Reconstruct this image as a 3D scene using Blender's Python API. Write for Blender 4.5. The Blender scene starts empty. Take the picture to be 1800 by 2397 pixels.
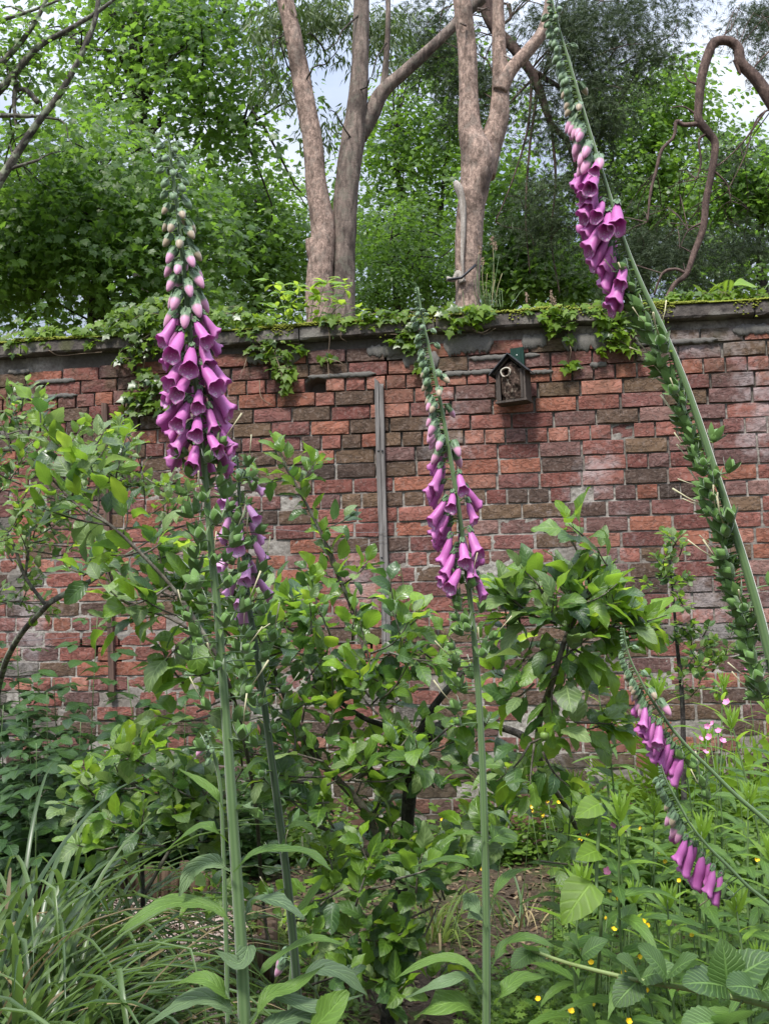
# A walled garden with foxgloves in front of an old brick wall, woodland behind.
import bpy, math, random
import numpy as np
from mathutils import Vector, Matrix, noise as mnoise

SC = bpy.context.scene
COL = SC.collection
R = math.radians

# ------------------------------------------------------------------ camera
FPX, PCX, PCY, HORIZON = 2600.0, 900.0, 1198.5, 1480.0      # photo pixels (1800 x 2397)
CAMH = 1.2
cam_d = bpy.data.cameras.new("camera")
cam = bpy.data.objects.new("camera", cam_d)
COL.objects.link(cam)
cam_d.sensor_fit = 'VERTICAL'
cam_d.sensor_height = 36.0
cam_d.lens = FPX / 2397 * 36
cam_d.clip_end = 500
cam_d.clip_start = 0.05
cam.location = (0, 0, CAMH)
PITCH = math.atan((HORIZON - PCY) / FPX)
CROT = Matrix.Rotation(R(90) + PITCH, 3, 'X') @ Matrix.Rotation(R(-0.75), 3, 'Z')
cam.rotation_euler = CROT.to_euler()
SC.camera = cam

# ------------------------------------------------------------------ sky, sun, exposure
world = bpy.data.worlds.new("World")
SC.world = world
world.use_nodes = True
wn, wl = world.node_tree.nodes, world.node_tree.links
wn.clear()
SUN_EL, SUN_AZ = 58.0, 205.0      # azimuth: compass style, 0 = +Y, clockwise
w_out = wn.new('ShaderNodeOutputWorld')
w_bg = wn.new('ShaderNodeBackground')
w_sky = wn.new('ShaderNodeTexSky')
w_sky.sky_type = 'NISHITA'
w_sky.sun_disc = False
w_sky.sun_elevation = R(SUN_EL)
w_sky.sun_rotation = R(SUN_AZ)
w_tc = wn.new('ShaderNodeTexCoord')
w_sep = wn.new('ShaderNodeSeparateXYZ')
wl.new(w_tc.outputs['Generated'], w_sep.inputs[0])
# overcast gradient: steeper than a CIE sky, dimmed in view, brightened overhead
w_grad = wn.new('ShaderNodeMapRange')
w_grad.inputs['From Min'].default_value = 0.0
w_grad.inputs['From Max'].default_value = 1.0
w_grad.inputs['To Min'].default_value = 0.30
w_grad.inputs['To Max'].default_value = 2.1
w_pow = wn.new('ShaderNodeMath')
w_pow.operation = 'POWER'
w_pow.use_clamp = True
w_pow.inputs[1].default_value = 1.8
wl.new(w_sep.outputs['Z'], w_pow.inputs[0])
wl.new(w_pow.outputs[0], w_grad.inputs['Value'])
w_map = wn.new('ShaderNodeMapping')
w_map.inputs['Scale'].default_value = (1.0, 1.0, 2.4)
wl.new(w_tc.outputs['Generated'], w_map.inputs['Vector'])
w_noise = wn.new('ShaderNodeTexNoise')
w_noise.inputs['Scale'].default_value = 3.2
w_noise.inputs['Detail'].default_value = 6
w_noise.inputs['Roughness'].default_value = 0.5
wl.new(w_map.outputs[0], w_noise.inputs['Vector'])
w_ramp = wn.new('ShaderNodeValToRGB')
w_ramp.color_ramp.elements[0].position = 0.36
w_ramp.color_ramp.elements[0].color = (4.6, 5.4, 7.2, 1)
w_ramp.color_ramp.elements[1].position = 0.66
w_ramp.color_ramp.elements[1].color = (8.6, 9.0, 9.8, 1)
wl.new(w_noise.outputs['Fac'], w_ramp.inputs['Fac'])
w_mul = wn.new('ShaderNodeVectorMath')
w_mul.operation = 'SCALE'
wl.new(w_ramp.outputs['Color'], w_mul.inputs[0])
wl.new(w_grad.outputs[0], w_mul.inputs['Scale'])
w_mix = wn.new('ShaderNodeMix')
w_mix.data_type = 'RGBA'
w_mix.inputs['Factor'].default_value = 0.88
wl.new(w_sky.outputs[0], w_mix.inputs['A'])
wl.new(w_mul.outputs[0], w_mix.inputs['B'])
wl.new(w_mix.outputs['Result'], w_bg.inputs['Color'])
w_bg.inputs['Strength'].default_value = 0.093
wl.new(w_bg.outputs[0], w_out.inputs['Surface'])

sun_d = bpy.data.lights.new("sun", 'SUN')
sun_d.energy = 2.5
sun_d.angle = R(10)
sun_d.color = (1.0, 0.96, 0.9)
sun = bpy.data.objects.new("sun", sun_d)
COL.objects.link(sun)
_sd = Vector((math.sin(R(SUN_AZ)) * math.cos(R(SUN_EL)), math.cos(R(SUN_AZ)) * math.cos(R(SUN_EL)), math.sin(R(SUN_EL))))
sun.rotation_euler = (-_sd).to_track_quat('-Z', 'Y').to_euler()

SC.view_settings.view_transform = 'Standard'
SC.view_settings.look = 'None'
SC.view_settings.exposure = 1.15
SC.view_settings.gamma = 1.0
SC.view_settings.use_curve_mapping = False
SC.cycles.max_bounces = 6
SC.cycles.diffuse_bounces = 3
SC.cycles.transmission_bounces = 3
SC.cycles.transparent_max_bounces = 4

# ------------------------------------------------------------------ pixel <-> world
def ray(px, py):
    return CROT @ Vector(((px - PCX) / FPX, -(py - PCY) / FPX, -1.0))

def W(px, py, Y):
    """World point seen at photo pixel (px, py) at distance Y along +Y."""
    d = ray(px, py)
    return Vector((0, 0, CAMH)) + d * (Y / d.y)

def GP(px, py, z=0.0):
    d = ray(px, py)
    return Vector((0, 0, CAMH)) + d * ((z - CAMH) / d.z)

def to_px(p):
    v = CROT.transposed() @ (Vector(p) - Vector((0, 0, CAMH)))
    return PCX + FPX * v.x / -v.z, PCY - FPX * v.y / -v.z

WTH = math.atan(6.2e-5 * FPX)
WP0 = Vector((0, 6.5, 0))
WU = Vector((math.cos(WTH), -math.sin(WTH), 0))
WN = Vector((-math.sin(WTH), -math.cos(WTH), 0))

def WL(px, py, off=0.0):
    """Wall coordinates (a, z) of the pixel, on the plane OFF in front of the brick face."""
    d = ray(px, py)
    o = Vector((0, 0, CAMH))
    t = (WP0 + WN * off - o).dot(WN) / d.dot(WN)
    p = o + d * t
    return (p - WP0).dot(WU), p.z

def WW(px, py, off=0.0):
    a, z = WL(px, py, off)
    p = WP0 + WU * a + WN * off
    return Vector((p.x, p.y, z))

# ------------------------------------------------------------------ geometry container
class G:
    def __init__(s, V=None, T=None, Q=None, A=None):
        s.V = np.zeros((0, 3)) if V is None else np.asarray(V, float).reshape(-1, 3)
        s.T = np.zeros((0, 3), int) if T is None else np.asarray(T, int).reshape(-1, 3)
        s.Q = np.zeros((0, 4), int) if Q is None else np.asarray(Q, int).reshape(-1, 4)
        s.A = np.zeros((len(s.V), 4)) if A is None else np.asarray(A, float).reshape(-1, 4)
        if len(s.A) != len(s.V):
            s.A = np.zeros((len(s.V), 4))

def join(gs):
    V, T, Q, A, n = [], [], [], [], 0
    for g in gs:
        V.append(g.V); T.append(g.T + n); Q.append(g.Q + n); A.append(g.A); n += len(g.V)
    if not V:
        return G()
    return G(np.concatenate(V), np.concatenate(T), np.concatenate(Q), np.concatenate(A))

def xf(g, M):
    M = np.array(M, float)
    return G(g.V @ M[:3, :3].T + M[:3, 3], g.T, g.Q, g.A)

def scatter(g, Ms, rnd=None):
    """Copies of g under every 4x4 of Ms; rnd (k,) goes to attribute channel 2."""
    Ms = np.asarray(Ms, float)
    k, n = len(Ms), len(g.V)
    if k == 0:
        return G()
    V = np.einsum('kij,nj->kni', Ms[:, :3, :3], g.V) + Ms[:, None, :3, 3]
    off = (np.arange(k) * n)[:, None, None]
    T = (g.T[None] + off).reshape(-1, 3)
    Q = (g.Q[None] + off).reshape(-1, 4)
    A = np.repeat(g.A[None], k, 0).copy()
    if rnd is not None:
        A[:, :, 2] = np.asarray(rnd)[:, None]
    return G(V.reshape(-1, 3), T, Q, A.reshape(-1, 4))

def to_mesh(name, g, mat, smooth=True):
    me = bpy.data.meshes.new(name)
    nt, nq = len(g.T), len(g.Q)
    me.vertices.add(len(g.V))
    me.vertices.foreach_set('co', g.V.astype(np.float32).ravel())
    me.loops.add(nt * 3 + nq * 4)
    me.polygons.add(nt + nq)
    me.loops.foreach_set('vertex_index', np.concatenate([g.T.ravel(), g.Q.ravel()]).astype(np.int32))
    st = np.concatenate([np.arange(nt) * 3, nt * 3 + np.arange(nq) * 4]).astype(np.int32)
    me.polygons.foreach_set('loop_start', st)
    me.polygons.foreach_set('use_smooth', np.full(nt + nq, bool(smooth)))
    me.update(calc_edges=True)
    at = me.attributes.new('lc', 'FLOAT_COLOR', 'POINT')
    at.data.foreach_set('color', g.A.astype(np.float32).ravel())
    if mat is not None:
        me.materials.append(mat)
    return me

# ------------------------------------------------------------------ objects
INV = {}
def thing(name, label, cat, loc=(0, 0, 0), group=None, kind=None, M=None):
    o = bpy.data.objects.new(name, None)
    COL.objects.link(o)
    o.empty_display_size = 0.1
    MM = M if M is not None else Matrix.Translation(Vector(loc))
    o.matrix_world = MM
    o['label'] = label
    if cat: o['category'] = cat
    if group: o['group'] = group
    if kind: o['kind'] = kind
    INV[o.name] = MM.inverted()
    return o

def tag(o, label, cat=None, group=None, kind=None):
    if label: o['label'] = label
    if cat: o['category'] = cat
    if group: o['group'] = group
    if kind: o['kind'] = kind
    return o

def part(name, me, parent=None, M=None, kind=None, label=None, color=None):
    """A mesh (world coordinates, or placed by world matrix M) as a child of PARENT."""
    o = bpy.data.objects.new(name, me)
    COL.objects.link(o)
    MM = Matrix(M) if M is not None else Matrix.Identity(4)
    if parent is not None:
        o.parent = parent
        o.matrix_local = INV[parent.name] @ MM
        INV[o.name] = MM.inverted()
    else:
        o.matrix_world = MM
        INV[o.name] = MM.inverted()
    if kind: o['kind'] = kind
    if label: o['label'] = label
    if color is not None: o.color = color
    return o

def pieces(parent, name, templates, Ms, mat=None, limit=300, rnd=None, score=None):
    """One object per matrix (shared meshes), those past LIMIT joined as one 'stuff' part.
    templates: list of (mesh, G); the choice cycles with the index."""
    k = len(Ms)
    order = np.arange(k)
    if k > limit:
        if score is None:
            score = np.array([-M[1][3] for M in Ms])
        order = np.argsort(-np.asarray(score))
    out = []
    for j in order[:limit]:
        me, g = templates[j % len(templates)]
        out.append(part(name, me, parent, Ms[j]))
    rest = order[limit:]
    if len(rest):
        gs = []
        for i, (me, g) in enumerate(templates):
            sel = [j for j in rest if j % len(templates) == i]
            if sel:
                gs.append(scatter(g, np.array([np.array(Ms[j]) for j in sel]), np.random.default_rng(5).random(len(sel))))
        part(name + 's_behind', to_mesh(name + 's_behind', join(gs), templates[0][0].materials[0]), parent, kind='stuff')
    return out

def unit(a):
    a = np.asarray(a, float)
    return a / np.maximum(np.linalg.norm(a, axis=-1, keepdims=True), 1e-9)

def frames(P, D, U, S):
    """4x4s with local +Y = D, local +Z towards U, origin P, scale S (k,) or (k,3)."""
    P = np.asarray(P, float).reshape(-1, 3); D = unit(np.asarray(D, float).reshape(-1, 3))
    U = np.broadcast_to(np.asarray(U, float), D.shape)
    X = np.cross(D, U)
    bad = np.linalg.norm(X, axis=1) < 1e-5
    X[bad] = np.cross(D[bad], [0.3, 0.9, 0.1])
    X = unit(X); Z = np.cross(X, D)
    S = np.asarray(S, float)
    S = np.broadcast_to(S.reshape(-1, 1) if S.ndim < 2 else S, (len(P), 3)) if S.ndim else np.full((len(P), 3), float(S))
    M = np.zeros((len(P), 4, 4))
    M[:, :3, 0] = X * S[:, 0:1]; M[:, :3, 1] = D * S[:, 1:2]; M[:, :3, 2] = Z * S[:, 2:3]
    M[:, :3, 3] = P; M[:, 3, 3] = 1
    return M

def rot_about(v, ax, ang):
    return Matrix.Rotation(ang, 3, ax) @ v

def smooth_path(pts, n):
    """Catmull-Rom through pts (any dimension), n samples, even in index."""
    P = np.asarray([list(p) for p in pts], float)
    if len(P) == 2:
        t = np.linspace(0, 1, n)[:, None]
        return P[0] * (1 - t) + P[1] * t
    E = np.concatenate([[2 * P[0] - P[1]], P, [2 * P[-1] - P[-2]]])
    seg = np.linspace(0, len(P) - 1, n)
    i = np.minimum(seg.astype(int), len(P) - 2)
    t = (seg - i)[:, None]
    a, b, c, d = E[i], E[i + 1], E[i + 2], E[i + 3]
    return 0.5 * ((2 * b) + (-a + c) * t + (2 * a - 5 * b + 4 * c - d) * t ** 2 + (-a + 3 * b - 3 * c + d) * t ** 3)

def tube(P, Rr, seg=8, cap=True, ridges=0, rid_amp=0.0, rnd=0.5, bump=None):
    P = np.asarray([list(p)[:3] for p in P], float)
    n = len(P)
    Rr = np.broadcast_to(np.asarray(Rr, float), (n,))
    T = unit(np.gradient(P, axis=0))
    u = np.cross(T[0], [0.13, 0.94, 0.31]); u = u / np.linalg.norm(u)
    Us = []
    for i in range(n):
        u = u - T[i] * u.dot(T[i]); u = u / max(np.linalg.norm(u), 1e-9)
        Us.append(u)
    Us = np.array(Us); Vs = np.cross(T, Us)
    a = np.arange(seg) * 2 * math.pi / seg
    rr = 1 + (rid_amp * np.cos(a * ridges) if ridges else 0 * a)
    rad = Rr[:, None] * rr[None]
    if bump is not None:
        rad = rad * bump(P, a)
    V = P[:, None] + rad[..., None] * (np.cos(a)[None, :, None] * Us[:, None] + np.sin(a)[None, :, None] * Vs[:, None])
    A = np.zeros((n, seg, 4))
    L = np.concatenate([[0], np.cumsum(np.linalg.norm(np.diff(P, axis=0), axis=1))])
    A[..., 0] = (np.arange(seg) / seg)[None]; A[..., 1] = L[:, None]; A[..., 2] = rnd; A[..., 3] = 1
    i = np.arange(n - 1)[:, None] * seg; j = np.arange(seg)[None]; j2 = (j + 1) % seg
    Q = np.stack([i + j, i + j2, i + seg + j2, i + seg + j], -1).reshape(-1, 4)
    V = V.reshape(-1, 3); A = A.reshape(-1, 4)
    Tt = None
    if cap:
        c0, c1 = len(V), len(V) + 1
        V = np.concatenate([V, P[:1], P[-1:]]); A = np.concatenate([A, A[:1], A[-1:]])
        jj = np.arange(seg); jj2 = (jj + 1) % seg
        t0 = np.stack([np.full(seg, c0), jj2, jj], -1)
        t1 = np.stack([np.full(seg, c1), (n - 1) * seg + jj, (n - 1) * seg + jj2], -1)
        Tt = np.concatenate([t0, t1])
    return G(V, Tt, Q, A)

def box(x0, x1, y0, y1, z0, z1):
    V = [(x, y, z) for x in (x0, x1) for y in (y0, y1) for z in (z0, z1)]
    Q = [(0, 1, 3, 2), (4, 6, 7, 5), (0, 4, 5, 1), (2, 3, 7, 6), (0, 2, 6, 4), (1, 5, 7, 3)]
    return G(V, None, Q)

def vnoise(x, y, seed=0):
    """Value noise 0..1, numpy."""
    x = np.asarray(x, float); y = np.asarray(y, float)
    xi, yi = np.floor(x).astype(np.int64), np.floor(y).astype(np.int64)
    fx, fy = x - xi, y - yi
    fx = fx * fx * (3 - 2 * fx); fy = fy * fy * (3 - 2 * fy)
    def h(a, b):
        v = (a * 374761393 + b * 668265263 + seed * 974711) & 0xffffffff
        v = ((v ^ (v >> 13)) * 1274126177) & 0xffffffff
        return ((v ^ (v >> 16)) & 0xffff) / 65535.0
    return (h(xi, yi) * (1 - fx) + h(xi + 1, yi) * fx) * (1 - fy) + (h(xi, yi + 1) * (1 - fx) + h(xi + 1, yi + 1) * fx) * fy

def fbm(x, y, seed=0, oct=4):
    s, a = 0, 0.5
    for i in range(oct):
        s = s + a * vnoise(x * 2 ** i, y * 2 ** i, seed + i); a *= 0.5
    return s

# ------------------------------------------------------------------ materials
class NT:
    def __init__(s, name):
        s.m = bpy.data.materials.new(name); s.m.use_nodes = True
        s.n, s.l = s.m.node_tree.nodes, s.m.node_tree.links
        s.n.clear()
        s.out = s.n.new('ShaderNodeOutputMaterial')
    def new(s, t, **kw):
        n = s.n.new(t)
        for k, v in kw.items():
            if k in n.inputs.keys(): s.put(n.inputs[k], v)
            else: setattr(n, k, v)
        return n
    def put(s, sock, v):
        if hasattr(v, 'is_linked') or hasattr(v, 'links'): s.l.new(v, sock)
        elif isinstance(v, tuple) and len(v) == 3 and sock.type == 'RGBA': sock.default_value = (*v, 1)
        else: sock.default_value = v
    def math(s, op, a, b=None, c=None, clamp=False):
        n = s.n.new('ShaderNodeMath'); n.operation = op; n.use_clamp = clamp
        for i, v in enumerate((a, b, c)):
            if v is not None: s.put(n.inputs[i], v)
        return n.outputs[0]
    def mix(s, f, a, b, bt='MIX'):
        n = s.n.new('ShaderNodeMix'); n.data_type = 'RGBA'; n.blend_type = bt
        s.put(n.inputs['Factor'], f); s.put(n.inputs['A'], a); s.put(n.inputs['B'], b)
        return n.outputs['Result']
    def noise(s, scale, detail=4, vec=None, rough=0.55, dist=0.0):
        n = s.n.new('ShaderNodeTexNoise')
        n.inputs['Scale'].default_value = scale; n.inputs['Detail'].default_value = detail
        n.inputs['Roughness'].default_value = rough; n.inputs['Distortion'].default_value = dist
        if vec is not None: s.l.new(vec, n.inputs['Vector'])
        return n.outputs['Fac']
    def ramp(s, f, stops):
        n = s.n.new('ShaderNodeValToRGB'); e = n.color_ramp.elements
        while len(e) < len(stops): e.new(0.5)
        for i, (p, c) in enumerate(stops):
            e[i].position = p; e[i].color = (*c, 1) if len(c) == 3 else c
        s.l.new(f, n.inputs['Fac'])
        return n.outputs['Color']
    def sstep(s, v, a, b):
        n = s.n.new('ShaderNodeMapRange'); n.interpolation_type = 'SMOOTHSTEP'
        s.put(n.inputs['Value'], v)
        n.inputs['From Min'].default_value = a; n.inputs['From Max'].default_value = b
        return n.outputs[0]
    def attr(s, name='lc'):
        n = s.n.new('ShaderNodeAttribute'); n.attribute_name = name
        x = s.n.new('ShaderNodeSeparateColor'); s.l.new(n.outputs['Color'], x.inputs[0])
        return n, x.outputs[0], x.outputs[1], x.outputs[2]
    def pos(s, scale=(1, 1, 1)):
        g = s.n.new('ShaderNodeNewGeometry'); m = s.n.new('ShaderNodeMapping')
        m.inputs['Scale'].default_value = scale
        s.l.new(g.outputs['Position'], m.inputs['Vector'])
        return m.outputs[0]
    def rnd(s):
        """random per leaf: attribute channel 2 plus the object's own random."""
        _, u, v, r = s.attr()
        oi = s.n.new('ShaderNodeObjectInfo')
        return u, v, s.math('FRACT', s.math('ADD', r, oi.outputs['Random']))
    def bump(s, h, strength=0.5, dist=0.01):
        b = s.n.new('ShaderNodeBump'); s.put(b.inputs['Height'], h)
        b.inputs['Strength'].default_value = strength; b.inputs['Distance'].default_value = dist
        return b.outputs[0]
    def bsdf(s, color, rough=0.6, normal=None, spec=0.5, **kw):
        b = s.n.new('ShaderNodeBsdfPrincipled')
        s.put(b.inputs['Base Color'], color); s.put(b.inputs['Roughness'], rough)
        s.put(b.inputs['Specular IOR Level'], spec)
        for k, v in kw.items(): s.put(b.inputs[k.replace('_', ' ')], v)
        if normal is not None: s.l.new(normal, b.inputs['Normal'])
        return b.outputs[0]
    def end(s, sh):
        s.l.new(sh, s.out.inputs['Surface']); return s.m

def leaf_mat(name, c1, c2, trans, tf=0.35, rough=0.42, spec=0.5, nveins=7, vein=0.35, back=1.25, bump=0.5, brown=0.0):
    c1 = (c1[0] * .85, c1[1] * .88, c1[2] * .8); c2 = (c2[0] * 1.15, c2[1] * 1.18, c2[2] * .85)
    m = NT(name)
    u, v, r = m.rnd()
    col = m.mix(r, c1, c2)
    geo = m.new('ShaderNodeNewGeometry')
    tc = m.noise(35, 3)
    col = m.mix(m.math('MULTIPLY', tc, 0.45), col, tuple(x * 0.62 for x in c1))
    nrm = None
    if nveins:
        au = m.math('ABSOLUTE', m.math('SUBTRACT', u, 0.5))
        mid = m.math('SUBTRACT', 1.0, m.sstep(au, 0.012, 0.05))
        ph = m.math('MULTIPLY', m.math('SUBTRACT', v, m.math('MULTIPLY', au, 0.55)), nveins * 2 * math.pi)
        sn = m.math('POWER', m.math('ADD', m.math('MULTIPLY', m.math('SINE', ph), 0.5), 0.5), 5.0)
        vn = m.math('MAXIMUM', mid, m.math('MULTIPLY', sn, 0.6))
        col = m.mix(m.math('MULTIPLY', vn, vein), col, tuple(min(1, x * 2.2 + 0.02) for x in c2))
        nrm = m.bump(m.math('ADD', m.math('MULTIPLY', vn, -1.0), m.math('MULTIPLY', m.noise(60, 2), 0.6)), bump, 0.0015)
    if brown:
        br = m.sstep(m.noise(9, 3), 0.62, 0.75)
        col = m.mix(m.math('MULTIPLY', br, brown), col, (0.16, 0.09, 0.035))
    bcol = m.mix(0.35, col, (c2[0] * back + 0.05, c2[1] * back + 0.05, c2[2] * back + 0.05))
    col2 = m.mix(geo.outputs['Backfacing'], col, bcol)
    b = m.bsdf(col2, rough, nrm, spec)
    t = m.new('ShaderNodeBsdfTranslucent')
    tcol = m.mix(r, trans, tuple(x * 0.7 for x in trans))
    m.l.new(tcol, t.inputs['Color'])
    mx = m.new('ShaderNodeMixShader'); mx.inputs[0].default_value = tf
    m.l.new(b, mx.inputs[1]); m.l.new(t.outputs[0], mx.inputs[2])
    return m.end(mx.outputs[0])

def bark_mat(name, dark, light, lich=None, scale=1.0, zs=0.25, bump=0.8, amt=0.5):
    m = NT(name)
    p = m.pos((scale, scale, scale * zs))
    n1 = m.noise(26, 6, p, 0.65, 0.6)
    n2 = m.noise(4.0, 4, m.pos((1, 1, 0.6)))
    col = m.ramp(n1, [(0.32, dark), (0.50, tuple((a + b) / 2 for a, b in zip(dark, light))), (0.64, light)])
    fl = m.noise(9, 6, m.pos((1, 1, 1.6)), 0.75, 1.2)
    crk = m.math('SUBTRACT', 1.0, m.sstep(m.math('ABSOLUTE', m.math('SUBTRACT', fl, 0.5)), 0.0, 0.03))
    col = m.mix(m.math('MULTIPLY', crk, 0.65), col, tuple(x * 0.45 for x in dark))
    col = m.mix(m.math('MULTIPLY', m.sstep(m.noise(5.5, 5, m.pos((1, 1, 0.8)), 0.7), 0.56, 0.63), 0.65), col, tuple(x * 0.8 for x in dark))
    col = m.mix(m.math('MULTIPLY', m.sstep(n2, 0.5, 0.68), 0.75), col, tuple(x * 0.5 for x in dark))
    if lich:
        n3 = m.noise(14, 5, m.pos((1, 1, 0.8)))
        col = m.mix(m.math('MULTIPLY', m.sstep(n3, 0.5, 0.62), amt), col, lich)
    return m.end(m.bsdf(col, 0.85, m.bump(m.math('ADD', n1, m.math('MULTIPLY', m.noise(90, 3, p), 0.4)), bump, 0.012), 0.25))

def plain(name, col, rough=0.6, var=0.3, scale=20, bump=0.3, spec=0.4, **kw):
    m = NT(name)
    n = m.noise(scale, 5)
    c = m.mix(n, tuple(x * (1 - var) for x in col), tuple(min(1, x * (1 + var)) for x in col))
    return m.end(m.bsdf(c, rough, m.bump(n, bump, 0.004), spec, **kw))

# ------------------------------------------------------------------ leaf templates (length 1 along +Y, normal +Z)
def blade(width, nu=4, nv=8, fold=0.15, curl=0.15, wave=0.0, serr=0.0, wfun=None, seed=0, start=0.0, twist=0.0):
    rs = np.random.default_rng(seed)
    v = np.linspace(0, 1, nv + 1); u = np.linspace(-1, 1, nu + 1)
    w = width * 0.5 * (np.array([wfun(t) for t in v]) if wfun else np.sin(np.pi * v ** 0.8) ** 0.85)
    w = np.maximum(w, 0.004)
    if serr:
        w = w * (1 + serr * ((np.arange(nv + 1) % 2) * 2 - 1))
    V, A = [], []
    ph = rs.random() * 6
    for j, t in enumerate(v):
        ang = curl * t * t
        for i, s in enumerate(u):
            x = s * w[j]
            z = fold * abs(x) + wave * math.sin(t * 9 + ph + (2.2 if s > 0 else 0)) * abs(s) ** 1.5 * width
            y = start + t * (1 - start)
            # curl downwards
            th = curl * t
            yy = y * (math.sin(th) / th if abs(th) > 1e-4 else 1)
            zz = z - y * ((1 - math.cos(th)) / th if abs(th) > 1e-4 else 0)
            if twist:
                c, sn = math.cos(twist * t), math.sin(twist * t)
                x, zz = x * c - (zz) * sn * 0.3, zz + x * sn
            V.append((x, yy, zz)); A.append((0.5 + s * 0.5, t, 0, 1))
    Q = []
    n1 = nu + 1
    for j in range(nv):
        for i in range(nu):
            a = j * n1 + i
            Q.append((a, a + 1, a + n1 + 1, a + n1))
    return G(V, None, Q, A)

def petiole(length, r=0.012, droop=0.0):
    pts = smooth_path([(0, -length, -length * droop), (0, -length * 0.5, -length * droop * 0.3), (0, 0.02, 0)], 4)
    g = tube(pts, r, 3, False)
    g.A[:, 0] = 0.5; g.A[:, 1] = 0.5
    return g

def lobed(outline, z=None, curl=0.2, seed=0, centre=(0, 0.35)):
    """Fan of triangles from a centre, two rings; outline = right half from base to tip (x, y)."""
    right = outline
    left = [(-x, y) for x, y in reversed(outline) if abs(x) > 1e-6]
    pts = right + left
    rs = np.random.default_rng(seed)
    V, A = [(centre[0], centre[1], 0)], [(0.5, centre[1], 0, 1)]
    for x, y in pts:
        r2 = x * x + (y - centre[1]) ** 2
        V.append((x, y, -curl * r2 + rs.uniform(-0.05, 0.05)))
        A.append((0.5 + x * 0.5, y, 0, 1))
    n = len(pts)
    T = [(0, 1 + i, 1 + (i + 1) % n) for i in range(n)]
    return G(V, T, None, A)

# ------------------------------------------------------------------ the ground
rg = np.random.default_rng(11)
def ground_mat():
    m = NT('soil')
    p = m.pos()
    n1 = m.noise(3.0, 5, p); n2 = m.noise(40, 5, p, 0.7)
    c = m.ramp(n2, [(0.3, (0.030, 0.021, 0.015)), (0.55, (0.085, 0.062, 0.043)), (0.75, (0.16, 0.12, 0.085))])
    c = m.mix(m.math('MULTIPLY', m.sstep(n1, 0.48, 0.62), 0.75), c, m.mix(n2, (0.03, 0.05, 0.012), (0.10, 0.14, 0.035)))
    return m.end(m.bsdf(c, 0.95, m.bump(n2, 0.9, 0.03), 0.15))
MAT_SOIL = ground_mat()
def ground():
    xs = np.concatenate([[-250, -60, -20, -8], np.linspace(-4, 4, 161), [8, 20, 60, 250]])
    ys = np.concatenate([[-40, -10, -2], np.linspace(0, 7, 141), [9, 14, 30, 80, 300]])
    X, Y = np.meshgrid(xs, ys)
    Z = (fbm(X * 2.2, Y * 2.2, 3) - 0.47) * 0.05 + (fbm(X * 11, Y * 11, 9, 3) - 0.45) * 0.035
    Z[(np.abs(X) > 4.1) | (Y < -0.1) | (Y > 7.05)] = 0
    V = np.stack([X, Y, Z], -1).reshape(-1, 3)
    nx = len(xs)
    i = (np.arange(len(ys) - 1)[:, None] * nx + np.arange(nx - 1)[None]).ravel()
    Q = np.stack([i, i + 1, i + nx + 1, i + nx], -1)
    o = part('ground', to_mesh('ground', G(V, None, Q), MAT_SOIL))
    tag(o, 'dark garden soil with mossy patches below the plants', None, None, 'structure')
ground()
def gz(x, y):
    return float((fbm(x * 2.2, y * 2.2, 3) - 0.47) * 0.05 + (fbm(x * 11, y * 11, 9, 3) - 0.45) * 0.035)

# ------------------------------------------------------------------ the brick wall
MW = Matrix.Translation(WP0) @ Matrix.Rotation(-WTH, 4, 'Z')        # wall frame: x along, -y to the garden, z up
def wm(a, off, z):
    return MW @ Vector((a, -off, z))

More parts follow.
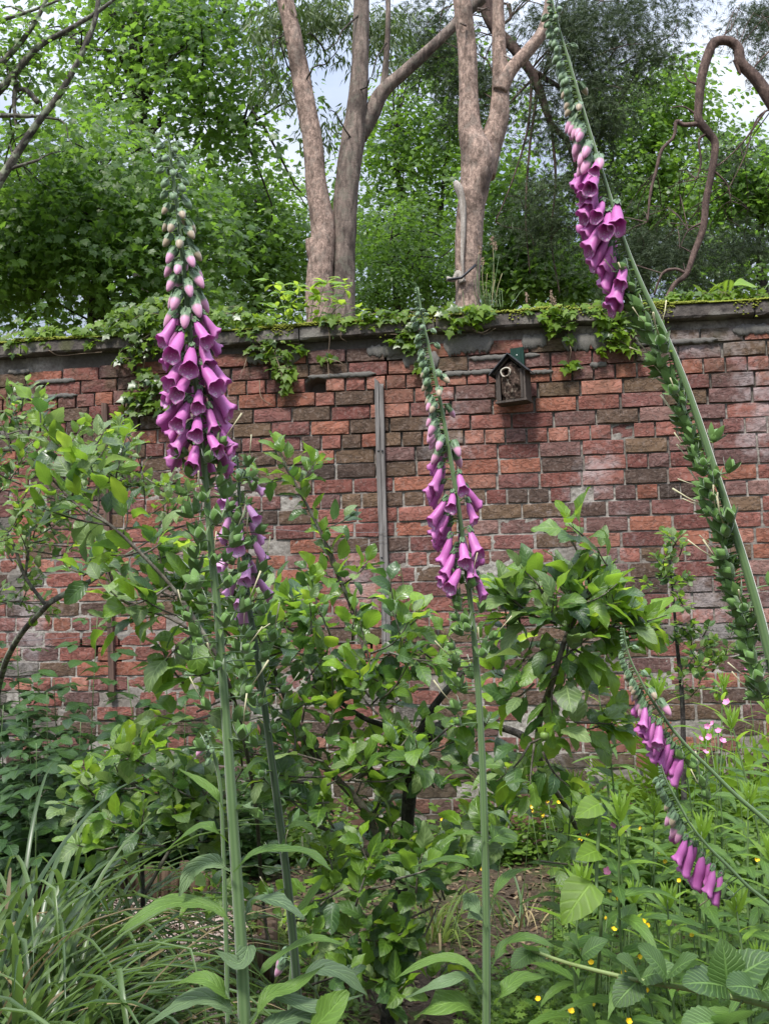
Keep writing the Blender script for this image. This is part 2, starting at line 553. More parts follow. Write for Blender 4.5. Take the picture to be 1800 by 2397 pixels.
def brick_mat():
    m = NT('brick')
    oi = m.new('ShaderNodeObjectInfo')
    at = m.new('ShaderNodeAttribute'); at.attribute_name = 'lc'
    base = m.mix(1.0, oi.outputs['Color'], at.outputs['Color'], 'MULTIPLY')
    p = m.pos((1, 1, 1))
    pf = m.pos((11, 11, 26))
    fis = m.noise(1.0, 5, pf, 0.6, 1.0)
    spot = m.noise(55, 5, p, 0.7)
    big = m.noise(9, 4, p)
    c = m.mix(m.math('MULTIPLY', m.sstep(big, 0.45, 0.7), 0.55), base, m.mix(0.5, base, (0.05, 0.038, 0.03)))
    c = m.mix(m.math('MULTIPLY', m.sstep(spot, 0.48, 0.7), 0.6), c, m.mix(0.45, base, (0.40, 0.33, 0.30)))
    crack = m.math('SUBTRACT', 1.0, m.sstep(m.math('ABSOLUTE', m.math('SUBTRACT', fis, 0.5)), 0.0, 0.035))
    c = m.mix(m.math('MULTIPLY', crack, 0.22), c, (0.03, 0.02, 0.018))
    # lime bloom in patches
    eff = m.sstep(m.math('ADD', m.noise(1.7, 2, p), m.math('MULTIPLY', m.noise(24, 4, p), 0.35)), 0.74, 0.92)
    c = m.mix(m.math('MULTIPLY', eff, 0.5), c, (0.42, 0.38, 0.38))
    # green-brown algae near the top
    sp = m.new('ShaderNodeSeparateXYZ'); m.l.new(p, sp.inputs[0])
    moss = m.math('MULTIPLY', m.sstep(m.noise(5, 4, p), 0.46, 0.68), m.sstep(sp.outputs[2], 2.3, 2.95))
    c = m.mix(m.math('MULTIPLY', moss, 0.6), c, (0.07, 0.065, 0.035))
    foot_shade = m.math('SUBTRACT', 1.0, m.sstep(m.math('ADD', sp.outputs[2], m.math('MULTIPLY', m.noise(4, 4, p), 0.5)), 0.55, 1.05))  # shade low on the wall, painted into the brick colour
    c = m.mix(m.math('MULTIPLY', foot_shade, 0.6), c, (0.045, 0.042, 0.028))
    h = m.math('ADD', m.math('MULTIPLY', crack, -1.2), m.math('ADD', m.noise(30, 5, p, 0.7), m.math('MULTIPLY', fis, 0.8)))
    return m.end(m.bsdf(c, 0.9, m.bump(h, 0.7, 0.006), 0.2))
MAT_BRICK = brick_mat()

def mortar_mat():
    m = NT('mortar')
    p = m.pos()
    n = m.noise(45, 5, p, 0.7); n1 = m.noise(2.2, 4, p)
    sp = m.new('ShaderNodeSeparateXYZ'); m.l.new(p, sp.inputs[0])
    c = m.ramp(n, [(0.3, (0.14, 0.125, 0.11)), (0.5, (0.30, 0.275, 0.245)), (0.72, (0.44, 0.42, 0.38))])
    c = m.mix(m.math('MULTIPLY', m.sstep(n1, 0.42, 0.6), 0.6), c, (0.12, 0.10, 0.085))
    c = m.mix(m.math('MULTIPLY', m.math('MULTIPLY', m.sstep(sp.outputs[2], 1.9, 2.6), m.sstep(n1, 0.35, 0.55)), 0.7), c, (0.06, 0.055, 0.047))
    return m.end(m.bsdf(c, 0.95, m.bump(n, 0.9, 0.008), 0.15))
MAT_MORTAR = mortar_mat()

wall = thing('garden_wall', 'old red brick garden wall with a mossy stone coping', 'wall', M=MW)
A_L, A_R = -3.1, 2.9
_, ZHEAD = WL(1150, 1019)
CH = 0.0885
TOPZ = ZHEAD + 6.5 * CH + 0.045                                    # underside of the coping
def top_z(a):                                   # the coping sags towards the left
    return TOPZ - 0.004 * max(0, -a - 0.3) + 0.006 * math.sin(a * 2.3)
def row_dz(a, z):
    return ((vnoise(a * 0.9, z * 1.3, 5) - 0.5) * 0.022 + (vnoise(a * 3.1, z * 3, 8) - 0.5) * 0.008
            - 0.03 * max(0.0, -a - 0.8) * max(0.0, min(1.0, (z - 1.9) / 1.0)))

def brick_geo(L, H, seed, ragged=0.0):
    rs = np.random.default_rng(seed)
    nx, nz = (4, 2) if L > 0.15 else (2, 2)
    V = []; D = 0.09
    front = {}
    for j in range(nz + 1):
        for i in range(nx + 1):
            x = (i / nx - 0.5) * L; z = (j / nz - 0.5) * H
            edge = (i in (0, nx)) + (j in (0, nz))
            y = 0.0010 * (edge > 0) + 0.003 * (edge > 1) + rs.uniform(-0.0022, 0.0022) + (ragged * rs.random() if rs.random() < 0.18 and edge else 0)
            k = 0.955 if edge > 1 else (0.99 if edge else 1)
            front[(i, j)] = len(V)
            V.append((x * k + rs.uniform(-0.003, 0.003), y, z * k + rs.uniform(-0.0034, 0.0034)))
    Q = [(front[i, j], front[i + 1, j], front[i + 1, j + 1], front[i, j + 1]) for j in range(nz) for i in range(nx)]
    loop = [(i, 0) for i in range(nx)] + [(nx, j) for j in range(nz)] + [(i, nz) for i in range(nx, 0, -1)] + [(0, j) for j in range(nz, 0, -1)]
    mid = []
    for (i, j) in loop:                       # rounded shoulder, then the sides going into the wall
        x = (i / nx - 0.5) * (L + 0.003); z = (j / nz - 0.5) * (H + 0.003)
        k = 0.985 if (i in (0, nx) and j in (0, nz)) else 1
        mid.append(len(V)); V.append((x * k, 0.007 + rs.uniform(-.0015, .0015), z * k))
    back = []
    for (i, j) in loop:
        back.append(len(V)); V.append(((i / nx - 0.5) * L, D, (j / nz - 0.5) * H))
    n = len(loop)
    fl = [front[q] for q in loop]
    for k in range(n):
        k2 = (k + 1) % n
        Q.append((fl[k2], fl[k], mid[k], mid[k2]))
        Q.append((mid[k2], mid[k], back[k], back[k2]))
    g = G(V, None, Q); g.A[:] = 1
    return g

BRV = []
for s in range(10): BRV.append(('S', brick_geo(0.228, 0.0755, s, 0.012 if s > 6 else 0)))
for s in range(8): BRV.append(('H', brick_geo(0.1085, 0.0755, 40 + s, 0.010 if s > 5 else 0)))
BRM = [to_mesh('brick', g, MAT_BRICK, False) for _, g in BRV]

def srgb(r, g, b, sat=0.74):
    l = 0.3 * r + 0.5 * g + 0.2 * b
    return tuple(0.76 * (((l + (c - l) * sat) / 255 + 0.055) / 1.055) ** 2.4 for c in (r, g, b))
PAL_RED = [srgb(150, 84, 74), srgb(160, 92, 82), srgb(138, 76, 70), srgb(168, 98, 86), srgb(142, 86, 82), srgb(128, 74, 70)]
PAL_OR = [srgb(172, 100, 78), srgb(180, 112, 94), srgb(164, 92, 72)]
PAL_BR = [srgb(104, 80, 66), srgb(112, 86, 68), srgb(96, 72, 64), srgb(122, 94, 72)]
PAL_PU = [srgb(134, 92, 88), srgb(124, 86, 84), srgb(146, 104, 98)]
PAL_DK = [srgb(82, 66, 60), srgb(92, 72, 64)]
PAL_GR = [srgb(118, 114, 108), srgb(132, 128, 120), srgb(108, 104, 100)]

def place_bricks():
    rb = random.Random(7)
    cand = []
    n_lo = int((0.0 - ZHEAD) / CH) - 1
    n_hi = 6
    for n in range(n_lo, n_hi + 1):
        z = ZHEAD + n * CH
        if z < -0.03: continue
        header = n % 4 == 0
        L = 0.110 if header else 0.230
        step = L + 0.011
        off = {1: 0.0, 2: 0.12, 3: 0.03}.get(n % 4, 0.055) + rb.uniform(-0.02, 0.02)
        # set the header row from the photograph's joint at px(1150, ...)
        a = A_L + off
        while a < A_R:
            l = L
            ac = a + l / 2
            if not header and rb.random() < 0.07:
                l = 0.110; ac = a + l / 2
            a += l + 0.011 + rb.uniform(-0.002, 0.004)
            zz = z + row_dz(ac, z)
            up = max(0.0, min(1.0, (z - 1.9) / 0.8)); left = max(0, min(1, (0.2 - ac) / 2))
            if zz + 0.036 > top_z(ac): continue
            topmost = z > TOPZ - 0.17
            w = dict(r=4, o=1.0, b=1.4, p=0.8, d=0.25, g=0.0)
            w['b'] += 4.0 * up * (0.3 + left); w['d'] += 0.9 * up * left
            w['o'] += 1.1 * max(0, 1 - up) * left
            w['p'] += 1.0 * (ac > 0.4)
            if topmost: w['g'] = 4.0; w['r'] = 2
            k = rb.choices(list('robpdg'), [w['r'], w['o'], w['b'], w['p'], w['d'], w['g']])[0]
            c = rb.choice({'r': PAL_RED, 'o': PAL_OR, 'b': PAL_BR, 'p': PAL_PU, 'd': PAL_DK, 'g': PAL_GR}[k])
            f = rb.uniform(0.85, 1.15)
            c = tuple(min(1, x * f * k_) for x, k_ in zip(c, (1.03, 1.0, 0.93)))
            # a few lost bricks
            px, py = to_px(wm(ac, 0, zz))
            if any((px - hx) ** 2 / hw ** 2 + (py - hy) ** 2 / hh ** 2 < 1 for hx, hy, hw, hh in
                   [(915, 858, 26, 22), (232, 1512, 40, 16), (255, 1545, 20, 18), (890, 1510, 20, 15), (745, 905, 24, 14)]):
                continue
            deep = rb.gauss(0, 0.0018) - (0.012 if rb.random() < 0.05 * (1 + 2 * up) else 0)
            kind = 'H' if l < 0.15 else 'S'
            vis = [i for i, (q, _) in enumerate(BRV) if q == kind]
            t = rb.choice(vis)
            rot = Matrix.Rotation(R(rb.gauss(0, 0.5)), 4, 'Y') @ Matrix.Rotation(R(rb.gauss(0, 0.5)), 4, 'Z')
            flip = Matrix.Scale(1, 4)
            M = MW @ Matrix.Translation((ac, -deep, zz)) @ rot @ flip
            sc = (1.25 if kind == 'S' else 0.8)
            inside = -40 < px < 1840
            hidden = 0.6 if (py > 1420 or px < 120) else 0
            hidden += 0.4 * (abs(px - 450) < 70) + (0.35 if 560 < px < 760 and py > 1050 else 0)
            score = (sc - hidden) + (0 if inside else -5) + (0.25 if py < 1350 else 0) - (0.5 if topmost else 0)
            cand.append((score, t, M, c))
    cand.sort(key=lambda q: -q[0])
    for s, t, M, c in cand[:296]:
        part('brick', BRM[t], wall, M, color=(*c, 1))
    gs = []
    for s, t, M, c in cand[296:]:
        g = xf(BRV[t][1], M); g.A[:] = (*c, 1)
        gs.append(g)
    part('brickwork', to_mesh('brickwork', join(gs), MAT_BRICK, False), wall, kind='stuff')
print('TOPZ', TOPZ, 'px coping bottom', to_px(wm(WL(1150,772)[0],0,TOPZ)))
place_bricks()

def mortar():
    nx, nz = 660, 330
    a = np.linspace(A_L - 0.02, A_R + 0.02, nx); z = np.linspace(-0.1, TOPZ + 0.03, nz)
    AA, ZZ = np.meshgrid(a, z)
    up = np.clip((ZZ - 1.75) / 0.8, 0, 1)
    # joint faces sit deeper and rougher towards the weathered top
    n1 = fbm(AA * 30, ZZ * 60, 21, 3); n2 = fbm(AA * 1.7, ZZ * 2.2, 25, 3)
    off = -(0.0060 + 0.017 * up + 0.012 * np.clip(n2 - 0.42, 0, 1) * 2) + (n1 - 0.45) * 0.010
    off = np.where(off > -0.0030, -0.0030, off)
    P = np.stack([AA, -off, ZZ], -1).reshape(-1, 3)
    for hx, hy, hw, hh in [(915, 858, 32, 26), (232, 1512, 48, 22), (255, 1545, 26, 26), (890, 1510, 26, 22), (745, 905, 30, 20)]:
        ha, hz = WL(hx, hy)
        d = ((P[:, 0] - ha) / (hw / 400)) ** 2 + ((P[:, 2] - hz) / (hh / 400)) ** 2
        P[:, 1] += 0.11 * np.clip(1.5 - d, 0, 1)
    i = (np.arange(nz - 1)[:, None] * nx + np.arange(nx - 1)[None]).ravel()
    Q = np.stack([i, i + 1, i + nx + 1, i + nx], -1)
    P = P @ np.array(MW.to_3x3()).T + np.array(WP0)
    part('mortar', to_mesh('mortar', G(P, None, Q), MAT_MORTAR), wall, kind='stuff')
    core = xf(box(A_L, A_R, 0.11, 0.40, -0.2, TOPZ + 0.02), MW)
    core.Q = core.Q
    part('wall_core', to_mesh('wall_core', core, MAT_MORTAR, False), wall)
mortar()

# cement smears left over the top courses
MAT_CEM = plain('old_cement', (0.15, 0.142, 0.13), 0.9, 0.55, 26, 1.0, 0.15)
def smear(px, py, wpx, hpx, seed, thick=0.007):
    rs = np.random.default_rng(seed)
    a0, z0 = WL(px, py)
    n = max(12, int(wpx / 3)); w = wpx / 400; h = hpx / 400
    t = np.linspace(-1, 1, n)
    endt = np.clip((1 - np.abs(t)) * 6, 0.15, 1)
    topz = h / 2 * endt * (0.4 + 0.8 * fbm(t * 9, t * 0, seed)); botz = -h / 2 * endt * (0.3 + 1.4 * fbm(t * 11, t * 0 + 3, seed))
    slope = -0.0
    rows = []
    for k, (f, off) in enumerate([(0.0, -0.004), (0.08, 1), (0.5, 1.15), (0.92, 1), (1.0, -0.004)]):
        zz = z0 + topz + (botz - topz) * f + row_dz(a0, z0) + slope * t * w / 2
        o = off * thick * (0.8 + 0.5 * vnoise(t * 9, t * 0 + k, seed)) if off > 0 else np.full(n, off)
        rows.append(np.stack([a0 + t * w / 2, -o, zz], -1))
    V = np.array(rows); V[:, 0, 1] = 0.004; V[:, -1, 1] = 0.004
    V = V.reshape(-1, 3)
    i = (np.arange(4)[:, None] * n + np.arange(n - 1)[None]).ravel()
    Q = np.stack([i, i + n, i + n + 1, i + 1], -1)
    return xf(G(V, None, Q), MW)
for k, s in enumerate([(1180, 833, 170, 13), (1110, 870, 150, 14), (800, 876, 170, 13), (130, 876, 110, 13), (100, 914, 190, 14), (640, 836, 140, 34),
                       (900, 815, 90, 32), (985, 838, 90, 40), (1095, 800, 120, 50), (1370, 795, 110, 44), (1580, 798, 190, 14), (1770, 770, 110, 28),
                       (1250, 868, 90, 12), (1400, 850, 40, 16), (45, 850, 60, 14), (600, 800, 110, 18), (1250, 795, 60, 38)]):
    part('cement_patch', to_mesh('cement_patch', smear(*s, 60 + k), MAT_CEM), wall)

# coping: long weathered slabs
def coping_mat():
    m = NT('coping_stone')
    p = m.pos(); n = m.noise(22, 6, p, 0.7); n1 = m.noise(3.5, 4, p)
    c = m.ramp(n, [(0.3, (0.035, 0.030, 0.028)), (0.55, (0.10, 0.085, 0.075)), (0.75, (0.19, 0.175, 0.155))])
    c = m.mix(m.math('MULTIPLY', m.sstep(n1, 0.52, 0.66), 0.7), c, (0.20, 0.19, 0.165))
    c = m.mix(m.math('MULTIPLY', m.sstep(m.noise(6, 5, p), 0.55, 0.68), 0.7), c, (0.07, 0.075, 0.025))
    return m.end(m.bsdf(c, 0.85, m.bump(n, 0.9, 0.012), 0.3))
MAT_COP = coping_mat()
def coping():
    edges = [A_L - 0.03, WL(60, 800)[0], WL(390, 780)[0], WL(705, 765)[0], WL(1020, 750)[0], WL(1335, 735)[0], WL(1762, 725)[0], A_R + 0.03]
    for k in range(len(edges) - 1):
        x0, x1 = edges[k] + 0.004, edges[k + 1] - 0.004
        nx = max(4, int((x1 - x0) / 0.035))
        xs = np.linspace(x0, x1, nx)
        prof = [(0.40, 0.0), (0.0, 0.0), (-0.045, 0.004), (-0.055, 0.014), (-0.055, 0.072), (-0.045, 0.084), (0.2, 0.098), (0.40, 0.088)]
        V = []
        for x in xs:
            for q, (y, z) in enumerate(prof):
                jit = 0.006 * (mnoise.noise(Vector((x * 9, q * 3.1, k))) + 0.6 * mnoise.noise(Vector((x * 31, q * 3.1, k))))
                V.append((x, y + jit * (q in (2, 3, 4, 5)), top_z(x) + z + jit + (k % 2) * 0.004))
        n = len(prof)
        Q = []
        for i in range(nx - 1):
            for q in range(n):
                q2 = (q + 1) % n
                Q.append((i * n + q, (i + 1) * n + q, (i + 1) * n + q2, i * n + q2))
        g = G(V, [(0, i, i + 1) for i in range(1, n - 1)] + [((nx - 1) * n, (nx - 1) * n + i + 1, (nx - 1) * n + i) for i in range(1, n - 1)], Q)
        part('coping_stone', to_mesh('coping_stone', xf(g, MW), MAT_COP, False), wall)
coping()

MAT_MOSS = plain('moss', (0.17, 0.19, 0.03), 0.95, 0.5, 60, 1.0, 0.1)
def moss():
    rs = np.random.default_rng(3)
    N = 36000
    a = rs.uniform(A_L, A_R, N)
    dens = fbm(a * 1.6, a * 0, 31, 4)
    keep = rs.random(N) < np.clip((dens - 0.30) * 4.5, 0.08, 1); a = a[keep]
    k = len(a)
    y = rs.uniform(-0.056, 0.30, k) ** 1; y = np.where(rs.random(k) < 0.6, rs.normal(-0.045, 0.012, k), y)
    drop = np.where((y < -0.045) & (rs.random(k) < 0.5), -rs.exponential(0.018, k) * (fbm(a * 5, a * 0 + 2, 8, 3) > 0.45), 0)
    y = np.where(y < -0.058, -0.058, y)
    hump = np.clip(fbm(a * 4, a * 0, 35, 3) - 0.3, 0, 1) * 0.06
    z = np.array([top_z(x) for x in a]) + 0.086 + hump * rs.random(k) * (drop == 0) + drop
    P = np.array([list(MW @ Vector(q)) for q in zip(a, y, z)])
    t = G([(-0.5, 0, 0), (0.5, 0, 0), (0, 0.5, 0.1), (0, 0.1, 0.6), (0, -0.5, 0.1)], [(0, 3, 2), (1, 2, 3), (0, 4, 3), (4, 1, 3)])
    D = rs.normal(0, 1, (k, 3)); D[:, 2] = 0
    Ms = frames(P, D, (0, 0, 1), rs.uniform(0.008, 0.022, k))
    part('moss', to_mesh('moss', scatter(t, Ms), MAT_MOSS), wall, kind='stuff')
moss()

# ------------------------------------------------------------------ trellis battens and wires
def wood_mat(name, dark, light, ax='z'):
    m = NT(name)
    p = m.pos((30, 30, 1.6) if ax == 'z' else (1.6, 30, 30))
    n = m.noise(2.2, 6, p, 0.7, 0.3)
    c = m.ramp(n, [(0.3, dark), (0.62, light)])
    c = m.mix(m.math('MULTIPLY', m.sstep(m.noise(5, 4), 0.5, 0.7), 0.5), c, tuple(x * 0.6 for x in dark))
    return m.end(m.bsdf(c, 0.8, m.bump(n, 0.8, 0.004), 0.25))
MAT_GREYW = wood_mat('weathered_wood', (0.075, 0.065, 0.06), (0.23, 0.215, 0.205))
MAT_BROWNW = wood_mat('brown_wood', (0.045, 0.028, 0.022), (0.15, 0.095, 0.075))
MAT_WIRE = plain('galvanised_wire', (0.16, 0.16, 0.17), 0.5, 0.2, 50, 0.1, 0.5, Metallic=0.6)
MAT_DARK = plain('dark_metal', (0.03, 0.03, 0.035), 0.45, 0.3, 30, 0.2, 0.5, Metallic=0.4)

def batten(px, py0, py1, w, d, mat, label, px_bot=None, splits=2, rag=0.02):
    a, z1 = WL(px, py0, 0.03); a2, z0 = WL(px_bot or px, py1, 0.03)
    p0 = wm(a2, 0, 0)
    t = thing('timber_batten', label, 'post', wm(a2, 0.03, z0))
    lean = (a - a2)
    n = 14
    for s in range(splits):
        x0 = -w / 2 + w * s / splits + 0.0007; x1 = -w / 2 + w * (s + 1) / splits - 0.0007
        V = []
        for i in range(n):
            f = i / (n - 1); z = z0 + (z1 - z0 - s * rag * 0.6) * f
            c = a2 + lean * f + 0.002 * math.sin(f * 7 + s)
            dd = d * (1 if s == 0 else 0.86)
            zz = z + (rag if i == n - 1 and s == 0 else 0)
            V += [(c + x0, -0.006, z), (c + x1, -0.006, z), (c + x1, -0.006 - dd, zz - (rag * 1.2 if i == n - 1 else 0)), (c + x0, -0.006 - dd, zz)]
        Q = []
        for i in range(n - 1):
            for q in range(4):
                q2 = (q + 1) % 4
                Q.append((i * 4 + q, i * 4 + q2, i * 4 + 4 + q2, i * 4 + 4 + q))
        Q += [(3, 2, 1, 0), (n * 4 - 4, n * 4 - 3, n * 4 - 2, n * 4 - 1)]
        part('batten_half', to_mesh('batten_half', xf(G(V, None, Q), MW), mat, False), t)
    for i, (sx, sz) in enumerate([(-0.011, -0.42), (0.012, -0.42), (-0.01, -1.05), (0.011, -1.7)]):
        c = a + (a2 - a) * (-sz / (z1 - z0))
        g = tube([(c + sx, -d - 0.004, z1 + sz), (c + sx, -d - 0.010, z1 + sz)], 0.0055, 8)
        part('bolt', to_mesh('bolt', xf(g, MW), MAT_DARK), t)
    return t
batten(886, 892, 1530, 0.050, 0.035, MAT_GREYW, 'split grey timber batten upright on the wall, left of the bird box', 905)
batten(244, 944, 1640, 0.036, 0.028, MAT_BROWNW, 'short dark brown batten half hidden behind leaves on the left wall', 262, 1, 0.004)

def wire(pts, label, r=0.0014, off=0.05):
    P = [WW(x, y, off) for x, y in pts]
    P = smooth_path(P, 20)
    g = tube(P, r, 5)
    o = part('trellis_wire', to_mesh('trellis_wire', g, MAT_WIRE))
    tag(o, label, 'wire', 'training wires strung along the wall')
wire([(620, 1238), (760, 1246), (890, 1246), (905, 1243)], 'upper thin wire tied left of the grey batten')
wire([(905, 1262), (840, 1280), (790, 1310), (760, 1350), (735, 1400)], 'thin wire slanting down left from the grey batten', 0.001)
wire([(480, 1418), (640, 1432), (800, 1441), (905, 1445)], 'middle thin wire reaching the grey batten over brown bricks')
wire([(905, 1450), (940, 1462), (1000, 1490), (1060, 1500)], 'thin wire sagging to the right of the grey batten', 0.0012)
wire([(-40, 1506), (120, 1496), (262, 1487), (420, 1492), (600, 1500)], 'lower thin wire crossing the dark brown batten')
wire([(905, 1492), (860, 1500), (700, 1512), (560, 1560)], 'lowest wire below the grey batten behind leaves', 0.0012)

# ------------------------------------------------------------------ the bird box
def bird_box():
    a, z = WL(1213, 950, 0.02)
    Mb = MW @ Matrix.Translation((a, -0.012, z + 0.008)) @ Matrix.Rotation(R(-16), 4, 'Z') @ Matrix.Rotation(R(-1.5), 4, 'Y')
    t = thing('bird_box', 'small weathered bird box with a pitched roof and round hole on the wall', 'bird box', M=Mb)
    black = plain('roofing_felt', (0.035, 0.037, 0.042), 0.45, 0.25, 25, 0.2, 0.5)
    green = wood_mat('green_paint', (0.006, 0.024, 0.018), (0.012, 0.045, 0.034))
    bw = wood_mat('grey_box_wood', (0.028, 0.022, 0.019), (0.10, 0.082, 0.07))
    def p(name, g, mat, smooth=False, **k):
        return part(name, to_mesh(name, xf(g, Mb), mat, smooth), t, **k)
    w, d, h, g = 0.175, 0.125, 0.185, 0.085
    p('back_plate', box(-0.040 + 0.012, 0.040 + 0.012, -0.016, 0.0, 0.08, 0.335), green)
    p('side_panel', box(-w / 2, -w / 2 + 0.012, -d, -0.018, 0.008, h), bw)
    p('side_panel', box(w / 2 - 0.012, w / 2, -d, -0.018, 0.008, h), bw)
    p('front_post', box(-w / 2 + 0.014, -w / 2 + 0.026, -d - 0.004, -d + 0.008, 0.010, h - 0.004), bw)
    p('front_post', box(w / 2 - 0.028, w / 2 - 0.014, -d - 0.004, -d + 0.008, 0.010, h - 0.004), bw)
    p('floor_panel', box(-w / 2 - 0.008, w / 2 + 0.008, -d - 0.010, -0.018, -0.006, 0.006), bw)
    p('back_panel', box(-w / 2 + 0.013, w / 2 - 0.013, -0.03, -0.019, 0.008, h + 0.01), MAT_DARK)
    # two roof sheets
    for s in (-1, 1):
        x1, z1 = s * (w / 2 + 0.030), h - 0.028
        x0, z0 = 0, h + g
        V = []
        for (x, zz) in ((x0, z0), (x1, z1)):
            for y in (-d - 0.035, -0.016):
                V += [(x, y, zz), (x, y, zz + 0.007)]
        gq = G(V, None, [(0, 4, 5, 1), (2, 3, 7, 6), (0, 2, 6, 4), (1, 5, 7, 3), (4, 6, 7, 5), (0, 1, 3, 2)])
        p('roof', gq, black)
    # gable rim strips under the roof
    for s in (-1, 1):
        P = [(s * (w / 2 + 0.01), -d - 0.006, h - 0.020), (0, -d - 0.006, h + g - 0.012)]
        p('gable_trim', tube(P, 0.006, 4), bw)
    # rough hollow log body filling the open front, with a pecked entrance hole
    rs = np.random.default_rng(4)
    nu, nv = 40, 30
    V = []
    hx, hz = -0.018, 0.165
    for j in range(nv + 1):
        for i in range(nu + 1):
            x = (i / nu - 0.5) * (w - 0.056); zz = 0.010 + (j / nv) * 0.222
            half = max(0.004, (h + g - 0.028 - zz) * 0.98) if zz > h - 0.03 else 1
            x = max(-half, min(half, x))
            r2 = (x / 0.075) ** 2 + ((zz - 0.11) / 0.15) ** 2
            bulge = 0.050 * max(0, 1 - r2)
            nn = mnoise.noise(Vector((x * 40, zz * 26, 1))) * 0.010 + mnoise.noise(Vector((x * 120, zz * 70, 3))) * 0.005
            y = -d + 0.030 - bulge + nn
            r = math.hypot((x - hx) * (1 + 0.25 * math.sin(zz * 50)), zz - hz)
            if r < 0.021: y = -d + 0.080
            elif r < 0.031: y -= 0.020
            elif r < 0.040: y -= 0.010 * (1 - (r - 0.031) / 0.009)
            V.append((x, y, zz))
    Q = [(j * (nu + 1) + i, j * (nu + 1) + i + 1, (j + 1) * (nu + 1) + i + 1, (j + 1) * (nu + 1) + i) for j in range(nv) for i in range(nu)]
    gg = G(V, None, Q)
    m = NT('pecked_bark'); pp = m.pos((1, 1, 1))
    n = m.noise(42, 5, pp, 0.65, 0.5)
    c = m.ramp(n, [(0.38, (0.020, 0.014, 0.011)), (0.54, (0.085, 0.055, 0.042)), (0.66, (0.28, 0.24, 0.19))])
    mb = m.end(m.bsdf(c, 0.9, m.bump(n, 1.0, 0.006), 0.2))
    p('log_body', gg, mb, True)
    ring = []
    for k in range(25):
        an = k / 24 * 2 * math.pi
        ring.append((hx + 0.027 * math.cos(an) * (1 + 0.07 * math.sin(3 * an)), -d - 0.027, hz + 0.027 * math.sin(an) * (1 + 0.1 * math.sin(2 * an + 1))))
    p('entrance_ring', tube(ring, 0.0045, 6, False), plain('pale_splintered_wood', (0.50, 0.46, 0.38), 0.8, 0.3, 80, 0.6), True)
    p('screw', xf(tube([(0, 0, 0), (0, -0.004, 0)], 0.004, 8), Matrix.Translation((0.012, -0.016, 0.292))), plain('screw_steel', (0.6, 0.62, 0.6), 0.35, 0.1))
bird_box()

# ------------------------------------------------------------------ woodland behind the wall
LM_SYC = leaf_mat('sycamore_leaf', (0.045, 0.098, 0.022), (0.108, 0.188, 0.033), (0.30, 0.54, 0.06), 0.42, 0.42, 0.4, 0)
LM_OAK = leaf_mat('oak_leaf', (0.045, 0.10, 0.020), (0.115, 0.20, 0.030), (0.28, 0.50, 0.05), 0.42, 0.5, 0.35, 0)
LM_DARK = leaf_mat('holly_leaf', (0.028, 0.060, 0.020), (0.075, 0.12, 0.035), (0.15, 0.28, 0.05), 0.3, 0.35, 0.5, 0)
LM_FAR = leaf_mat('far_leaf', (0.035, 0.075, 0.024), (0.085, 0.15, 0.035), (0.20, 0.38, 0.06), 0.35, 0.55, 0.3, 0)
LM_HANG = leaf_mat('willow_leaf', (0.040, 0.072, 0.026), (0.095, 0.14, 0.045), (0.20, 0.32, 0.06), 0.3, 0.45, 0.4, 0)
LM_NEED = leaf_mat('pine_needle', (0.022, 0.040, 0.020), (0.055, 0.085, 0.035), (0.08, 0.13, 0.04), 0.15, 0.6, 0.3, 0)
BK_PINE = bark_mat('pine_bark', (0.11, 0.078, 0.062), (0.50, 0.36, 0.29), (0.29, 0.25, 0.21), 1.0, 0.5, 1.0, 0.3)
BK_GREY = bark_mat('grey_bark', (0.085, 0.065, 0.055), (0.30, 0.235, 0.195), (0.17, 0.165, 0.13), 1.0, 0.22, 1.0, 0.4)
BK_DARK = bark_mat('dark_bark', (0.020, 0.016, 0.014), (0.085, 0.07, 0.06), (0.09, 0.10, 0.06), 1.2, 0.4, 0.8, 0.4)
BK_RED = bark_mat('red_bark', (0.055, 0.035, 0.030), (0.17, 0.115, 0.095), None, 1.2, 0.4, 0.8)
BK_LICH = bark_mat('lichen_bark', (0.045, 0.040, 0.034), (0.16, 0.145, 0.12), (0.26, 0.29, 0.20), 1.2, 0.5, 0.8, 0.8)

T_SYC = lobed([(0.0, 0.0), (0.30, -0.02), (0.46, 0.16), (0.34, 0.22), (0.56, 0.52), (0.30, 0.50), (0.24, 0.60), (0.12, 0.74), (0.0, 1.0)], curl=0.25, seed=1)
T_OAK = lobed([(0.0, 0.0), (0.16, 0.14), (0.12, 0.28), (0.30, 0.42), (0.22, 0.58), (0.30, 0.78), (0.0, 1.0)], curl=0.25, seed=2, centre=(0, 0.5))
T_SIMPLE = G([(0, 0, 0), (0.27, 0.4, 0.05), (0, 1, -0.06), (-0.27, 0.4, 0.05), (0, 0.45, -0.02)], [(0, 1, 4), (1, 2, 4), (2, 3, 4), (3, 0, 4)], None,
             [(0.5, 0, 0, 1), (1, 0.4, 0, 1), (0.5, 1, 0, 1), (0, 0.4, 0, 1), (0.5, 0.4, 0, 1)])
T_LONG = G([(0, 0, 0), (0.10, 0.35, 0.02), (0.02, 1, -0.12), (-0.10, 0.35, 0.02), (0, 0.4, -0.03)], [(0, 1, 4), (1, 2, 4), (2, 3, 4), (3, 0, 4)], None,
           [(0.5, 0, 0, 1), (1, 0.4, 0, 1), (0.5, 1, 0, 1), (0, 0.4, 0, 1), (0.5, 0.4, 0, 1)])
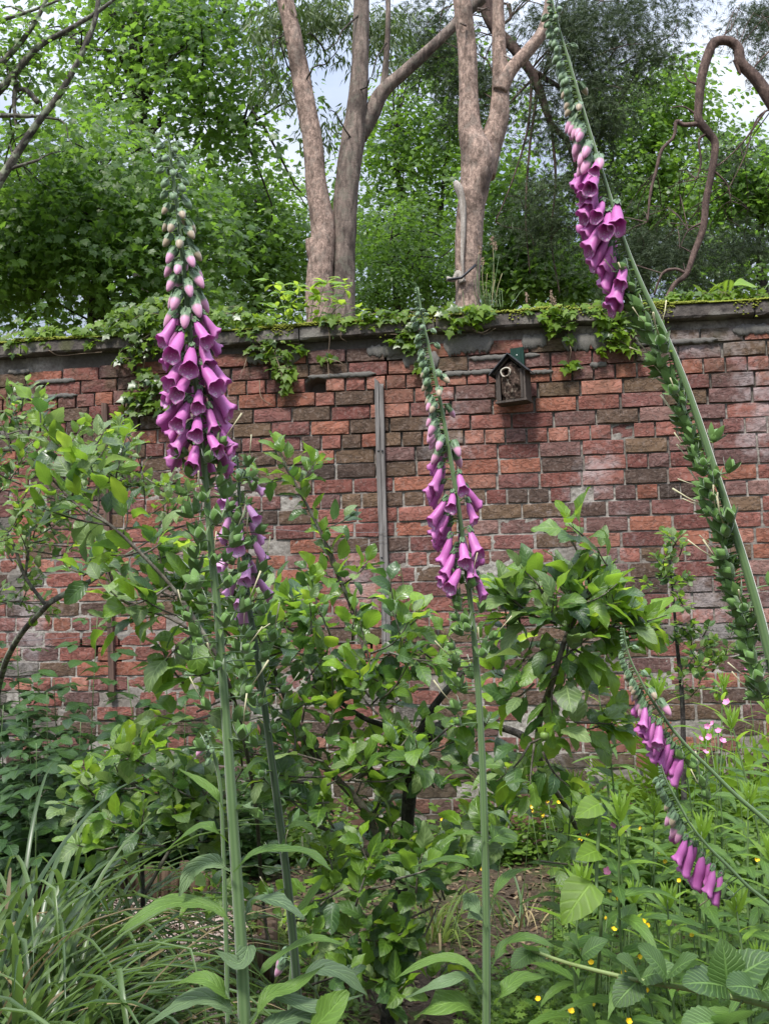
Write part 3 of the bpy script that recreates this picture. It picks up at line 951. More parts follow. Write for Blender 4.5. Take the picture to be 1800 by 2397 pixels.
def needle_tuft(seed, n=12, spread=0.55):
    rs = np.random.default_rng(seed); V = []; T = []
    for k in range(n):
        d = unit(np.array([rs.normal(0, spread), 1, rs.normal(0, spread)])); s = rs.uniform(0.6, 1)
        c = unit(np.cross(d, rs.normal(0, 1, 3))) * 0.028
        b = np.array([0, rs.uniform(0, 0.5), 0]); i = len(V)
        V += [b - c, b + c, b + d * s]; T.append((i, i + 1, i + 2))
    return G(V, T, None, [(0.5, 0.5, 0, 1)] * len(V))
T_NEED = needle_tuft(3)

def in_blobs(blobs, n, rs, power=2.2):
    B = np.array(blobs, float)                       # px, py, rx, ry, Y, rY
    w = (B[:, 2] * B[:, 3]) ** 0.9; w /= w.sum()
    i = rs.choice(len(B), n, p=w); b = B[i]
    d = unit(rs.normal(0, 1, (n, 3))) * (rs.random(n) ** (1 / power))[:, None]
    px = b[:, 0] + d[:, 0] * b[:, 2]; py = b[:, 1] - d[:, 2] * b[:, 3]; Y = b[:, 4] + d[:, 1] * b[:, 5]
    P = np.array([list(W(x, y, z)) for x, y, z in zip(px, py, Y)])
    return P, d

def sprays(blobs, n, k, rs_m, size, templ, seed, droop=0.35, tilt=0.5, flat=0.35, facing=0.35):
    """Leaf masses: n sprays of k leaves, each spray a flattened twig-end of radius rs_m."""
    rs = np.random.default_rng(seed)
    m_ = max(4, n // 7)
    C0, d0 = in_blobs(blobs, m_, rs)
    ii = rs.integers(0, m_, n)
    C = C0[ii] + rs.normal(0, 1, (n, 3)) * rs_m * np.array([1.15, 1.15, 0.55]); d = d0[ii]
    P = np.repeat(C, k, 0)
    ang = rs.random(n * k) * 2 * math.pi; rad = np.sqrt(rs.random(n * k)) * rs_m
    nrm = unit(np.array([0, 0, 1.0]) + rs.normal(0, 0.3, (n, 3)) + d * 0.35 + np.array([0, -facing, 0]))
    ex = unit(np.cross(nrm, rs.normal(0, 1, (n, 3)))); ey = np.cross(nrm, ex)
    ex, ey, nr = (np.repeat(q, k, 0) for q in (ex, ey, nrm))
    dirs = ex * np.cos(ang)[:, None] + ey * np.sin(ang)[:, None]
    P = P + dirs * rad[:, None] + nr * rs.normal(0, rs_m * flat, (n * k, 1)) - np.array([0, 0, 1]) * (rad ** 2 / rs_m * 0.35)[:, None]
    D = dirs + rs.normal(0, 0.35, (n * k, 3)) - np.array([0, 0, droop])
    U = nr + rs.normal(0, tilt, (n * k, 3))
    S = size * rs.uniform(0.65, 1.2, n * k)
    rnd = np.clip(np.repeat(rs.random(n), k) * 0.6 + rs.random(n * k) * 0.4, 0, 0.999)
    return scatter(templ, frames(P, D, U, S), rnd), C

def trunk(pts, radii, seg=16, seed=0, amp=0.07, n=None, Y=None):
    """pts: (px, py) + Y, or world points; a knobbly tapered tube."""
    P = [W(p[0], p[1], p[2] if len(p) > 2 else Y) for p in pts]
    n = n or max(8, len(P) * 7)
    path = smooth_path([(*p, r) for p, r in zip(P, radii)], n)
    def bump(PP, a):
        out = np.ones((len(PP), len(a)))
        for i, p in enumerate(PP):
            for j, q in enumerate(a):
                out[i, j] = 1 + amp * mnoise.noise(Vector((p[0] * 3 + math.cos(q) * 0.9 + seed, p[2] * 2.2, math.sin(q) * 0.9))) + amp * 0.7 * mnoise.noise(Vector((math.cos(q) * 2.6, p[2] * 9 + seed, math.sin(q) * 2.6)))
        return out
    return tube(path[:, :3], path[:, 3], seg, True, bump=bump)

def rpx(wpx, Y):
    return wpx / 2 * Y / FPX

def twigs(starts, ends, r0, seed, sag=0.15, seg=4, n=7):
    rs = np.random.default_rng(seed); gs = []
    for a, b in zip(starts, ends):
        a, b = np.array(a), np.array(b); L = np.linalg.norm(b - a)
        m1 = a * 0.6 + b * 0.4 + rs.normal(0, 0.08, 3) * L + np.array([0, 0, sag * L]); m2 = a * 0.25 + b * 0.75 + rs.normal(0, 0.06, 3) * L + np.array([0, 0, sag * L * 0.5])
        gs.append(tube(smooth_path([a, m1, m2, b], n), np.linspace(r0 * (0.5 + L * 0.25), r0 * 0.25, n), seg, False))
    return join(gs)

def tree(label, name, Y, trunks, crowns, bark, cat='tree', limbs=8, twig_from=None, seed=0, loc_px=None, group=None, twig_r=0.02):
    base = W(loc_px or trunks[0][0][0][0], 1450, Y); base.z = 0
    t = thing(name, label, cat, base, group)
    gs = []
    ends = []
    for k, (pts, wid) in enumerate(trunks):
        pts3 = [(p[0], p[1], p[2] if len(p) > 2 else Y) for p in pts]
        rad = [rpx(w_, p[2]) for w_, p in zip(wid, pts3)]
        gs.append((k, trunk(pts3, rad, 14 if wid[0] > 30 else 8, seed + k)))
        ends += [W(*p) for p in pts3]
    for k, g in gs:
        part('trunk' if k == 0 else 'branch', to_mesh('trunk' if k == 0 else 'branch', g, bark), t)
    for (blobs, n, kk, rsm, size, templ, mat, kw) in crowns:
        g, C = sprays(blobs, n, kk, rsm, size, templ, seed + 17, **kw)
        part('crown', to_mesh('crown', g, mat), t)
        if limbs:
            rs = np.random.default_rng(seed + 5)
            sel = C[rs.choice(len(C), min(len(C), limbs * 5), replace=False)]
            E = np.array([list(e) for e in ends])
            st = [E[np.argmin(np.linalg.norm(E - c, axis=1) + rs.random(len(E)) * 0.5)] for c in sel]
            part('twigs', to_mesh('twigs', twigs(st, sel, twig_r, seed), bark), t, kind='stuff')
    return t

# the far wood: one mass nobody could count
def far_wood():
    B = []
    rs = random.Random(4)
    for px in range(-200, 2050, 75):
        top = 455 + 50 * math.sin(px * 0.011) + rs.uniform(-30, 30)
        if px > 1350: top += 10
        for py in range(int(top), 860, 85):
            B.append((px, py, 70, 65, 30 + rs.uniform(-3, 6), 3))
    g, _ = sprays(B, 2500, 11, 0.55, 0.20, T_SIMPLE, 5, facing=0.5)
    o = part('far_woodland', to_mesh('far_woodland', g, LM_FAR)); tag(o, 'dense far-off green woodland behind the trunks', None, None, 'stuff')
far_wood()

tree('tall dark sycamore with an open crown at the upper left', 'sycamore_tree', 17,
     [([(345, 760), (338, 560), (330, 330), (322, 200), (318, 60), (322, -80)], [60, 52, 44, 38, 32, 24]),
      ([(338, 235), (380, 160), (440, 100), (520, 40)], [24, 18, 12, 6]),
      ([(330, 330), (400, 265), (470, 262), (570, 300)], [20, 14, 10, 5]),
      ([(330, 130), (260, 120), (190, 115)], [14, 10, 6]),
      ([(322, 90), (250, 20), (200, -40)], [16, 12, 8])],
     [([(470, 50, 150, 95, 17, 1.6), (340, -10, 190, 90, 17, 1.5), (430, 190, 170, 85, 16.5, 1.5), (540, 150, 55, 100, 17, 1.0), (300, 130, 100, 80, 17.5, 1.3),
        (520, 300, 100, 75, 17, 1.2), (420, 370, 120, 70, 17, 1.2), (240, 210, 80, 60, 17, 1), (560, 20, 70, 70, 17, 1), (600, 470, 60, 70, 17.5, 1), (180, 40, 60, 50, 18, 1)], 430, 17, 0.40, 0.125, T_SYC, LM_SYC, {})],
     BK_DARK, limbs=16, seed=3, twig_r=0.03)
tree('bright green sycamore with hanging seed keys filling the left side', 'sycamore_tree', 13.5,
     [([(230, 760), (235, 640), (240, 520), (235, 400)], [50, 40, 26, 14])],
     [([(190, 290, 95, 70, 13.5, 1.0), (240, 380, 170, 95, 13.5, 1.3), (110, 430, 140, 80, 13.3, 1.1), (330, 470, 140, 100, 13.6, 1.2), (60, 560, 130, 110, 13.4, 1.1),
        (230, 560, 190, 110, 13.2, 1.2), (420, 590, 130, 110, 13.7, 1.1), (130, 690, 190, 80, 13.3, 1.0), (400, 720, 170, 70, 13.6, 1.0), (-40, 640, 90, 140, 13.5, 1.1)], 900, 17, 0.32, 0.108, T_SYC, LM_SYC, dict(facing=0.6))],
     BK_DARK, limbs=6, seed=13)
tree('yellow-green young tree left of the pink twin trunk', 'young_tree', 20,
     [([(600, 760), (605, 600), (600, 450)], [26, 20, 10])],
     [([(585, 430, 60, 50, 20, 1.0), (540, 470, 80, 70, 20, 1.2), (640, 500, 60, 60, 20, 1.0), (560, 570, 110, 90, 20, 1.4), (660, 600, 90, 110, 20, 1.4), (600, 700, 150, 70, 20, 1.4)], 700, 14, 0.34, 0.125, T_OAK, LM_OAK, {})],
     BK_DARK, limbs=5, seed=23)
tree('grey lichen-covered bare branches crossing the top left corner', 'lichen_tree', 11,
     [([(-150, 640), (-60, 520), (15, 400), (80, 300), (140, 220), (190, 130), (225, 40), (235, -60)], [30, 26, 22, 19, 17, 15, 13, 10]),
      ([(15, 400), (40, 390), (90, 375)], [12, 9, 7]),
      ([(-60, 270), (20, 190), (90, 110), (160, 70), (240, 20), (300, -30)], [24, 20, 17, 13, 10, 6]),
      ([(-40, 190), (40, 110), (90, 40), (120, -30)], [18, 15, 12, 9]),
      ([(-40, 60), (60, 30), (140, 0)], [14, 9, 6]), ([(-40, 270), (80, 272), (140, 280)], [14, 9, 5]), ([(90, 240), (60, 210), (30, 215)], [14, 12, 8]),
      ([(40, 190), (34, 240), (40, 300)], [14, 11, 7])],
     [([(40, 60, 60, 40, 11, .5), (30, 300, 60, 40, 11.5, .5), (120, 170, 50, 30, 11, .5), (230, 330, 50, 20, 11, .5), (60, 430, 90, 60, 11.5, .5), (20, 150, 60, 60, 11.5, .5)], 150, 10, 0.2, 0.09, T_OAK, LM_SYC, {})],
     BK_LICH, limbs=5, seed=33)

# two smooth pink trunks rising from one foot, with pieces of hanging foliage
def twin():
    Y = 10.6
    t = thing('twin_trunk_tree', 'two tall pinkish-grey trunks growing from one foot, left of centre', 'tree', (W(790, 1450, Y).x, Y, 0))
    spec = [('trunk', [(765, 1100), (762, 900), (748, 690), (752, 600), (757, 540), (742, 440), (732, 330), (708, 200), (690, 100), (668, 0), (650, -80)], [90, 84, 68, 62, 58, 52, 48, 46, 44, 42, 40], 0),
            ('trunk', [(808, 1100), (806, 900), (804, 700), (806, 600), (808, 500), (816, 400), (830, 300), (840, 200), (845, 90), (846, 0), (848, -80)], [64, 60, 58, 56, 58, 58, 56, 46, 42, 40, 38], 0.05),
            ('branch', [(838, 320), (868, 268), (895, 215), (950, 165), (1005, 115), (1050, 72), (1100, 22), (1128, -5)], [48, 42, 36, 30, 28, 26, 28, 30], 0.1),
            ('branch', [(896, 215), (903, 150), (908, 60), (908, -60)], [20, 15, 13, 12], 0.1),
            ('cut_stub', [(758, 650), (738, 600), (728, 572), (726, 560)], [44, 40, 26, 22], -0.02)]
    for k, (nm, pts, wd, dy) in enumerate(spec):
        g = trunk([(x, y, Y + dy) for x, y in pts], [rpx(q, Y) for q in wd], 22, 70 + k, 0.10)
        part(nm, to_mesh(nm, g, BK_PINE if k in (0, 4) else BK_GREY), t)
    st = [W(846, 30, Y), W(668, 60, Y), W(905, 100, Y), W(700, 190, Y), W(700, 220, Y), W(840, 210, Y), W(760, 118, Y), W(835, 340, Y)]
    en = [W(760, 118, 10.2), W(640, 140, 10.4), W(870, 180, 10.2), W(640, 100, 10.3), W(790, 120, 10.3), W(880, 190, 10.2), W(720, 80, 10.2), W(770, 260, 10.4)]
    part('twigs', to_mesh('twigs', twigs([list(a) for a in st], [list(a) for a in en], 0.016, 9, 0.1), BK_DARK), t, kind='stuff')
    B = [(690, 30, 55, 50, 11.2, .4), (650, 90, 30, 60, 10.9, .3), (655, 200, 38, 70, 11.2, .4), (755, 20, 60, 45, 11.3, .4), (775, 95, 40, 45, 11.3, .3), (795, 190, 45, 55, 11.3, .4), (775, 280, 35, 45, 11.3, .3),
         (870, 140, 35, 70, 11.4, .4), (880, 60, 45, 50, 11.4, .3), (640, 10, 30, 40, 11, .3), (930, 60, 45, 60, 11.6, .4)]
    g, C = sprays(B, 330, 13, 0.13, 0.115, T_LONG, 77, droop=1.3, tilt=0.8)
    part('crown', to_mesh('crown', g, LM_HANG), t)
twin()

def scarred():
    Y = 9.8
    t = thing('scarred_pine', 'forked pale pink pine trunk with a long scar, centre right', 'tree', (W(1095, 1450, Y).x, Y, 0))
    spec = [('trunk', [(1095, 1100), (1094, 850), (1094, 700), (1096, 600), (1100, 500), (1112, 430), (1118, 370), (1100, 300), (1096, 200), (1092, 100), (1082, 0), (1078, -80)], [72, 66, 60, 62, 66, 74, 82, 56, 48, 46, 44, 42], 0),
            ('branch', [(1128, 410), (1148, 340), (1168, 270), (1172, 200), (1168, 110), (1165, 0), (1164, -80)], [66, 56, 50, 42, 34, 28, 26], 0.06),
            ('branch', [(1170, 215), (1195, 165), (1235, 120), (1268, 75), (1282, 20), (1288, -60)], [38, 34, 30, 27, 22, 18], 0.02)]
    for k, (nm, pts, wd, dy) in enumerate(spec):
        g = trunk([(x, y, Y + dy) for x, y in pts], [rpx(q, Y) for q in wd], 24, 90 + k, 0.09)
        part(nm, to_mesh(nm, g, BK_PINE), t)
    sc = bark_mat('dead_wood', (0.30, 0.26, 0.22), (0.50, 0.46, 0.41), None, 1.4, 0.12, 0.6)
    g = trunk([(x, y, Y - 0.13) for x, y in [(1066, 425), (1074, 440), (1082, 470), (1084, 540), (1082, 610), (1085, 660)]], [rpx(q, Y) for q in [12, 20, 17, 12, 8, 4]], 10, 4, 0.3)
    part('bark_scar', to_mesh('bark_scar', g, sc), t)
    g = trunk([(x, y, Y - 0.10) for x, y in [(1082, 662), (1072, 640), (1062, 655), (1045, 652)]], [rpx(q, Y) for q in [18, 16, 12, 12]], 8, 4, 0.3)
    part('bark_scar', to_mesh('bark_scar', g, sc), t)
    g = tube([W(1048, 655, Y - 0.15), W(1080, 650, Y - 0.17), W(1100, 632, Y - 0.17), W(1113, 620, Y - 0.15)], 0.012, 6)
    part('rope', to_mesh('rope', g, MAT_DARK), t)
    # snags
    for x, y, dx, dy in [(1118, 20, 30, 4), (1120, 28, 24, -12), (1090, 60, -14, -6), (1180, 130, 18, 10)]:
        part('snag', to_mesh('snag', tube([W(x, y, Y - 0.1), W(x + dx, y + dy, Y - 0.2)], [0.012, 0.004], 5), BK_GREY), t)
scarred()

tree('dark pine with drooping needle sprays behind the forked trunk', 'pine_tree', 12,
     [([(1135, -60), (1140, 20), (1165, 75), (1200, 110), (1240, 165), (1262, 210), (1290, 290), (1325, 330), (1350, 400), (1370, 470)], [40, 36, 32, 28, 24, 22, 16, 13, 9, 6]),
      ([(1235, 160), (1270, 180), (1340, 230), (1400, 330)], [16, 13, 9, 5]), ([(1190, 10), (1195, 40), (1180, 55)], [12, 9, 7]),
      ([(1245, 170), (1235, 300), (1200, 420), (1160, 520)], [8, 6, 4, 3]), ([(1260, 200), (1240, 340), (1230, 500), (1240, 640)], [8, 6, 4, 3]),
      ([(1290, 290), (1300, 420), (1290, 560), (1310, 690)], [8, 6, 4, 3]), ([(1250, 180), (1180, 260), (1150, 340), (1140, 420)], [7, 5, 4, 3])],
     [([(1330, 40, 130, 60, 12, .8), (1450, 25, 110, 45, 12, .7), (1380, 130, 90, 70, 12, .7), (1430, 190, 70, 60, 12, .7), (1340, 240, 70, 80, 12, .6), (1400, 290, 60, 70, 12, .6), (1280, 330, 50, 90, 12, .6),
        (1360, 400, 60, 90, 12, .6), (1250, 480, 50, 100, 12, .6), (1300, 570, 60, 110, 12, .6), (1240, 240, 40, 60, 12, .5), (1560, 20, 70, 25, 12, .5), (1110, 210, 40, 90, 12.4, .4), (980, 40, 60, 40, 12.4, .4),
        (1060, 80, 40, 50, 12.4, .4), (1160, 180, 40, 60, 12.6, .4), (1010, 130, 50, 60, 12.6, .4), (1500, 110, 60, 30, 12, .5)], 1300, 9, 0.16, 0.10, T_NEED, LM_NEED, dict(droop=0.5, tilt=1.0))],
     BK_RED, limbs=14, seed=43, twig_r=0.012)
_jr = random.Random(5)
def jit(pts, a):
    return [(x + _jr.uniform(-a, a), y + _jr.uniform(-a, a)) for x, y in pts]
tree('crooked reddish pine branch arching down at the far right', 'crooked_pine', 9.5,
     [(jit([(1860, 330), (1800, 232), (1765, 180), (1738, 148), (1722, 112), (1700, 100), (1672, 102), (1655, 130), (1645, 190), (1636, 250), (1632, 285), (1655, 315), (1672, 345), (1668, 410), (1655, 470), (1640, 530), (1625, 590), (1605, 640), (1582, 660), (1560, 690), (1550, 730)], 5),
       [34, 32, 30, 27, 25, 24, 24, 23, 22, 21, 21, 21, 19, 17, 17, 17, 15, 13, 12, 11, 11]),
      ([(1632, 290), (1600, 292), (1582, 285), (1576, 320), (1548, 352), (1535, 400), (1522, 450), (1515, 520)], [13, 11, 10, 8, 9, 8, 7, 4]),
      ([(1655, 312), (1635, 330), (1640, 380), (1630, 420)], [8, 6, 5, 3]), ([(1606, 640), (1580, 630), (1550, 640), (1530, 690)], [8, 7, 6, 5]),
      ([(1720, 140), (1728, 165), (1732, 175)], [14, 9, 5]), ([(1640, 200), (1612, 190), (1600, 170)], [7, 4, 2]), ([(1670, 400), (1700, 430), (1710, 470)], [6, 4, 2]), ([(1645, 520), (1610, 540), (1590, 580)], [6, 4, 2]), ([(1690, 98), (1696, 80), (1710, 70)], [6, 4, 2]), ([(1632, 270), (1600, 250), (1570, 252)], [6, 4, 2]),
      ([(1790, 260), (1740, 330), (1690, 380), (1650, 400)], [6, 4, 3, 2]), ([(1810, 250), (1770, 280), (1740, 370), (1700, 450)], [5, 4, 3, 2]), ([(1810, 110), (1770, 150), (1745, 190)], [5, 4, 2])],
     [([(1780, 60, 40, 40, 10, .4), (1790, 140, 30, 30, 10, .4), (1800, 10, 40, 40, 10, .4), (1700, 370, 40, 30, 10, .4), (1570, 590, 90, 40, 10.5, .5), (1650, 650, 110, 50, 10.5, .5), (1500, 560, 60, 70, 10.5, .5), (1740, 560, 50, 60, 10.5, .5), (1690, 230, 30, 20, 10.5, .4), (1470, 640, 60, 60, 10.5, .4)],
       520, 9, 0.12, 0.085, T_NEED, LM_NEED, dict(tilt=1.0))],
     BK_RED, limbs=10, seed=53, twig_r=0.006)
tree('leafy oak seen between the twin trunk and the forked pine', 'oak_tree', 19,
     [([(985, 760), (990, 640), (960, 520), (930, 400), (925, 300)], [30, 26, 18, 12, 8]), ([(990, 600), (1030, 500), (1040, 380)], [16, 12, 6])],
     [([(1000, 250, 90, 80, 19, 1.2), (930, 320, 90, 80, 19, 1.2), (1020, 370, 100, 90, 19, 1.2), (900, 420, 80, 80, 19, 1.2), (980, 500, 130, 80, 19, 1.2), (900, 560, 90, 80, 19, 1.2), (1040, 130, 60, 60, 19, 1), (1010, 180, 60, 50, 19.5, 1), (1190, 330, 60, 90, 19, 1), (1200, 230, 60, 60, 19, 1)],
       680, 14, 0.32, 0.12, T_OAK, LM_OAK, {})],
     BK_DARK, limbs=6, seed=63)
tree('small-leaved shrubby tree low between the two pink trunks', 'holly_tree', 13,
     [([(930, 760), (925, 640), (915, 560)], [20, 16, 8])],
     [([(900, 600, 80, 70, 13, .8), (960, 660, 110, 60, 13, .8), (870, 700, 70, 60, 13, .8), (1020, 600, 50, 80, 13, .7), (860, 540, 50, 60, 13, .6), (960, 520, 40, 60, 13, .5), (1050, 680, 40, 40, 13, .5)], 620, 12, 0.17, 0.075, T_SIMPLE, LM_SYC, {})],
     BK_DARK, limbs=4, seed=73)
tree('green hazel-like tree low behind the wall right of the forked pine', 'hazel_tree', 14,
     [([(1180, 760), (1160, 640), (1220, 560), (1290, 520)], [18, 14, 10, 5]), ([(1175, 700), (1240, 590), (1300, 570)], [9, 7, 4])],
     [([(1190, 500, 60, 50, 14, .8), (1230, 570, 90, 60, 14, .8), (1180, 640, 80, 60, 14, .8), (1300, 640, 90, 60, 14, .8), (1380, 670, 80, 50, 14, .8), (1170, 440, 50, 50, 14, .7)], 800, 12, 0.22, 0.10, T_OAK, LM_SYC, {})],
     BK_DARK, limbs=6, seed=83)
tree('light green oak crown under the pale sky at right', 'oak_tree', 18,
     [([(1500, 760), (1510, 600), (1520, 450), (1530, 300)], [34, 28, 20, 10]), ([(1510, 560), (1440, 420), (1430, 300)], [16, 12, 6])],
     [([(1500, 150, 45, 50, 18, .9), (1560, 190, 70, 50, 18, 1), (1460, 230, 80, 60, 18, 1), (1600, 260, 50, 80, 18, 1), (1530, 300, 100, 80, 18, 1.1), (1450, 380, 90, 80, 18, 1.1), (1570, 420, 90, 80, 18, 1.1), (1500, 500, 110, 70, 18, 1.1), (1610, 540, 70, 70, 18, 1)],
       700, 14, 0.31, 0.118, T_OAK, LM_OAK, {})],
     BK_DARK, limbs=7, seed=93)
tree('dark green tree at the right edge beyond the crooked branch', 'edge_tree', 16,
     [([(1790, 760), (1780, 600), (1775, 420)], [30, 24, 12])],
     [([(1760, 400, 60, 60, 16, .9), (1790, 470, 60, 60, 16, .9), (1730, 500, 60, 60, 16, .9), (1780, 340, 50, 50, 16, .8), (1820, 400, 50, 120, 16, .9), (1720, 640, 110, 40, 16, .9), (1690, 430, 40, 60, 16, .7)], 430, 12, 0.28, 0.12, T_OAK, LM_SYC, {})],
     BK_DARK, limbs=7, seed=103)

# ------------------------------------------------------------------ ivy and plants on the wall top
LM_IVY = leaf_mat('ivy_leaf', (0.075, 0.145, 0.012), (0.155, 0.255, 0.018), (0.42, 0.62, 0.04), 0.42, 0.5, 0.35, 0, bump=0.2)
LM_IVYD = leaf_mat('ivy_leaf_dark', (0.035, 0.075, 0.018), (0.085, 0.14, 0.03), (0.18, 0.30, 0.05), 0.3, 0.35, 0.5, 0)
LM_BRIGHT = leaf_mat('young_leaf', (0.12, 0.23, 0.016), (0.19, 0.32, 0.022), (0.55, 0.75, 0.07), 0.45, 0.4, 0.5, 4, 0.2)
MAT_VINE = plain('vine_stem', (0.19, 0.14, 0.095), 0.8, 0.3, 60, 0.5)
MAT_GSTEM = plain('green_stem', (0.10, 0.16, 0.055), 0.55, 0.3, 60, 0.2)

IVY_OUT = [(0.0, 0.0), (0.22, -0.10), (0.42, 0.02), (0.30, 0.22), (0.50, 0.45), (0.22, 0.55), (0.0, 1.0)]
IVY_G = [lobed(IVY_OUT, curl=0.25, seed=s, centre=(0, 0.3)) for s in range(3)]
IVY_T = [(to_mesh('ivy_leaf', g, LM_IVY), g) for g in IVY_G]
IVY_TD = [(to_mesh('ivy_leaf', g, LM_IVYD), g) for g in IVY_G]

def ivy(label, blobs, strands=(), seed=0, size=0.058, dark=0.15, group='ivy clumps along the wall'):
    """blobs: (px, py, rx, ry, n, off): leaves in front of / on top of the wall."""
    rs = np.random.default_rng(seed)
    b0 = blobs[0]
    t = thing('ivy_clump', label, 'ivy', WW(b0[0], b0[1], 0.06), group)
    Ms = {0: [], 1: []}
    nodes = []
    for (px, py, rx, ry, n, off) in blobs:
        for k in range(n):
            a = rs.random() * 2 * math.pi; r = math.sqrt(rs.random())
            x, y = px + rx * r * math.cos(a), py + ry * r * math.sin(a)
            o = max(0.015, off * rs.uniform(0.3, 1.3))
            if off < 0: o = -rs.uniform(0.0, -off)
            p = WW(x, y, o)
            face = WN * rs.uniform(0.3, 1.2) + Vector((0, 0, rs.uniform(0.1, 1.1))) + Vector(rs.normal(0, 0.35, 3))
            d = Vector((rs.normal(0, 0.7), 0, -rs.uniform(0.1, 1.0))) + WN * rs.uniform(0, 0.5)
            s = size * rs.uniform(0.55, 1.2)
            M = frames([list(p)], [list(d)], list(face), s)[0]
            Ms[1 if rs.random() < dark else 0].append(Matrix(M))
            nodes.append(p)
    pieces(t, 'leaf', IVY_T, Ms[0], limit=200)
    if Ms[1]: pieces(t, 'leaf', IVY_TD, Ms[1], limit=90)
    gs = []
    for st in strands:
        P = smooth_path([WW(x, y, 0.045 + 0.02 * math.sin(i * 2 + seed)) for i, (x, y) in enumerate(st)], len(st) * 4)
        gs.append(tube(P, np.linspace(0.0032, 0.0018, len(P)), 5))
    for k in range(0, len(nodes) - 1, 3):
        gs.append(tube([nodes[k], nodes[k] * 0.5 + nodes[k + 1] * 0.5 + WN * 0.01, nodes[k + 1]], 0.0012, 3, False) if (nodes[k] - nodes[k + 1]).length < 0.16 else G())
    part('vine_stem', to_mesh('vine_stem', join(gs), MAT_VINE), t)
    return t

ivy('small ivy patch on the coping at the far left end', [(40, 785, 45, 16, 22, .06), (30, 815, 30, 20, 20, .05), (100, 772, 30, 8, 10, .05)], [[(100, 780), (120, 800), (150, 822)]], 1)
ivy('thin ivy tuft trailing over the coping left of the big ivy mass', [(118, 790, 14, 28, 16, .05), (125, 768, 25, 8, 10, .05), (190, 775, 30, 10, 14, .05), (215, 798, 24, 10, 10, .05)], [[(115, 820), (140, 832), (190, 828), (240, 824)]], 2)
ivy('large ivy mass spilling over the wall behind the pink foxglove spike', [(330, 735, 75, 26, 90, .10), (255, 765, 55, 18, 36, .07), (340, 790, 60, 45, 90, .10), (300, 830, 30, 22, 26, .07), (290, 715, 30, 15, 20, .07), (400, 710, 50, 18, 30, .08), (390, 770, 50, 40, 50, .06)],
    [[(340, 840), (333, 880), (322, 920)], [(300, 790), (310, 830)]], 3, dark=0.3)
ivy('hanging ivy bunch below the large mass, left of the foxglove flowers', [(345, 900, 36, 30, 44, .07), (320, 945, 30, 28, 36, .06), (370, 930, 30, 30, 30, .06), (340, 870, 22, 14, 12, .06)], [[(338, 850), (325, 900), (320, 950)]], 4, dark=0.45)
ivy('ivy strand hanging under the coping right of the pink foxglove spike', [(625, 785, 50, 22, 30, .05), (610, 810, 30, 28, 26, .05), (645, 835, 40, 20, 22, .05), (665, 870, 30, 24, 30, .05), (665, 905, 10, 18, 8, .05), (575, 780, 22, 14, 12, .05), (700, 812, 30, 12, 10, .04), (770, 835, 24, 9, 8, .04)],
    [[(580, 830), (572, 860), (560, 885)], [(608, 890), (612, 930), (640, 950)], [(640, 820), (655, 860), (665, 900)]], 5, dark=0.25)
ivy('bright ivy band on the coping left of the leafy seedling shrub', [(540, 742, 60, 14, 50, .06), (480, 735, 40, 18, 34, .06), (600, 748, 40, 10, 24, .05), (545, 725, 40, 10, 18, .0)], [], 6)
ivy('ivy on the coping between the seedling shrub and the centre foxglove', [(790, 745, 45, 12, 34, .06), (850, 745, 40, 10, 24, .05), (900, 735, 50, 14, 40, .06), (870, 760, 20, 10, 10, .05), (800, 775, 30, 10, 9, .05)],
    [[(765, 755), (772, 790), (768, 840), (770, 885)], [(800, 770), (798, 790), (812, 800)], [(770, 840), (800, 850), (806, 870)]], 7)
ivy('ivy trailing down beside the centre foxglove tip', [(955, 740, 45, 16, 36, .06), (950, 780, 24, 24, 24, .05), (965, 810, 22, 14, 16, .05), (985, 855, 22, 20, 12, .04), (930, 795, 18, 14, 8, .05)],
    [[(905, 755), (915, 775), (930, 782), (960, 776)], [(890, 750), (880, 765), (900, 780), (930, 783)]], 8, dark=0.3)
ivy('star-leaved ivy clump hanging over the dark coping below the forked pine', [(1080, 735, 50, 20, 60, .07), (1125, 728, 35, 16, 34, .07), (1060, 760, 30, 14, 22, .06), (1110, 752, 28, 12, 20, .06), (1040, 725, 40, 12, 28, .04)],
    [[(1190, 725), (1165, 755), (1130, 778), (1105, 770)], [(1110, 775), (1135, 782), (1160, 768)]], 9)
ivy('ivy clump draped over the coping right above the bird box', [(1300, 735, 40, 20, 50, .07), (1310, 762, 36, 18, 34, .06), (1270, 720, 40, 12, 26, .04), (1345, 725, 40, 14, 30, .05), (1335, 790, 12, 14, 7, .04), (1335, 852, 16, 7, 9, .03), (1320, 858, 14, 5, 5, .03)],
    [[(1330, 775), (1330, 800), (1336, 820), (1332, 845)]], 10)
ivy('wide ivy curtain behind the tall leaning foxglove stem', [(1430, 735, 50, 22, 60, .07), (1400, 715, 40, 14, 36, .05), (1440, 770, 45, 20, 36, .06), (1445, 800, 40, 16, 28, .05), (1480, 815, 20, 10, 8, .05), (1410, 818, 14, 8, 6, .04), (1465, 740, 30, 30, 20, .06)],
    [[(1420, 760), (1440, 790), (1480, 815)], [(1470, 730), (1475, 800), (1473, 845)]], 11, dark=0.2)
ivy('low bright ivy fringe on the coping right of the leaning foxglove', [(1600, 692, 50, 9, 34, .02), (1680, 690, 60, 10, 40, .0), (1760, 686, 50, 12, 30, .0), (1560, 705, 40, 8, 18, .03)], [], 12, 0.05, 0.05)

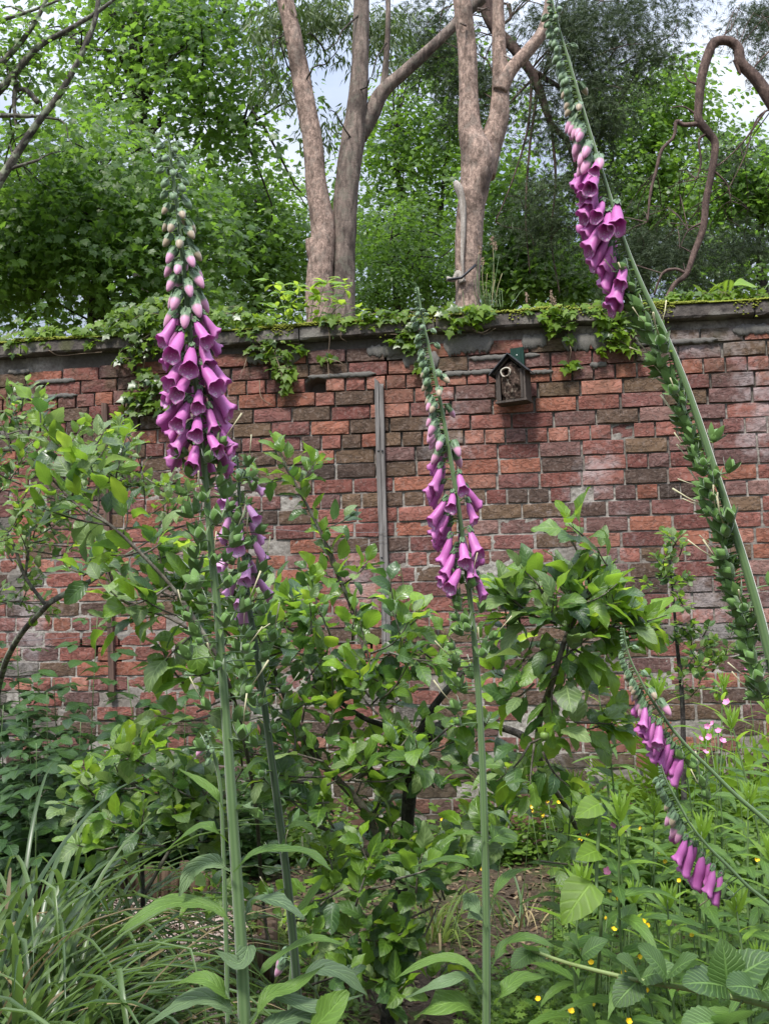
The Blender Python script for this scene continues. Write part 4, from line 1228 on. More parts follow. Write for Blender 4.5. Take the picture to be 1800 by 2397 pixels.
# leafy seedling shrub with bright young leaves on the wall top
T_OV = [blade(0.55, 4, 6, 0.18, 0.5, 0.03, 0, lambda t: math.sin(math.pi * min(1, t * 1.02) ** 0.85) ** 0.8, s) for s in range(4)]
T_BR = [(to_mesh('young_leaf', g, LM_BRIGHT), g) for g in T_OV]
def seedling():
    rs = np.random.default_rng(8)
    t = thing('seedling_shrub', 'bright yellow-green leafy seedling on the wall top at the twin trunk foot', 'shrub', WW(720, 748, -0.05))
    Ms = []; gs = []
    for px, py, n in [(640, 665, 8), (660, 690, 10), (700, 672, 10), (735, 690, 12), (680, 715, 12), (645, 725, 8), (760, 665, 10), (800, 660, 9), (815, 675, 6), (770, 700, 10), (720, 715, 10), (800, 715, 7), (690, 738, 8), (745, 735, 8), (840, 728, 6), (650, 745, 6)]:
        c = WW(px, py, -0.03 + rs.normal(0, 0.06)); root = WW(720 + (px - 720) * 0.5, 752, -0.05)
        gs.append(tube(smooth_path([root, root * 0.4 + c * 0.6 + Vector((0, 0, 0.01)), c], 5), 0.002, 4))
        for k in range(n):
            a = rs.random() * 6.28
            d = Vector((math.cos(a), math.sin(a), rs.uniform(-0.3, 0.6)))
            Ms.append(Matrix(frames([list(c + d * 0.012 + Vector(rs.normal(0, 0.012, 3)))], [list(d)], [rs.normal(0, .4), -0.5, 1], 0.088 * rs.uniform(0.6, 1.15))[0]))
    pieces(t, 'leaf', T_BR, Ms)
    part('stem', to_mesh('stem', join(gs), MAT_GSTEM), t)
seedling()

# ferns, a big soft leaf, grass stalks and dry seed heads on the coping
LM_FERN = leaf_mat('fern_leaf', (0.10, 0.19, 0.02), (0.17, 0.29, 0.03), (0.45, 0.65, 0.06), 0.4, 0.5, 0.3, 0)
def frond_geo(n=16, L=1.0, w=0.30):
    gs = []
    t = G([(0, 0, 0), (0.12, 0.4, 0.02), (0, 1, 0), (-0.12, 0.4, 0.02)], [(0, 1, 2), (0, 2, 3)])
    for k in range(n):
        f = (k + 1) / (n + 1)
        y = f * L; z = -0.35 * f * f
        ln = w * math.sin(math.pi * (1 - f) ** 0.75 * 0.95) ** 0.9
        for s in (-1, 1):
            gs.append(scatter(t, frames([[0, y, z]], [[s, 0.45, -0.15]], [0, 0, 1], [[ln * 0.9, ln, ln]])))
    gs.append(tube([(0, 0, 0), (0, 0.5 * L, -0.09), (0, L, -0.35)], [0.012, 0.008, 0.003], 3, False))
    g = join(gs); g.A[:, 0] = 0.5; g.A[:, 1] = 0.5
    return g
FROND = frond_geo()
FROND_ME = to_mesh('frond', FROND, LM_FERN)
def fern(label, px, py, off, n, size, seed, ground=None, up=0.9):
    rs = np.random.default_rng(seed)
    p = ground if ground is not None else WW(px, py, off)
    t = thing('fern', label, 'fern', p)
    for k in range(n):
        a = rs.random() * 6.28 if n > 4 else rs.uniform(-1, 1)
        d = Vector((math.cos(a), -abs(math.sin(a)) * 0.6, up * rs.uniform(0.5, 1.2)))
        part('frond', FROND_ME, t, frames([list(p)], [list(d)], [0, -0.4, 1], size * rs.uniform(0.7, 1.1))[0])
fern('small bright fern fronds on the wall top right of the leaning foxglove', 1650, 700, -0.06, 7, 0.14, 1)
fern('second little fern on the wall top near the broad pale leaf', 1700, 696, -0.05, 6, 0.13, 2)
def broad_leaf():
    t = thing('broadleaf_weed', 'broad pale green leaf plant at the right end of the wall top', 'weed', WW(1775, 695, -0.05))
    for px, py, tx, ty, s in [(1770, 672, -0.8, 0.3, 0.16), (1800, 660, 0.9, 0.4, 0.14), (1750, 690, -0.7, -0.2, 0.09), (1815, 690, 0.5, 0.5, 0.12)]:
        g = blade(0.8, 6, 8, 0.2, 0.5, 0.05, 0, None, 3)
        part('leaf', to_mesh('broad_leaf', g, LM_BRIGHT), t, frames([list(WW(px, py, -0.03))], [[tx, -0.4, ty * 0.5]], [0, -0.8, 1], s)[0])
        part('stalk', to_mesh('stalk', tube([WW(1775, 700, -0.05), WW(px, py, -0.03)], 0.003, 5), MAT_GSTEM), t)
broad_leaf()
MAT_STRAW = plain('straw', (0.30, 0.27, 0.14), 0.7, 0.3, 60, 0.2)
MAT_SEEDH = plain('dry_seed_head', (0.30, 0.21, 0.15), 0.8, 0.4, 80, 0.4)
def grass_stalks():
    rs = np.random.default_rng(6)
    t = thing('grass_tuft', 'tall thin grass stalks with pale seed heads beside the forked pine', 'grass', WW(1150, 715, -0.05))
    tops = [(1122, 585), (1152, 560), (1160, 575), (1130, 610), (1168, 600), (1140, 640), (1118, 630), (1175, 640), (1110, 655), (1158, 655)]
    for k, (x, y) in enumerate(tops):
        b = WW(1145 + (x - 1145) * 0.5, 718, -0.05 + rs.normal(0, 0.03)); e = WW(x, y, -0.03 + rs.normal(0, 0.03))
        part('stalk', to_mesh('stalk', tube(smooth_path([b, (b + e) / 2 + Vector((rs.normal(0, .01), 0, 0)), e], 6), 0.0017, 4), MAT_STRAW if k % 2 else MAT_GSTEM), t)
        if k < 4:
            tt = G([(-.5, 0, 0), (.5, 0, 0), (0, 1, 0), (0, 0.3, .5)], [(0, 1, 3), (1, 2, 3), (2, 0, 3)])
            m = 34; P = np.array(list(e)) + np.stack([rs.normal(0, .006, m), rs.normal(0, .006, m), rs.uniform(-.035, .02, m)], -1)
            part('seed_head', to_mesh('seed_head', scatter(tt, frames(P, rs.normal(0, .5, (m, 3)) + [0, 0, 1], [0, -1, 0], 0.009)), MAT_SEEDH), t)
    blades = []
    for k in range(26):
        b = WW(1145 + rs.normal(0, 26), 718, -0.05); h = rs.uniform(.05, .16)
        e = b + Vector((rs.normal(0, .05), rs.normal(0, .03), h))
        blades.append(tube([b, (b + e) / 2 + Vector((0, 0, .02)), e], [0.0025, 0.002, 0.0005], 3, False))
    part('blades', to_mesh('blades', join(blades), MAT_GSTEM), t, kind='stuff')
    t = thing('sorrel_stalks', 'two rusty brown dry seed stalks on the wall above the bird box', 'weed', WW(1240, 712, -0.03))
    for x, y in [(1232, 690), (1288, 682), (1296, 700)]:
        b = WW(x + 2, 716, -0.03); e = WW(x, y, -0.03)
        part('stalk', to_mesh('stalk', tube([b, e], 0.0018, 4), MAT_SEEDH), t)
        m = 40; f = rs.random(m)[:, None]
        P = np.array(list(b)) * (1 - f) + np.array(list(e)) * f + rs.normal(0, .006, (m, 3)); P[:, 2] += 0.01
        part('seed_head', to_mesh('seed_head', scatter(G([(-.5, 0, 0), (.5, 0, 0), (0, 1, 0)], [(0, 1, 2)]), frames(P, rs.normal(0, 1, (m, 3)), [0, -1, 0], 0.008)), MAT_SEEDH), t)
grass_stalks()

# ------------------------------------------------------------------ shrubs with individual leaves
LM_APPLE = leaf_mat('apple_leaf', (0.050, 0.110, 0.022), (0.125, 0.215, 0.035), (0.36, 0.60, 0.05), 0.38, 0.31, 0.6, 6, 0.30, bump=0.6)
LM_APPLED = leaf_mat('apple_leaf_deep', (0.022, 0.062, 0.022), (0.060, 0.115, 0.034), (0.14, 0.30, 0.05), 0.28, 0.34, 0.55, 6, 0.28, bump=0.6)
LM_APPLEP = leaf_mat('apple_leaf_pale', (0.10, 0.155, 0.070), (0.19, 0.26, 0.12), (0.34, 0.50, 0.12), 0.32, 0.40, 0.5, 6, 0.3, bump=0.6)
AW = lambda t: math.sin(math.pi * t ** 0.85) ** 0.75
def apple_leaf(seed):
    rs = random.Random(seed)
    k = rs.uniform(.72, 1.0)
    g = blade(rs.uniform(0.42, 0.68), 4, 10, rs.uniform(0.0, 0.55), rs.uniform(0.1, 1.5), rs.uniform(0.04, 0.15), 0.06, lambda t: math.sin(math.pi * t ** k) ** 0.75, seed, twist=rs.uniform(-0.8, 0.8))
    return join([g, petiole(0.28, 0.010, 0.2)])
AP_G = [apple_leaf(s) for s in range(10)]
AP = [[(to_mesh('apple_leaf', g, m), g) for g in AP_G] for m in (LM_APPLE, LM_APPLED, LM_APPLEP, LM_BRIGHT)]
MAT_TWIG = bark_mat('apple_twig', (0.060, 0.050, 0.040), (0.17, 0.15, 0.12), (0.20, 0.21, 0.16), 2.0, 0.5, 0.6, 0.4)
MAT_TRUNK = bark_mat('apple_bark', (0.018, 0.015, 0.014), (0.075, 0.065, 0.058), (0.16, 0.17, 0.14), 2.0, 0.4, 1.0, 0.35)
MAT_SHOOT = plain('green_twig', (0.15, 0.18, 0.10), 0.6, 0.3, 60, 0.2)

def shoot_leaves(P, n, L, rs, out=0.9, face=0.35, start=0.1, tipup=True):
    """Leaves in a loose spiral along a shoot path P; returns matrices."""
    Ms = []
    T = unit(np.gradient(P, axis=0))
    ph = rs.random() * 6.28
    for k in range(n):
        f = start + (1 - start) * ((k + rs.random() * 0.6) / n) ** 0.9
        i = f * (len(P) - 1); j = min(int(i), len(P) - 2); q = i - j
        p = P[j] * (1 - q) + P[j + 1] * q; t = T[j]
        ph += 2.4
        sx = unit(np.cross(t, [0.2, 1, 0.1])); sy = np.cross(t, sx)
        rad = sx * math.cos(ph) + sy * math.sin(ph)
        d = rad * out + t * (0.45 + 0.8 * f) + rs.normal(0, 0.2, 3) + np.array([0, 0, 0.0 + 0.35 * f])
        d = unit(d)
        s = L * rs.uniform(0.7, 1.12) * (1 - 0.45 * max(0, f - 0.8) / 0.2)
        up = np.array([0, -face, 1.0]) + rs.normal(0, 0.35, 3)
        Ms.append(Matrix(frames([p + d * s * 0.28], [d], up, s)[0]))
    return Ms

def bush(name, label, cat, base, wood, shoots, L, seed, depth_dark=0.35, pale=0.12, tmpl=None, limit=280, group=None, twig_r=0.0028, nleaf=9, woodmat=None, extra=None, shootmat=None):
    """wood: [(pts (px,py,Y), widths px)]; shoots: [((px,py,Y) start, (px,py,Y) end, n leaves)]"""
    rs = np.random.default_rng(seed)
    t = thing(name, label, cat, base, group)
    tmpl = tmpl or AP
    for k, (pts, wd) in enumerate(wood):
        g = trunk(pts, [rpx(q, p[2]) for q, p in zip(wd, pts)], 12 if wd[0] > 20 else 7, seed + k, 0.16)
        nm = 'trunk' if k == 0 and wd[0] > 18 else 'branch'
        part(nm, to_mesh(nm, g, (woodmat or (MAT_TRUNK if wd[0] > 12 else MAT_TWIG))), t)
    L0, L1, L2, L3 = [], [], [], []
    gs = []
    for (a, b, n) in shoots:
        A, B = np.array(list(W(*a))), np.array(list(W(*b)))
        ln = np.linalg.norm(B - A)
        P = smooth_path([A, A * 0.5 + B * 0.5 + rs.normal(0, 0.05, 3) * ln + np.array([0, 0, -0.04 * ln]), B], 8)
        gs.append(tube(P, np.linspace(twig_r * 1.3, twig_r * 0.5, 8), 5))
        ms = shoot_leaves(P, n, L, rs)
        for j, M in enumerate(ms):
            f = j / max(1, len(ms) - 1)
            r = rs.random()
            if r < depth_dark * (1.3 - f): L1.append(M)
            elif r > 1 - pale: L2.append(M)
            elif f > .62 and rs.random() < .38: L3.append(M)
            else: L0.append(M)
    part('twigs', to_mesh('twigs', join(gs), shootmat or MAT_TWIG), t, kind='stuff')
    tot = len(L0) + len(L1) + len(L2) + len(L3)
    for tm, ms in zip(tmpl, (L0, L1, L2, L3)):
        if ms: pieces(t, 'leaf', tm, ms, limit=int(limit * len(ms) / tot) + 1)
    return t

def auto_shoots(regions, seed, Ln=0.16):
    """regions: (px, py, rx, ry, Y, rY, n, leaves, up, side) -> random shoots inside, pointing up and out."""
    rs = np.random.default_rng(seed); out = []
    for (px, py, rx, ry, Y, rY, n, k, up, side) in regions:
        for i in range(n):
            a = rs.random() * 6.28; r = math.sqrt(rs.random())
            x, y, yy = px + rx * r * math.cos(a), py + ry * r * math.sin(a), Y + rs.uniform(-rY, rY)
            ang = rs.normal(0, 0.9) + side
            ln = Ln * rs.uniform(0.6, 1.3) * FPX / Y
            out.append(((x, y, yy), (x + math.sin(ang) * ln, y - math.cos(ang) * ln * up, yy - rs.uniform(-0.02, 0.10)), k))
    return out

YA = 3.5
fr = np.random.default_rng(2)
# the trained apple tree in the middle
sh = [((640, 1560, YA), (590, 1440, YA - .1), 8), ((655, 1620, YA), (560, 1560, YA - .1), 8), ((700, 1700, YA), (620, 1640, YA - .1), 8),
      ((855, 1540, 3.9), (800, 1370, 3.9), 9), ((805, 1380, 3.9), (748, 1240, 3.9), 14), ((750, 1240, 3.9), (690, 1130, 3.9), 12), ((690, 1140, 3.9), (640, 1030, 3.9), 16), ((700, 1150, 3.9), (740, 1080, 3.9), 9), ((660, 1120, 3.9), (600, 1110, 3.9), 6),
      ((748, 1245, 3.9), (820, 1210, 3.9), 8), ((800, 1370, 3.9), (860, 1320, 3.8), 8), ((800, 1370, 3.9), (720, 1330, 3.8), 8), ((760, 1440, 3.8), (730, 1350, 3.8), 7), ((650, 1440, 3.7), (640, 1340, 3.7), 7)]
sh += auto_shoots([(640, 1530, 90, 70, 3.6, .2, 9, 8, .9, -.2), (760, 1520, 110, 60, 3.5, .2, 8, 8, 1, 0), (900, 1500, 90, 60, 3.4, .2, 7, 8, 1, .1), (720, 1650, 120, 60, 3.5, .25, 9, 8, .9, 0), (860, 1640, 120, 60, 3.5, .2, 11, 8, .9, 0),
                   (1000, 1560, 70, 60, 3.4, .2, 4, 8, .9, .1), (720, 1780, 120, 70, 3.4, .25, 10, 8, .8, -.2), (860, 1790, 120, 60, 3.4, .2, 11, 8, .8, 0), (1010, 1800, 80, 60, 3.3, .2, 8, 8, .8, .3), (800, 1920, 90, 60, 3.4, .2, 8, 8, .8, 0),
                   (900, 1980, 60, 60, 3.6, .1, 4, 8, .8, 0), (860, 2080, 70, 70, 3.3, .2, 8, 8, .8, 0), (980, 2080, 60, 60, 3.2, .2, 5, 8, .7, 0), (900, 2200, 60, 60, 3.3, .1, 8, 8, .7, 0), (860, 2330, 60, 50, 3.3, .1, 5, 8, .7, 0), (950, 2320, 50, 50, 3.35, .1, 4, 8, .7, 0), (1190, 1560, 60, 60, 3.3, .2, 3, 8, .7, 0)], 5)
bush('apple_tree', 'trained apple tree with a dark mossy trunk in the centre of the garden', 'apple tree', (W(912, 2000, YA).x, YA, 0),
     [([(905, 2420, YA), (915, 2300, YA), (925, 2180, YA), (948, 2030, YA), (955, 1900, YA), (965, 1820, YA), (985, 1740, YA)], [34, 32, 31, 30, 32, 34, 38]),
      ([(985, 1745, YA), (1010, 1715, YA), (1050, 1690, YA), (1100, 1690, YA), (1160, 1700, YA - .05), (1215, 1718, YA - .1), (1240, 1740, YA - .1)], [32, 26, 22, 18, 16, 16, 18]),
      ([(975, 1740, YA), (1005, 1670, YA), (1050, 1610, YA), (1100, 1560, YA), (1150, 1540, YA)], [24, 18, 16, 13, 10]),
      ([(960, 1740, YA), (900, 1700, YA), (850, 1680, YA), (790, 1640, YA), (730, 1605, YA)], [20, 15, 13, 10, 7]),
      ([(640, 1560, YA), (665, 1625, YA), (700, 1700, YA), (740, 1770, YA), (790, 1825, YA), (850, 1890, YA), (885, 1960, YA), (918, 2040, YA)], [8, 11, 12, 13, 15, 17, 17, 18]),
      ([(830, 1830, YA), (860, 1810, YA), (930, 1810, YA), (960, 1830, YA)], [8, 10, 12, 14]),
      ([(855, 1530, 3.9), (850, 1470, 3.9), (805, 1380, 3.9), (748, 1240, 3.9), (690, 1130, 3.9), (642, 1050, 3.9)], [11, 11, 10, 8, 6, 4]),
      ([(730, 1930, YA), (760, 1940, YA), (850, 1990, YA), (918, 2060, YA)], [8, 9, 8, 10])],
     sh, 0.082, 21, limit=300)
# apple tree right of centre, leaves close to the viewer
YB = 3.0
sh = [((1275, 1560, YB), (1390, 1480, YB), 8), ((1445, 1350, YB), (1395, 1280, YB), 7), ((1400, 1290, YB), (1330, 1225, YB - .05), 8), ((1280, 1420, YB), (1220, 1330, YB), 9), ((1300, 1460, YB), (1180, 1390, YB), 8), ((1300, 1450, YB), (1130, 1450, YB), 8),
      ((1340, 1440, YB), (1330, 1330, YB), 10), ((1350, 1450, YB), (1390, 1340, YB), 10), ((1360, 1460, YB), (1480, 1420, YB), 9), ((1370, 1475, YB), (1560, 1440, YB), 8), ((1300, 1500, YB), (1210, 1560, YB), 7), ((1330, 1510, YB), (1420, 1560, YB), 8), ((1330, 1500, YB), (1320, 1600, YB), 8),
      ((1250, 1600, YB), (1180, 1640, YB), 7), ((1290, 1600, YB), (1290, 1710, YB), 8), ((1240, 1740, YB), (1330, 1690, YB), 6), ((1250, 1740, YB), (1240, 1860, YB), 8), ((1240, 1740, YB), (1160, 1830, YB), 7), ((1270, 1760, YB), (1330, 1840, YB), 6)]
sh += auto_shoots([(1280, 1470, 110, 70, 3.1, .15, 8, 8, .9, 0), (1380, 1500, 80, 60, 3.1, .15, 6, 8, .8, .3), (1290, 1640, 80, 90, 3.2, .15, 6, 8, .6, 0), (1180, 1900, 80, 80, 3.3, .2, 9, 8, .6, 0), (1300, 2000, 60, 80, 3.3, .2, 5, 7, .5, 0)], 6, .13)
bush('apple_tree', 'apple tree with large glossy leaves and small green apples right of the centre foxglove', 'apple tree', (W(1390, 2120, 4.5).x, 4.5, 0),
     [([(1390, 2120, 4.5), (1370, 2000, 4.4), (1330, 1900, 4.0), (1270, 1800, 3.5), (1260, 1700, 3.2), (1290, 1600, YB), (1320, 1500, YB), (1345, 1440, YB)], [10, 11, 12, 13, 15, 15, 12, 10]),
      ([(1345, 1440, YB), (1380, 1380, YB), (1350, 1290, YB), (1320, 1240, YB)], [8, 6, 5, 4]), ([(1330, 1470, YB), (1450, 1485, YB), (1560, 1470, YB)], [7, 6, 4])],
     sh, 0.094, 22, 0.25, 0.18, limit=280)
MAT_APPLE = plain('green_apple', (0.14, 0.22, 0.05), 0.35, 0.2, 20, 0.1)
def apples(lst, Y, label0):
    for i, (px, py, r) in enumerate(lst):
        c = W(px, py, Y)
        prof = [(0.0, -0.82), (0.35, -0.95), (0.75, -0.7), (1.0, 0), (0.9, 0.55), (0.5, 0.92), (0.15, 0.8), (0, 0.72)]
        V = []
        for (q, z) in prof:
            for k in range(12): V.append((q * r * math.cos(k * math.pi / 6), q * r * math.sin(k * math.pi / 6), z * r))
        Q = [(j * 12 + k, j * 12 + (k + 1) % 12, j * 12 + 12 + (k + 1) % 12, j * 12 + 12 + k) for j in range(7) for k in range(12)]
        g = G(V, None, Q); g.V += np.array(list(c))
        o = thing('apple', label0[i], 'apple', c, 'small unripe apples on the right apple tree')
        part('fruit', to_mesh('fruit', g, MAT_APPLE), o)
        part('stalk', to_mesh('stalk', tube([c + Vector((0, 0, r * .7)), c + Vector((0.004, 0, r * 1.9))], 0.0012, 4), MAT_TWIG), o)
apples([(1274, 1723, 0.0125), (1285, 1508, 0.010), (1302, 1515, 0.010)], 2.93,
       ['unripe green apple hanging alone low under the dark leaves', 'left one of two tiny green apples high in the leaf cluster', 'right one of two tiny green apples high in the leaf cluster'])

# left apple trees: large-leaved shoot in front, grey-green small-leaved one behind
YC = 3.0
sh = [((175, 1170, YC), (120, 1150, YC), 6), ((260, 1230, YC), (170, 1160, YC), 7), ((170, 1160, YC), (175, 1080, YC), 8), ((230, 1200, YC), (210, 1080, YC), 8), ((290, 1250, YC), (300, 1180, YC), 6), ((260, 1230, YC), (100, 1190, YC), 7), ((330, 1290, YC), (260, 1300, YC), 6), ((330, 1300, YC), (400, 1250, YC), 6),
      ((400, 1370, YC), (300, 1420, YC - .1), 8), ((450, 1450, YC), (330, 1400, YC - .1), 8), ((380, 1440, YC), (230, 1360, YC - .1), 7), ((360, 1440, YC), (250, 1470, YC), 6), ((420, 1400, YC), (450, 1320, YC), 7), ((470, 1470, YC), (380, 1560, YC), 7), ((520, 1560, YC), (430, 1580, YC), 7), ((430, 1600, YC), (380, 1520, YC), 5),
      ((210, 1060, YC), (245, 1010, YC), 5), ((95, 1010, 3.4), (90, 940, 3.4), 6), ((160, 1070, 3.4), (100, 990, 3.4), 10), ((260, 1120, 3.4), (160, 1050, 3.4), 9), ((270, 1130, 3.4), (300, 1010, 3.4), 9), ((210, 1090, 3.4), (250, 1040, 3.4), 7)]
sh += auto_shoots([(450, 1400, 80, 60, 3.2, .1, 8, 7, .8, 0), (280, 1350, 90, 50, 3.3, .1, 5, 7, .7, 0), (560, 1500, 60, 60, 3.2, .1, 6, 7, .8, 0), (480, 1640, 70, 60, 3.1, .1, 4, 7, .7, 0), (350, 1760, 80, 40, 3.1, .1, 4, 7, .6, 0)], 7, .12)
bush('apple_tree', 'apple tree whose slanting branch reaches left of the main foxglove', 'apple tree', (W(560, 2000, 3.1).x, 3.1, 0),
     [([(640, 2300, 3.9), (615, 2100, 3.9), (600, 1900, 3.5), (565, 1700, 3.2), (520, 1560, YC), (450, 1440, YC), (400, 1370, YC), (330, 1295, YC), (260, 1230, YC), (190, 1190, YC), (120, 1120, YC)], [9, 9, 9, 9, 9, 10, 9, 9, 8, 7, 5]),
      ([(520, 1540, YC), (430, 1465, YC), (330, 1420, YC), (260, 1400, YC)], [8, 7, 5, 4])],
     sh, 0.090, 23, 0.25, 0.30, limit=260)
YD = 4.6
sh = auto_shoots([(60, 1000, 70, 70, YD, .25, 12, 9, .9, 0), (60, 1130, 80, 70, YD, .25, 13, 9, .9, 0), (40, 1260, 70, 70, YD, .25, 13, 9, .8, 0), (20, 1400, 50, 80, YD, .25, 10, 9, .7, 0), (200, 1150, 110, 60, YD, .2, 13, 9, .9, .2), (330, 1160, 70, 60, YD, .2, 9, 9, .9, .2), (250, 1060, 90, 50, YD, .2, 9, 9, .9, 0),
                  (140, 1250, 80, 60, YD, .2, 9, 9, .8, 0), (380, 1220, 50, 50, YD, .2, 5, 8, .8, 0)], 8, .14)
bush('apple_tree', 'grey-green small-leaved fruit tree against the wall at the left edge', 'fruit tree', (W(60, 2000, YD).x, YD, 0),
     [([(-40, 2010, 5.9), (-30, 1800, 5.9), (0, 1600, 5.6), (40, 1500, 5.0), (110, 1420, YD), (135, 1400, YD), (240, 1340, YD), (250, 1270, YD)], [18, 17, 15, 14, 13, 14, 11, 7]),
      ([(110, 1420, YD), (60, 1350, YD), (30, 1270, YD), (-20, 1200, YD)], [10, 9, 8, 6]), ([(60, 1350, YD), (80, 1200, YD), (120, 1080, YD)], [7, 6, 4]), ([(230, 1340, YD), (380, 1250, YD), (500, 1210, YD)], [5, 4, 3])],
     sh, 0.060, 24, 0.2, 0.45, limit=260, woodmat=BK_LICH)
# slender cordon right of it, small leaves
YE = 4.8
SM = lambda t: math.sin(math.pi * t ** 0.9) ** 0.7
SMG = [join([blade(0.72, 4, 4, 0.2, 0.4, 0.05, 0, SM, s), petiole(0.3, 0.012, 0.1)]) for s in range(3)]
SMT = [[(to_mesh('small_leaf', g, m), g) for g in SMG] for m in (LM_APPLE, LM_APPLED, LM_APPLEP, LM_BRIGHT)]
sh = [((1572, 1340, YE), (1562, 1265, YE), 14)] + auto_shoots([(1562, 1300, 30, 40, YE, .1, 6, 8, .9, 0), (1570, 1380, 40, 50, YE, .1, 10, 9, .7, 0), (1575, 1460, 35, 50, YE, .1, 8, 9, .6, 0), (1660, 1500, 50, 60, YE, .15, 10, 9, .8, 0), (1640, 1590, 60, 50, YE, .15, 9, 9, .8, 0), (1560, 1590, 50, 40, YE, .1, 5, 8, .8, 0)], 9, .07)
bush('cordon_pear', 'slender upright small-leaved cordon against the wall at right', 'fruit tree', (W(1600, 2000, YE).x, YE, 0),
     [([(1600, 2100, YE), (1600, 1800, YE), (1595, 1620, YE), (1585, 1520, YE), (1575, 1400, YE), (1562, 1275, YE)], [14, 13, 11, 9, 6, 3])], sh, 0.042, 25, 0.3, 0.2, tmpl=SMT, limit=260)
# small creeper on the wall behind the batten
def creeper():
    rs = np.random.default_rng(4)
    t = thing('creeper_sprig', 'little creeper sprig with round leaves low on the wall right of the grey batten', 'creeper', WW(955, 1480, 0.03))
    P = smooth_path([WW(x, y, 0.02) for x, y in [(935, 1320), (945, 1370), (955, 1430), (962, 1500), (965, 1540)]], 12)
    part('stem', to_mesh('stem', tube(P, 0.0018, 4), MAT_GSTEM), t)
    Ms = [Matrix(frames([list(WW(x, y, 0.03))], [[rs.normal(0, 1), -0.3, rs.normal(0, 1)]], [0, -1, 0.5], s)[0]) for x, y, s in
          [(938, 1345, .02), (930, 1335, .018), (948, 1400, .03), (935, 1408, .03), (955, 1415, .03), (965, 1430, .045), (985, 1428, .045), (950, 1448, .04), (940, 1462, .04), (972, 1455, .045), (990, 1470, .05), (1010, 1450, .05), (1020, 1490, .05), (985, 1510, .05), (1000, 1530, .05), (1040, 1560, .05), (1060, 1590, .05), (1030, 1600, .05)]]
    pieces(t, 'leaf', SMT[0], Ms)
creeper()

# low leafy shrub in front of the raspberries
sh = auto_shoots([(330, 1860, 80, 35, 3.7, .15, 7, 8, .8, 0), (250, 1900, 60, 40, 3.7, .15, 5, 8, .8, -.2), (430, 1870, 70, 40, 3.6, .15, 6, 8, .8, .1), (340, 1960, 110, 50, 3.6, .15, 12, 8, .7, 0), (560, 1800, 60, 60, 3.7, .15, 7, 8, .8, 0), (440, 1960, 60, 40, 3.6, .15, 5, 8, .7, 0)], 31, .12)
bush('leafy_shrub', 'low spreading shrub with crinkled grey-green leaves behind the grass clump', 'shrub', (W(340, 2000, 3.7).x, 3.7, 0),
     [([(330, 2330, 3.7), (335, 2150, 3.7), (330, 2000, 3.7), (300, 1900, 3.7)], [14, 12, 9, 6]), ([(335, 2100, 3.7), (420, 1960, 3.7), (520, 1870, 3.7), (570, 1800, 3.7)], [9, 8, 6, 4])], sh, 0.085, 26, 0.2, 0.35, limit=280)

# ------------------------------------------------------------------ log edging and chippings
MAT_LOG = wood_mat('log_wood', (0.05, 0.032, 0.021), (0.145, 0.095, 0.06))
def edging():
    rs = np.random.default_rng(3)
    def run(label, pts, lw, h, seed):
        P = [GP(x, y) for x, y in pts]
        L = sum((P[i + 1] - P[i]).length for i in range(len(P) - 1)); n = int(L / lw)
        path = smooth_path(P, n)
        t = thing('log_edging', label, 'edging', (path[0][0], path[0][1], 0))
        for k, p in enumerate(path):
            hh = h + rs.normal(0, 0.010)
            g = tube([(p[0], p[1], -0.06), (p[0], p[1], hh * 0.5), (p[0], p[1], hh - 0.004), (p[0], p[1], hh)], [lw * .52, lw * .52, lw * .52, lw * .42], 10)
            part('log', to_mesh('log', g, MAT_LOG), t)
        return path
    run('low half-round log edging curving behind the grass clump', [(250, 2085), (330, 2098), (410, 2108), (505, 2118)], 0.046, 0.145, 1)
    run('short log edging corner beside the main foxglove stem', [(590, 2170), (622, 2200), (636, 2230), (628, 2265)], 0.046, 0.13, 2)
    run('nearest low log edging beneath the big foxglove leaves', [(625, 2300), (570, 2330), (500, 2345)], 0.05, 0.15, 3)
edging()
def chips_mat(name, pal):
    m = NT(name); _, _, _, r = m.attr()
    c = m.ramp(r, [(i / (len(pal) - 1), p) for i, p in enumerate(pal)])
    return m.end(m.bsdf(c, 0.85, m.bump(m.noise(90, 3), 0.5, 0.003), 0.2))
MAT_CHIP = chips_mat('wood_chip', [(0.10, 0.07, 0.055), (0.20, 0.145, 0.12), (0.30, 0.24, 0.20), (0.40, 0.33, 0.29), (0.20, 0.14, 0.11)])
MAT_LITTER = chips_mat('leaf_litter', [(0.035, 0.024, 0.016), (0.09, 0.055, 0.035), (0.16, 0.11, 0.065), (0.06, 0.045, 0.03), (0.22, 0.17, 0.10)])
T_CHIP = G([(-.5, -.25, 0), (.5, -.18, 0), (.42, .25, .05), (-.4, .2, .02), (0, 0, .16)], [(0, 1, 4), (1, 2, 4), (2, 3, 4), (3, 0, 4)])
def on_ground(pxs, pys, dz=0.0):
    P = np.array([list(GP(x, y)) for x, y in zip(pxs, pys)])
    P[:, 2] = [gz(x, y) + dz if abs(x) < 4 and 0 < y < 7 else dz for x, y in P[:, :2]]
    return P
